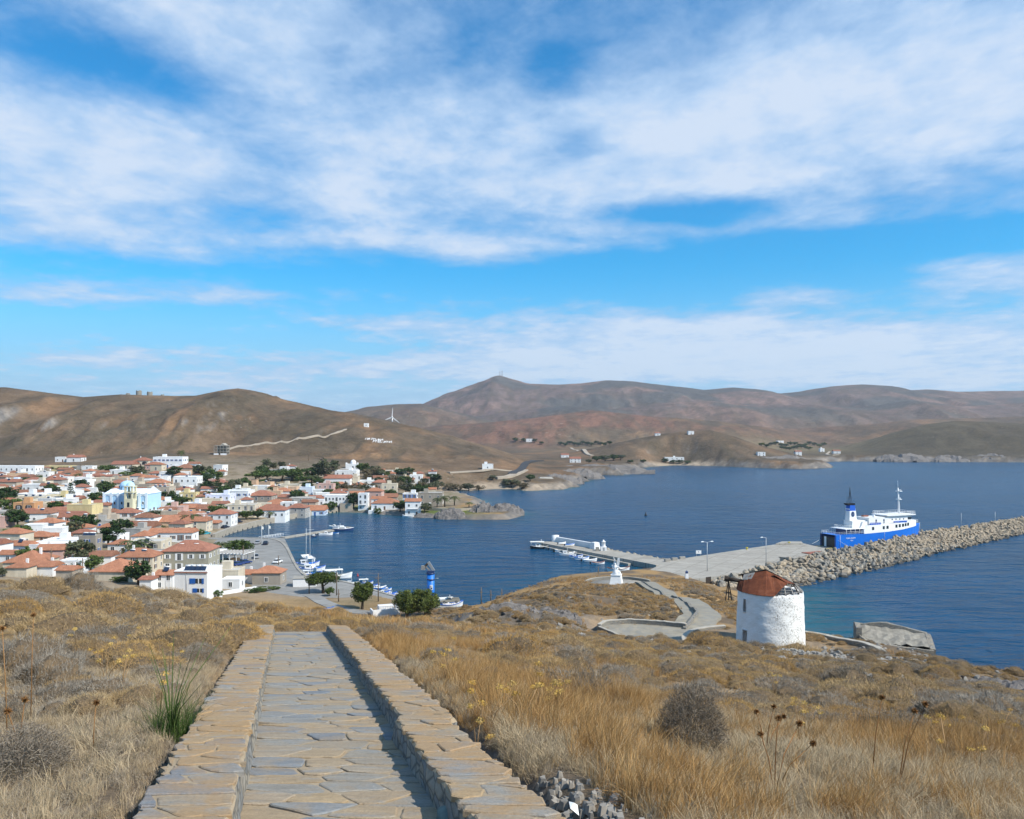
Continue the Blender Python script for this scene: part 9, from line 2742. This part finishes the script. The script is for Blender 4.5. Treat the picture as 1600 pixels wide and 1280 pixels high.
def plant_trees():
 T = [(40, 757, 14, 10, 'round'), (75, 739, 16, 9, 'dome'), (95, 739, 16, 9, 'dome'), (108, 739, 16, 9, 'dome'), (58, 753, 14, 10, 'green'), (72, 759, 20, 11, 'round'), (28, 773, 12, 10, 'round'), (80, 778, 26, 20, 'round'),
         (110, 784, 18, 26, 'conifer'), (120, 780, 16, 10, 'green'), (92, 788, 20, 12, 'round'), (96, 800, 28, 16, 'green'), (165, 775, 26, 22, 'round'), (150, 790, 22, 20, 'round'), (158, 796, 14, 14, 'green'), (200, 748, 26, 13, 'bush'), (214, 747, 26, 18, 'olive'), (168, 739, 24, 12, 'green'), (184, 738, 14, 10, 'palm'),
         (6, 795, 24, 22, 'round'), (26, 824, 34, 26, 'round'), (28, 846, 34, 20, 'round'), (112, 838, 32, 22, 'olive'), (112, 830, 18, 18, 'palm'), (140, 832, 30, 26, 'round'), (112, 874, 34, 20, 'green'), (98, 877, 20, 14, 'round'), (24, 878, 14, 12, 'round'), (76, 888, 22, 16, 'round'), (142, 893, 30, 24, 'green'), (124, 893, 20, 18, 'green'),
         (216, 914, 44, 36, 'round'), (186, 910, 22, 10, 'bush'), (170, 798, 14, 14, 'palm'), (228, 812, 26, 16, 'palm'), (244, 812, 26, 14, 'olive'), (256, 808, 16, 12, 'green'), (4, 902, 14, 14, 'olive'),
         (263, 790, 28, 22, 'round'), (284, 790, 30, 13, 'green'), (276, 795, 10, 14, 'conifer'), (322, 786, 18, 18, 'round'), (325, 773, 24, 20, 'round'), (340, 778, 18, 30, 'conifer'), (308, 742, 18, 14, 'round'), (316, 748, 28, 20, 'olive'), (334, 752, 32, 18, 'green'), (322, 757, 24, 16, 'round'), (366, 770, 26, 20, 'olive'), (382, 768, 24, 20, 'round'), (400, 754, 34, 18, 'pine'),
         (420, 756, 40, 20, 'pine'), (440, 752, 36, 18, 'pine'), (458, 752, 28, 15, 'pine'), (418, 732, 18, 14, 'olive'), (428, 735, 16, 12, 'olive'), (440, 734, 12, 12, 'olive'), (283, 722, 12, 24, 'palm'), (297, 728, 14, 14, 'palm'), (272, 748, 24, 18, 'round'), (250, 835, 26, 18, 'palm'), (282, 829, 30, 11, 'bush'), (312, 836, 14, 10, 'bush'),
         (385, 812, 18, 14, 'green'), (403, 812, 18, 16, 'round'), (424, 811, 14, 16, 'palm'), (438, 810, 12, 13, 'round'), (375, 868, 38, 24, 'green'), (344, 864, 26, 20, 'palm'), (356, 860, 20, 16, 'palm'), (332, 938, 26, 18, 'bush'), (352, 951, 12, 12, 'green'), (344, 953, 8, 6, 'bush'), (412, 924, 20, 8, 'bush'), (395, 926, 22, 7, 'bush'), (430, 922, 16, 6, 'bush'),
         (508, 752, 36, 32, 'olive'), (486, 750, 28, 18, 'round'), (472, 758, 22, 14, 'green'), (478, 768, 22, 14, 'round'), (523, 736, 16, 16, 'olive'), (494, 756, 18, 12, 'olive'), (470, 806, 18, 20, 'palm'), (504, 800, 14, 13, 'round'), (516, 800, 18, 16, 'green'), (552, 795, 20, 24, 'round'), (541, 770, 30, 18, 'tam'), (560, 772, 30, 17, 'tam'), (578, 768, 24, 15, 'tam'),
         (585, 748, 30, 20, 'tam'), (568, 740, 20, 16, 'green'), (600, 750, 18, 14, 'green'), (592, 758, 16, 12, 'round'), (612, 758, 22, 18, 'tam'), (626, 746, 18, 13, 'round'), (640, 742, 16, 11, 'green'), (632, 760, 22, 15, 'round'), (654, 764, 18, 13, 'tam'), (678, 756, 22, 15, 'round'), (668, 765, 20, 12, 'tam'), (684, 765, 20, 13, 'olive'), (700, 766, 22, 12, 'tam'), (716, 767, 20, 11, 'tam'),
         (732, 767, 20, 11, 'olive'), (748, 766, 18, 9, 'tam'), (800, 762, 26, 12, 'olive'), (815, 764, 20, 11, 'tam'), (829, 752, 14, 10, 'round'), (790, 756, 12, 7, 'olive'), (770, 750, 12, 7, 'olive'), (520, 765, 20, 12, 'green'), (530, 770, 18, 12, 'bush'),
         (625, 800, 20, 17, 'round'), (633, 796, 14, 14, 'green'), (610, 777, 20, 12, 'round'), (683, 793, 15, 18, 'palm'), (695, 792, 18, 21, 'palm'), (710, 790, 16, 19, 'palm'), (733, 793, 11, 11, 'palm'), (664, 801, 20, 14, 'olive'), (590, 803, 12, 10, 'bush'), (656, 776, 12, 8, 'olive'),
         (932, 721, 16, 8, 'round'), (945, 721, 18, 9, 'olive'), (958, 720, 18, 9, 'round'), (970, 719, 16, 8, 'olive'), (1040, 723, 12, 6, 'round'), (1052, 725, 12, 6, 'round'), (1062, 725, 12, 6, 'round'), (1074, 725, 10, 5, 'round'), (985, 724, 9, 5, 'round'), (1005, 723, 9, 5, 'round'), (920, 724, 10, 6, 'olive'),
         (805, 691, 9, 7, 'round'), (818, 691, 8, 6, 'round'), (835, 692, 9, 6, 'round'), (846, 695, 7, 5, 'round')]
 for t in T: tree(*t)
 for i, px in enumerate(np.linspace(876, 952, 12)):
  tree(px, 696 + 1.5 * sin(i * 2.1), 9, 5.5, 'round', 'dark tree, %s, in the hedge row along the valley road' % ORD[i], group='hedge row along the valley road')
 for i, (px, py) in enumerate([(1190 + 7.5 * k, 697 + 2 * sin(k * 1.7)) for k in range(14)] + [(1222 + 6 * k, 702 + 1.5 * sin(k)) for k in range(8)]):
  tree(px, py, 9, 5, 'round' if i % 3 else 'green', 'dark tree, %s, in the %s row of the green valley across the bay' % (ORD[i if i < 14 else i - 14], 'back' if i < 14 else 'front'), group='trees in the green valley across the bay')
 rr = random.Random(8); spots_ = [(o.location.x, o.location.y) for o in HOUSES]
 for (x0, x1, y0, y1, n) in ((0, 250, 738, 810, 30), (0, 240, 810, 885, 22), (230, 340, 740, 830, 16), (340, 560, 742, 790, 22), (560, 700, 738, 775, 22)):
  for _ in range(n):
   px, py = rr.uniform(x0, x1), rr.uniform(y0, y1); x, y, z = spot(px, py, 190)
   if coast_sd(np.array([x]), np.array([y]))[0] < 12 or any((x - a) ** 2 + (y - b) ** 2 < 30 for a, b in spots_): continue
   kd = rr.choice(('round', 'round', 'green', 'green', 'bush', 'olive', 'palm')) if px < 560 else rr.choice(('tam', 'tam', 'olive', 'round'))
   lab = unique_label(KW[kd][0], x, y)
   if lab is None: continue
   sz = rr.uniform(4.5, 8.0) * F / y; tree(px, py, sz * rr.uniform(1.0, 1.5), sz, kd, lab, at=(x, y, z)); spots_.append((x, y))
 rng = np.random.default_rng(23)
 def big(px, py, w, h, label, parts, y0=130, lean=0.06, z=None):
  x, y, zz = spot(px, py, y0)
  if z is not None: zz = z; x, y = G(px, py, z)
  k = y / F
  root = thing('leafy_tree', label, 'tree', (x, y, zz), 0.0, 'trees by the near quay', (w * k, w * k, h * k))
  obj('trunk', trunk_mesh(rng, .5, .05, 7, lean), root)
  obj('crown', crown_mesh('crown', M['leaf_fg'], rng, *parts), root)
 big(566, 952, 38, 46, 'round dense green tree beside the concrete lane', (60, 120, .030, 'round'))
 big(636, 970, 48, 50, 'left half of the big double tree in front of the crane', (70, 130, .026, 'round'), z=2.0)
 big(664, 970, 50, 54, 'right half of the big double tree in front of the crane', (70, 130, .026, 'round'), z=2.0)
 x, y, z = spot(506, 928, 130); k = y / F
 root = thing('leafy_tree', 'wide spreading tree with a leaning trunk in the dry lot', 'tree', (x, y, z), 0.0, 'trees by the near quay', (50 * k, 40 * k, 36 * k))
 obj('trunk', trunk_mesh(rng, .6, .045, 8, .14), root); obj('crown', crown_mesh('crown', M['leaf_fg'], rng, 60, 120, .028, 'flat', 1, .34), root)
 x, y, z = spot(515, 932, 130)
 tree(515, 932, 14, 14, 'green', 'small drooping tree under the spreading one', at=(x, y, z))
plant_trees()
# ------------------------------------------------------------------ far things
def far_things():
 Y = 1280.0; X = (613 - 800) / F * Y; z = zat(X, Y); hub = H + (HZ - 652) / F * Y
 root = thing('wind_turbine', 'white three-bladed wind turbine standing behind the brown ridge', 'wind turbine', (X, Y, z))
 b = MB(); b.tube([(0, 0, -2), (0, 0, hub - z)], [1.15, .7], 12); b.build('tower', M['white'], root)
 b = MB(); b.box(-.9, .9, -2.2, 2.4, hub - z - .8, hub - z + .9); b.build('nacelle', M['white'], root)
 for a in (86, 202, 322):
  b = MB(); d = np.array((cos(radians(a)), 0, sin(radians(a)))); s = np.array((-sin(radians(a)), 0, cos(radians(a)))); c = np.array((0, -2.6, hub - z))
  L_ = 15.0
  vs = []
  for t, w in ((0, .45), (.15, .75), (.6, .5), (1, .12)):
   p = c + d * L_ * t; vs += [tuple(p + s * w + (0, -.15, 0)), tuple(p - s * w + (0, -.15, 0)), tuple(p - s * w + (0, .15, 0)), tuple(p + s * w + (0, .15, 0))]
  fs = [(i * 4 + j, i * 4 + (j + 1) % 4, i * 4 + 4 + (j + 1) % 4, i * 4 + 4 + j) for i in range(3) for j in range(4)]
  b.add(vs, fs); b.build('blade', M['white'], root)
 b = MB(); b.lathe([(0, -.9), (.6, -.6), (.9, 0), (.9, .8)], 10); b.v = [(p[0], p[2] - 3.0, p[1] + hub - z) for p in b.v]; b.build('hub', M['white'], root)
 for (px, w, h, lab) in ((217, 8.5, 6.5, 'taller round mill stump on the left skyline'), (234, 8.5, 5.0, 'shorter broad mill stump on the left skyline'), (200, 6, 2.0, 'low stone heap left of the skyline mill stumps'), (254, 5, 1.8, 'low stone heap right of the skyline mill stumps')):
  best = max(((zat((px - 800) / F * y_, y_) - H) / y_, y_) for y_ in np.arange(960, 1220, 12.0))
  y_ = best[1]; x_ = (px - 800) / F * y_
  r = w * y_ / F / 2; hh = h * y_ / F
  b = MB(); n = 16
  prof = [(r * 1.05, -2), (r, 0), (r * .96, hh)]
  b.lathe(prof, n, smooth=False); o0 = len(b.v); b.lathe([(r * .96, hh), (r * .7, hh), (r * .7, hh * .3), (0, hh * .3)], n, smooth=False)
  b.v = [(p[0], p[1], p[2] + (.5 * sin(atan2(p[1], p[0]) * 3 + px) * (p[2] > hh * .9))) for p in b.v]
  tag(b.build('mill_stump', M['drystone'], None, (x_, y_, zat(x_, y_))), lab, 'ruin', 'ruined mills on the skyline')
 for (px, hpx, lab) in ((781, 8, 'shorter antenna mast on the summit'), (784.5, 10, 'taller antenna mast on the summit')):
  best = max(((zat((px - 800) / F * y_, y_) - H) / y_, y_) for y_ in np.arange(4200, 5200, 50.0)); y_ = best[1]; x_ = (px - 800) / F * y_
  b = MB(); b.tube([(0, 0, -3), (0, 0, hpx * y_ / F)], [2.2, .9], 6); b.box(-3, 3, -3, 3, hpx * y_ / F * .6, hpx * y_ / F * .7)
  tag(b.build('antenna_mast', M['steel'], None, (x_, y_, zat(x_, y_))), lab, 'mast', 'summit masts')
 def road(pts, half, mat, name, lift=0.5, y0=600):
  P = []
  for (px, py) in pts:
   h_ = hit(px, py, y0); P.append((h_[0], h_[1]))
  ribbon(name, P, half, M[mat], lift, None, None, 8, 'structure', 2.0)
 M['dirt'] = concrete_mat('pale_dirt', (0.40, 0.34, 0.27), 0.08)
 road([(354, 703), (380, 698), (410, 693), (440, 690), (470, 687), (500, 683), (525, 677), (540, 671)], 1.7, 'dirt', 'dirt_track')
 road([(800, 742), (812, 736), (818, 729), (822, 724), (832, 721), (846, 720)], 4.0, 'asphalt_dk', 'coast_road', .6, 640)
 road([(775, 748), (795, 746), (808, 741), (820, 735)], 3.5, 'dirt', 'dirt_track', .6, 600)
 road([(1310, 711), (1298, 713), (1290, 710), (1296, 706)], 2.2, 'dirt', 'dirt_track', .8, 1200)
 road([(892, 700), (903, 704), (915, 710), (925, 712)], 3.0, 'dirt', 'dirt_track', .8, 1000)
 a = [hit(px, py, 600)[:2] for px, py in ((700, 739), (730, 737.5), (760, 736.5), (795, 736))]
 ribbon('levelled_yard', a, 3.5, M['dirt'], 0.2, None, None, 8, 'structure', 1.2)
 root = thing('hillside_lettering', 'two lines of white stone lettering laid out on the brown hillside', 'lettering', (0, 0, 0))
 rng = np.random.default_rng(2)
 rows = [(572, 599, 687.5), (584, 613, 691.5)]
 GL = [[(0, 0, 0, 1), (0, 1, 1, 1), (1, 1, 1, 0)], [(0, 0, .5, 1), (.5, 1, 1, 0), (.25, .5, .75, .5)], [(.5, 0, .5, 1), (0, 1, 1, 1)], [(0, 0, 0, 1), (0, 1, 1, .7), (1, .7, 0, .5)], [(0, 0, 0, 1), (1, 0, 1, 1)], [(0, 0, .5, 1), (.5, 1, 1, 0), (0, 0, 1, 0)], [(0, 0, .5, 1), (.5, 1, 1, 0)], [(0, 0, 0, 1), (0, .5, 1, 1), (0, .5, 1, 0)]]
 for ri, (xa, xb, yb) in enumerate(rows):
  for i in range(7):
   px = xa + (xb - xa) * i / 6.6; py = yb + 1.2 * i / 6
   x, y, z = hit(px, py, 650)
   b = MB()
   e = 10.0
   up = np.array([0, e, zat(x, y + e) - z]); up /= np.linalg.norm(up)
   for (x0, u0, x1, u1) in GL[(i + ri * 3) % 8]:
    p0 = np.array([(x0 - .5) * 2.3, 0, .25]) + up * u0 * 7.5; p1 = np.array([(x1 - .5) * 2.3, 0, .25]) + up * u1 * 7.5
    b.bar(tuple(p0), tuple(p1 + (0.001, 0, 0)), .5, .5)
   b.build('letter', M['white_wall'], root, (x, y, z))
 x, y = G(852, 757, 1.5)
 root = thing('boathouse', 'low grey concrete boathouse with a sagging roof on the rocky point', 'boathouse', (x, y, 0), 0.2)
 b = MB(); b.box(-13, 9, -4, 5, -3, 2.2); b.build('platform', M['concrete_dk'], root)
 b = MB(); b.box(-5, 6, -2, 4, 2.203, 6.5); b.build('wall', M['drystone'], root)
 b = MB(); b.frus(-6, 7, -3, 5, 6.503, -5, 6, 0, 3, 8.0); b.build('roof', M['concrete'], root)
 b = MB(); b.box(-12, -6, -2, 3, 4.6, 4.9); b.build('awning', M['white'], root)
 for xx in (-11.5, -6.5):
  b = MB(); b.box(xx - .2, xx + .2, -1.8, -1.4, 2.203, 4.6); b.build('post', M['concrete_dk'], root)
 P = [G(px, py, 3.6) for px, py in ((662, 795), (690, 796), (720, 796.5), (748, 795))]
 wall_along(np.array(P), .8, 1.5, 'long pale terrace wall on the headland below the palms', 2.6, 'seastone')
 for (pts, lab) in ((((325, 931), (350, 929), (375, 925), (400, 921)), 'low white wall from the blue-shuttered house towards the lane'), (((92, 899), (130, 898), (140, 892)), 'white garden wall in front of the climbing greenery')):
  P = [spot(px, py, 140)[:2] for px, py in pts]
  wall_along(np.array(P), .4, 0.9, lab, None, 'white_wall', False)
far_things()
# ------------------------------------------------------------------ the air over the bay
HAZE = True
if HAZE:
 t = bpy.data.materials.new('sea_air'); t.use_nodes = True
 nt = t.node_tree; nt.nodes.clear()
 o_ = nt.nodes.new('ShaderNodeOutputMaterial'); v_ = nt.nodes.new('ShaderNodeVolumePrincipled')
 v_.inputs['Color'].default_value = (0.80, 0.88, 1.0, 1); v_.inputs['Density'].default_value = 0.000058; v_.inputs['Anisotropy'].default_value = 0.2
 nt.links.new(v_.outputs[0], o_.inputs['Volume'])
 b = MB(); b.box(-9000, 9000, -60, 8600, -5.5, 560)
 tag(b.build('haze', t), kind='stuff')
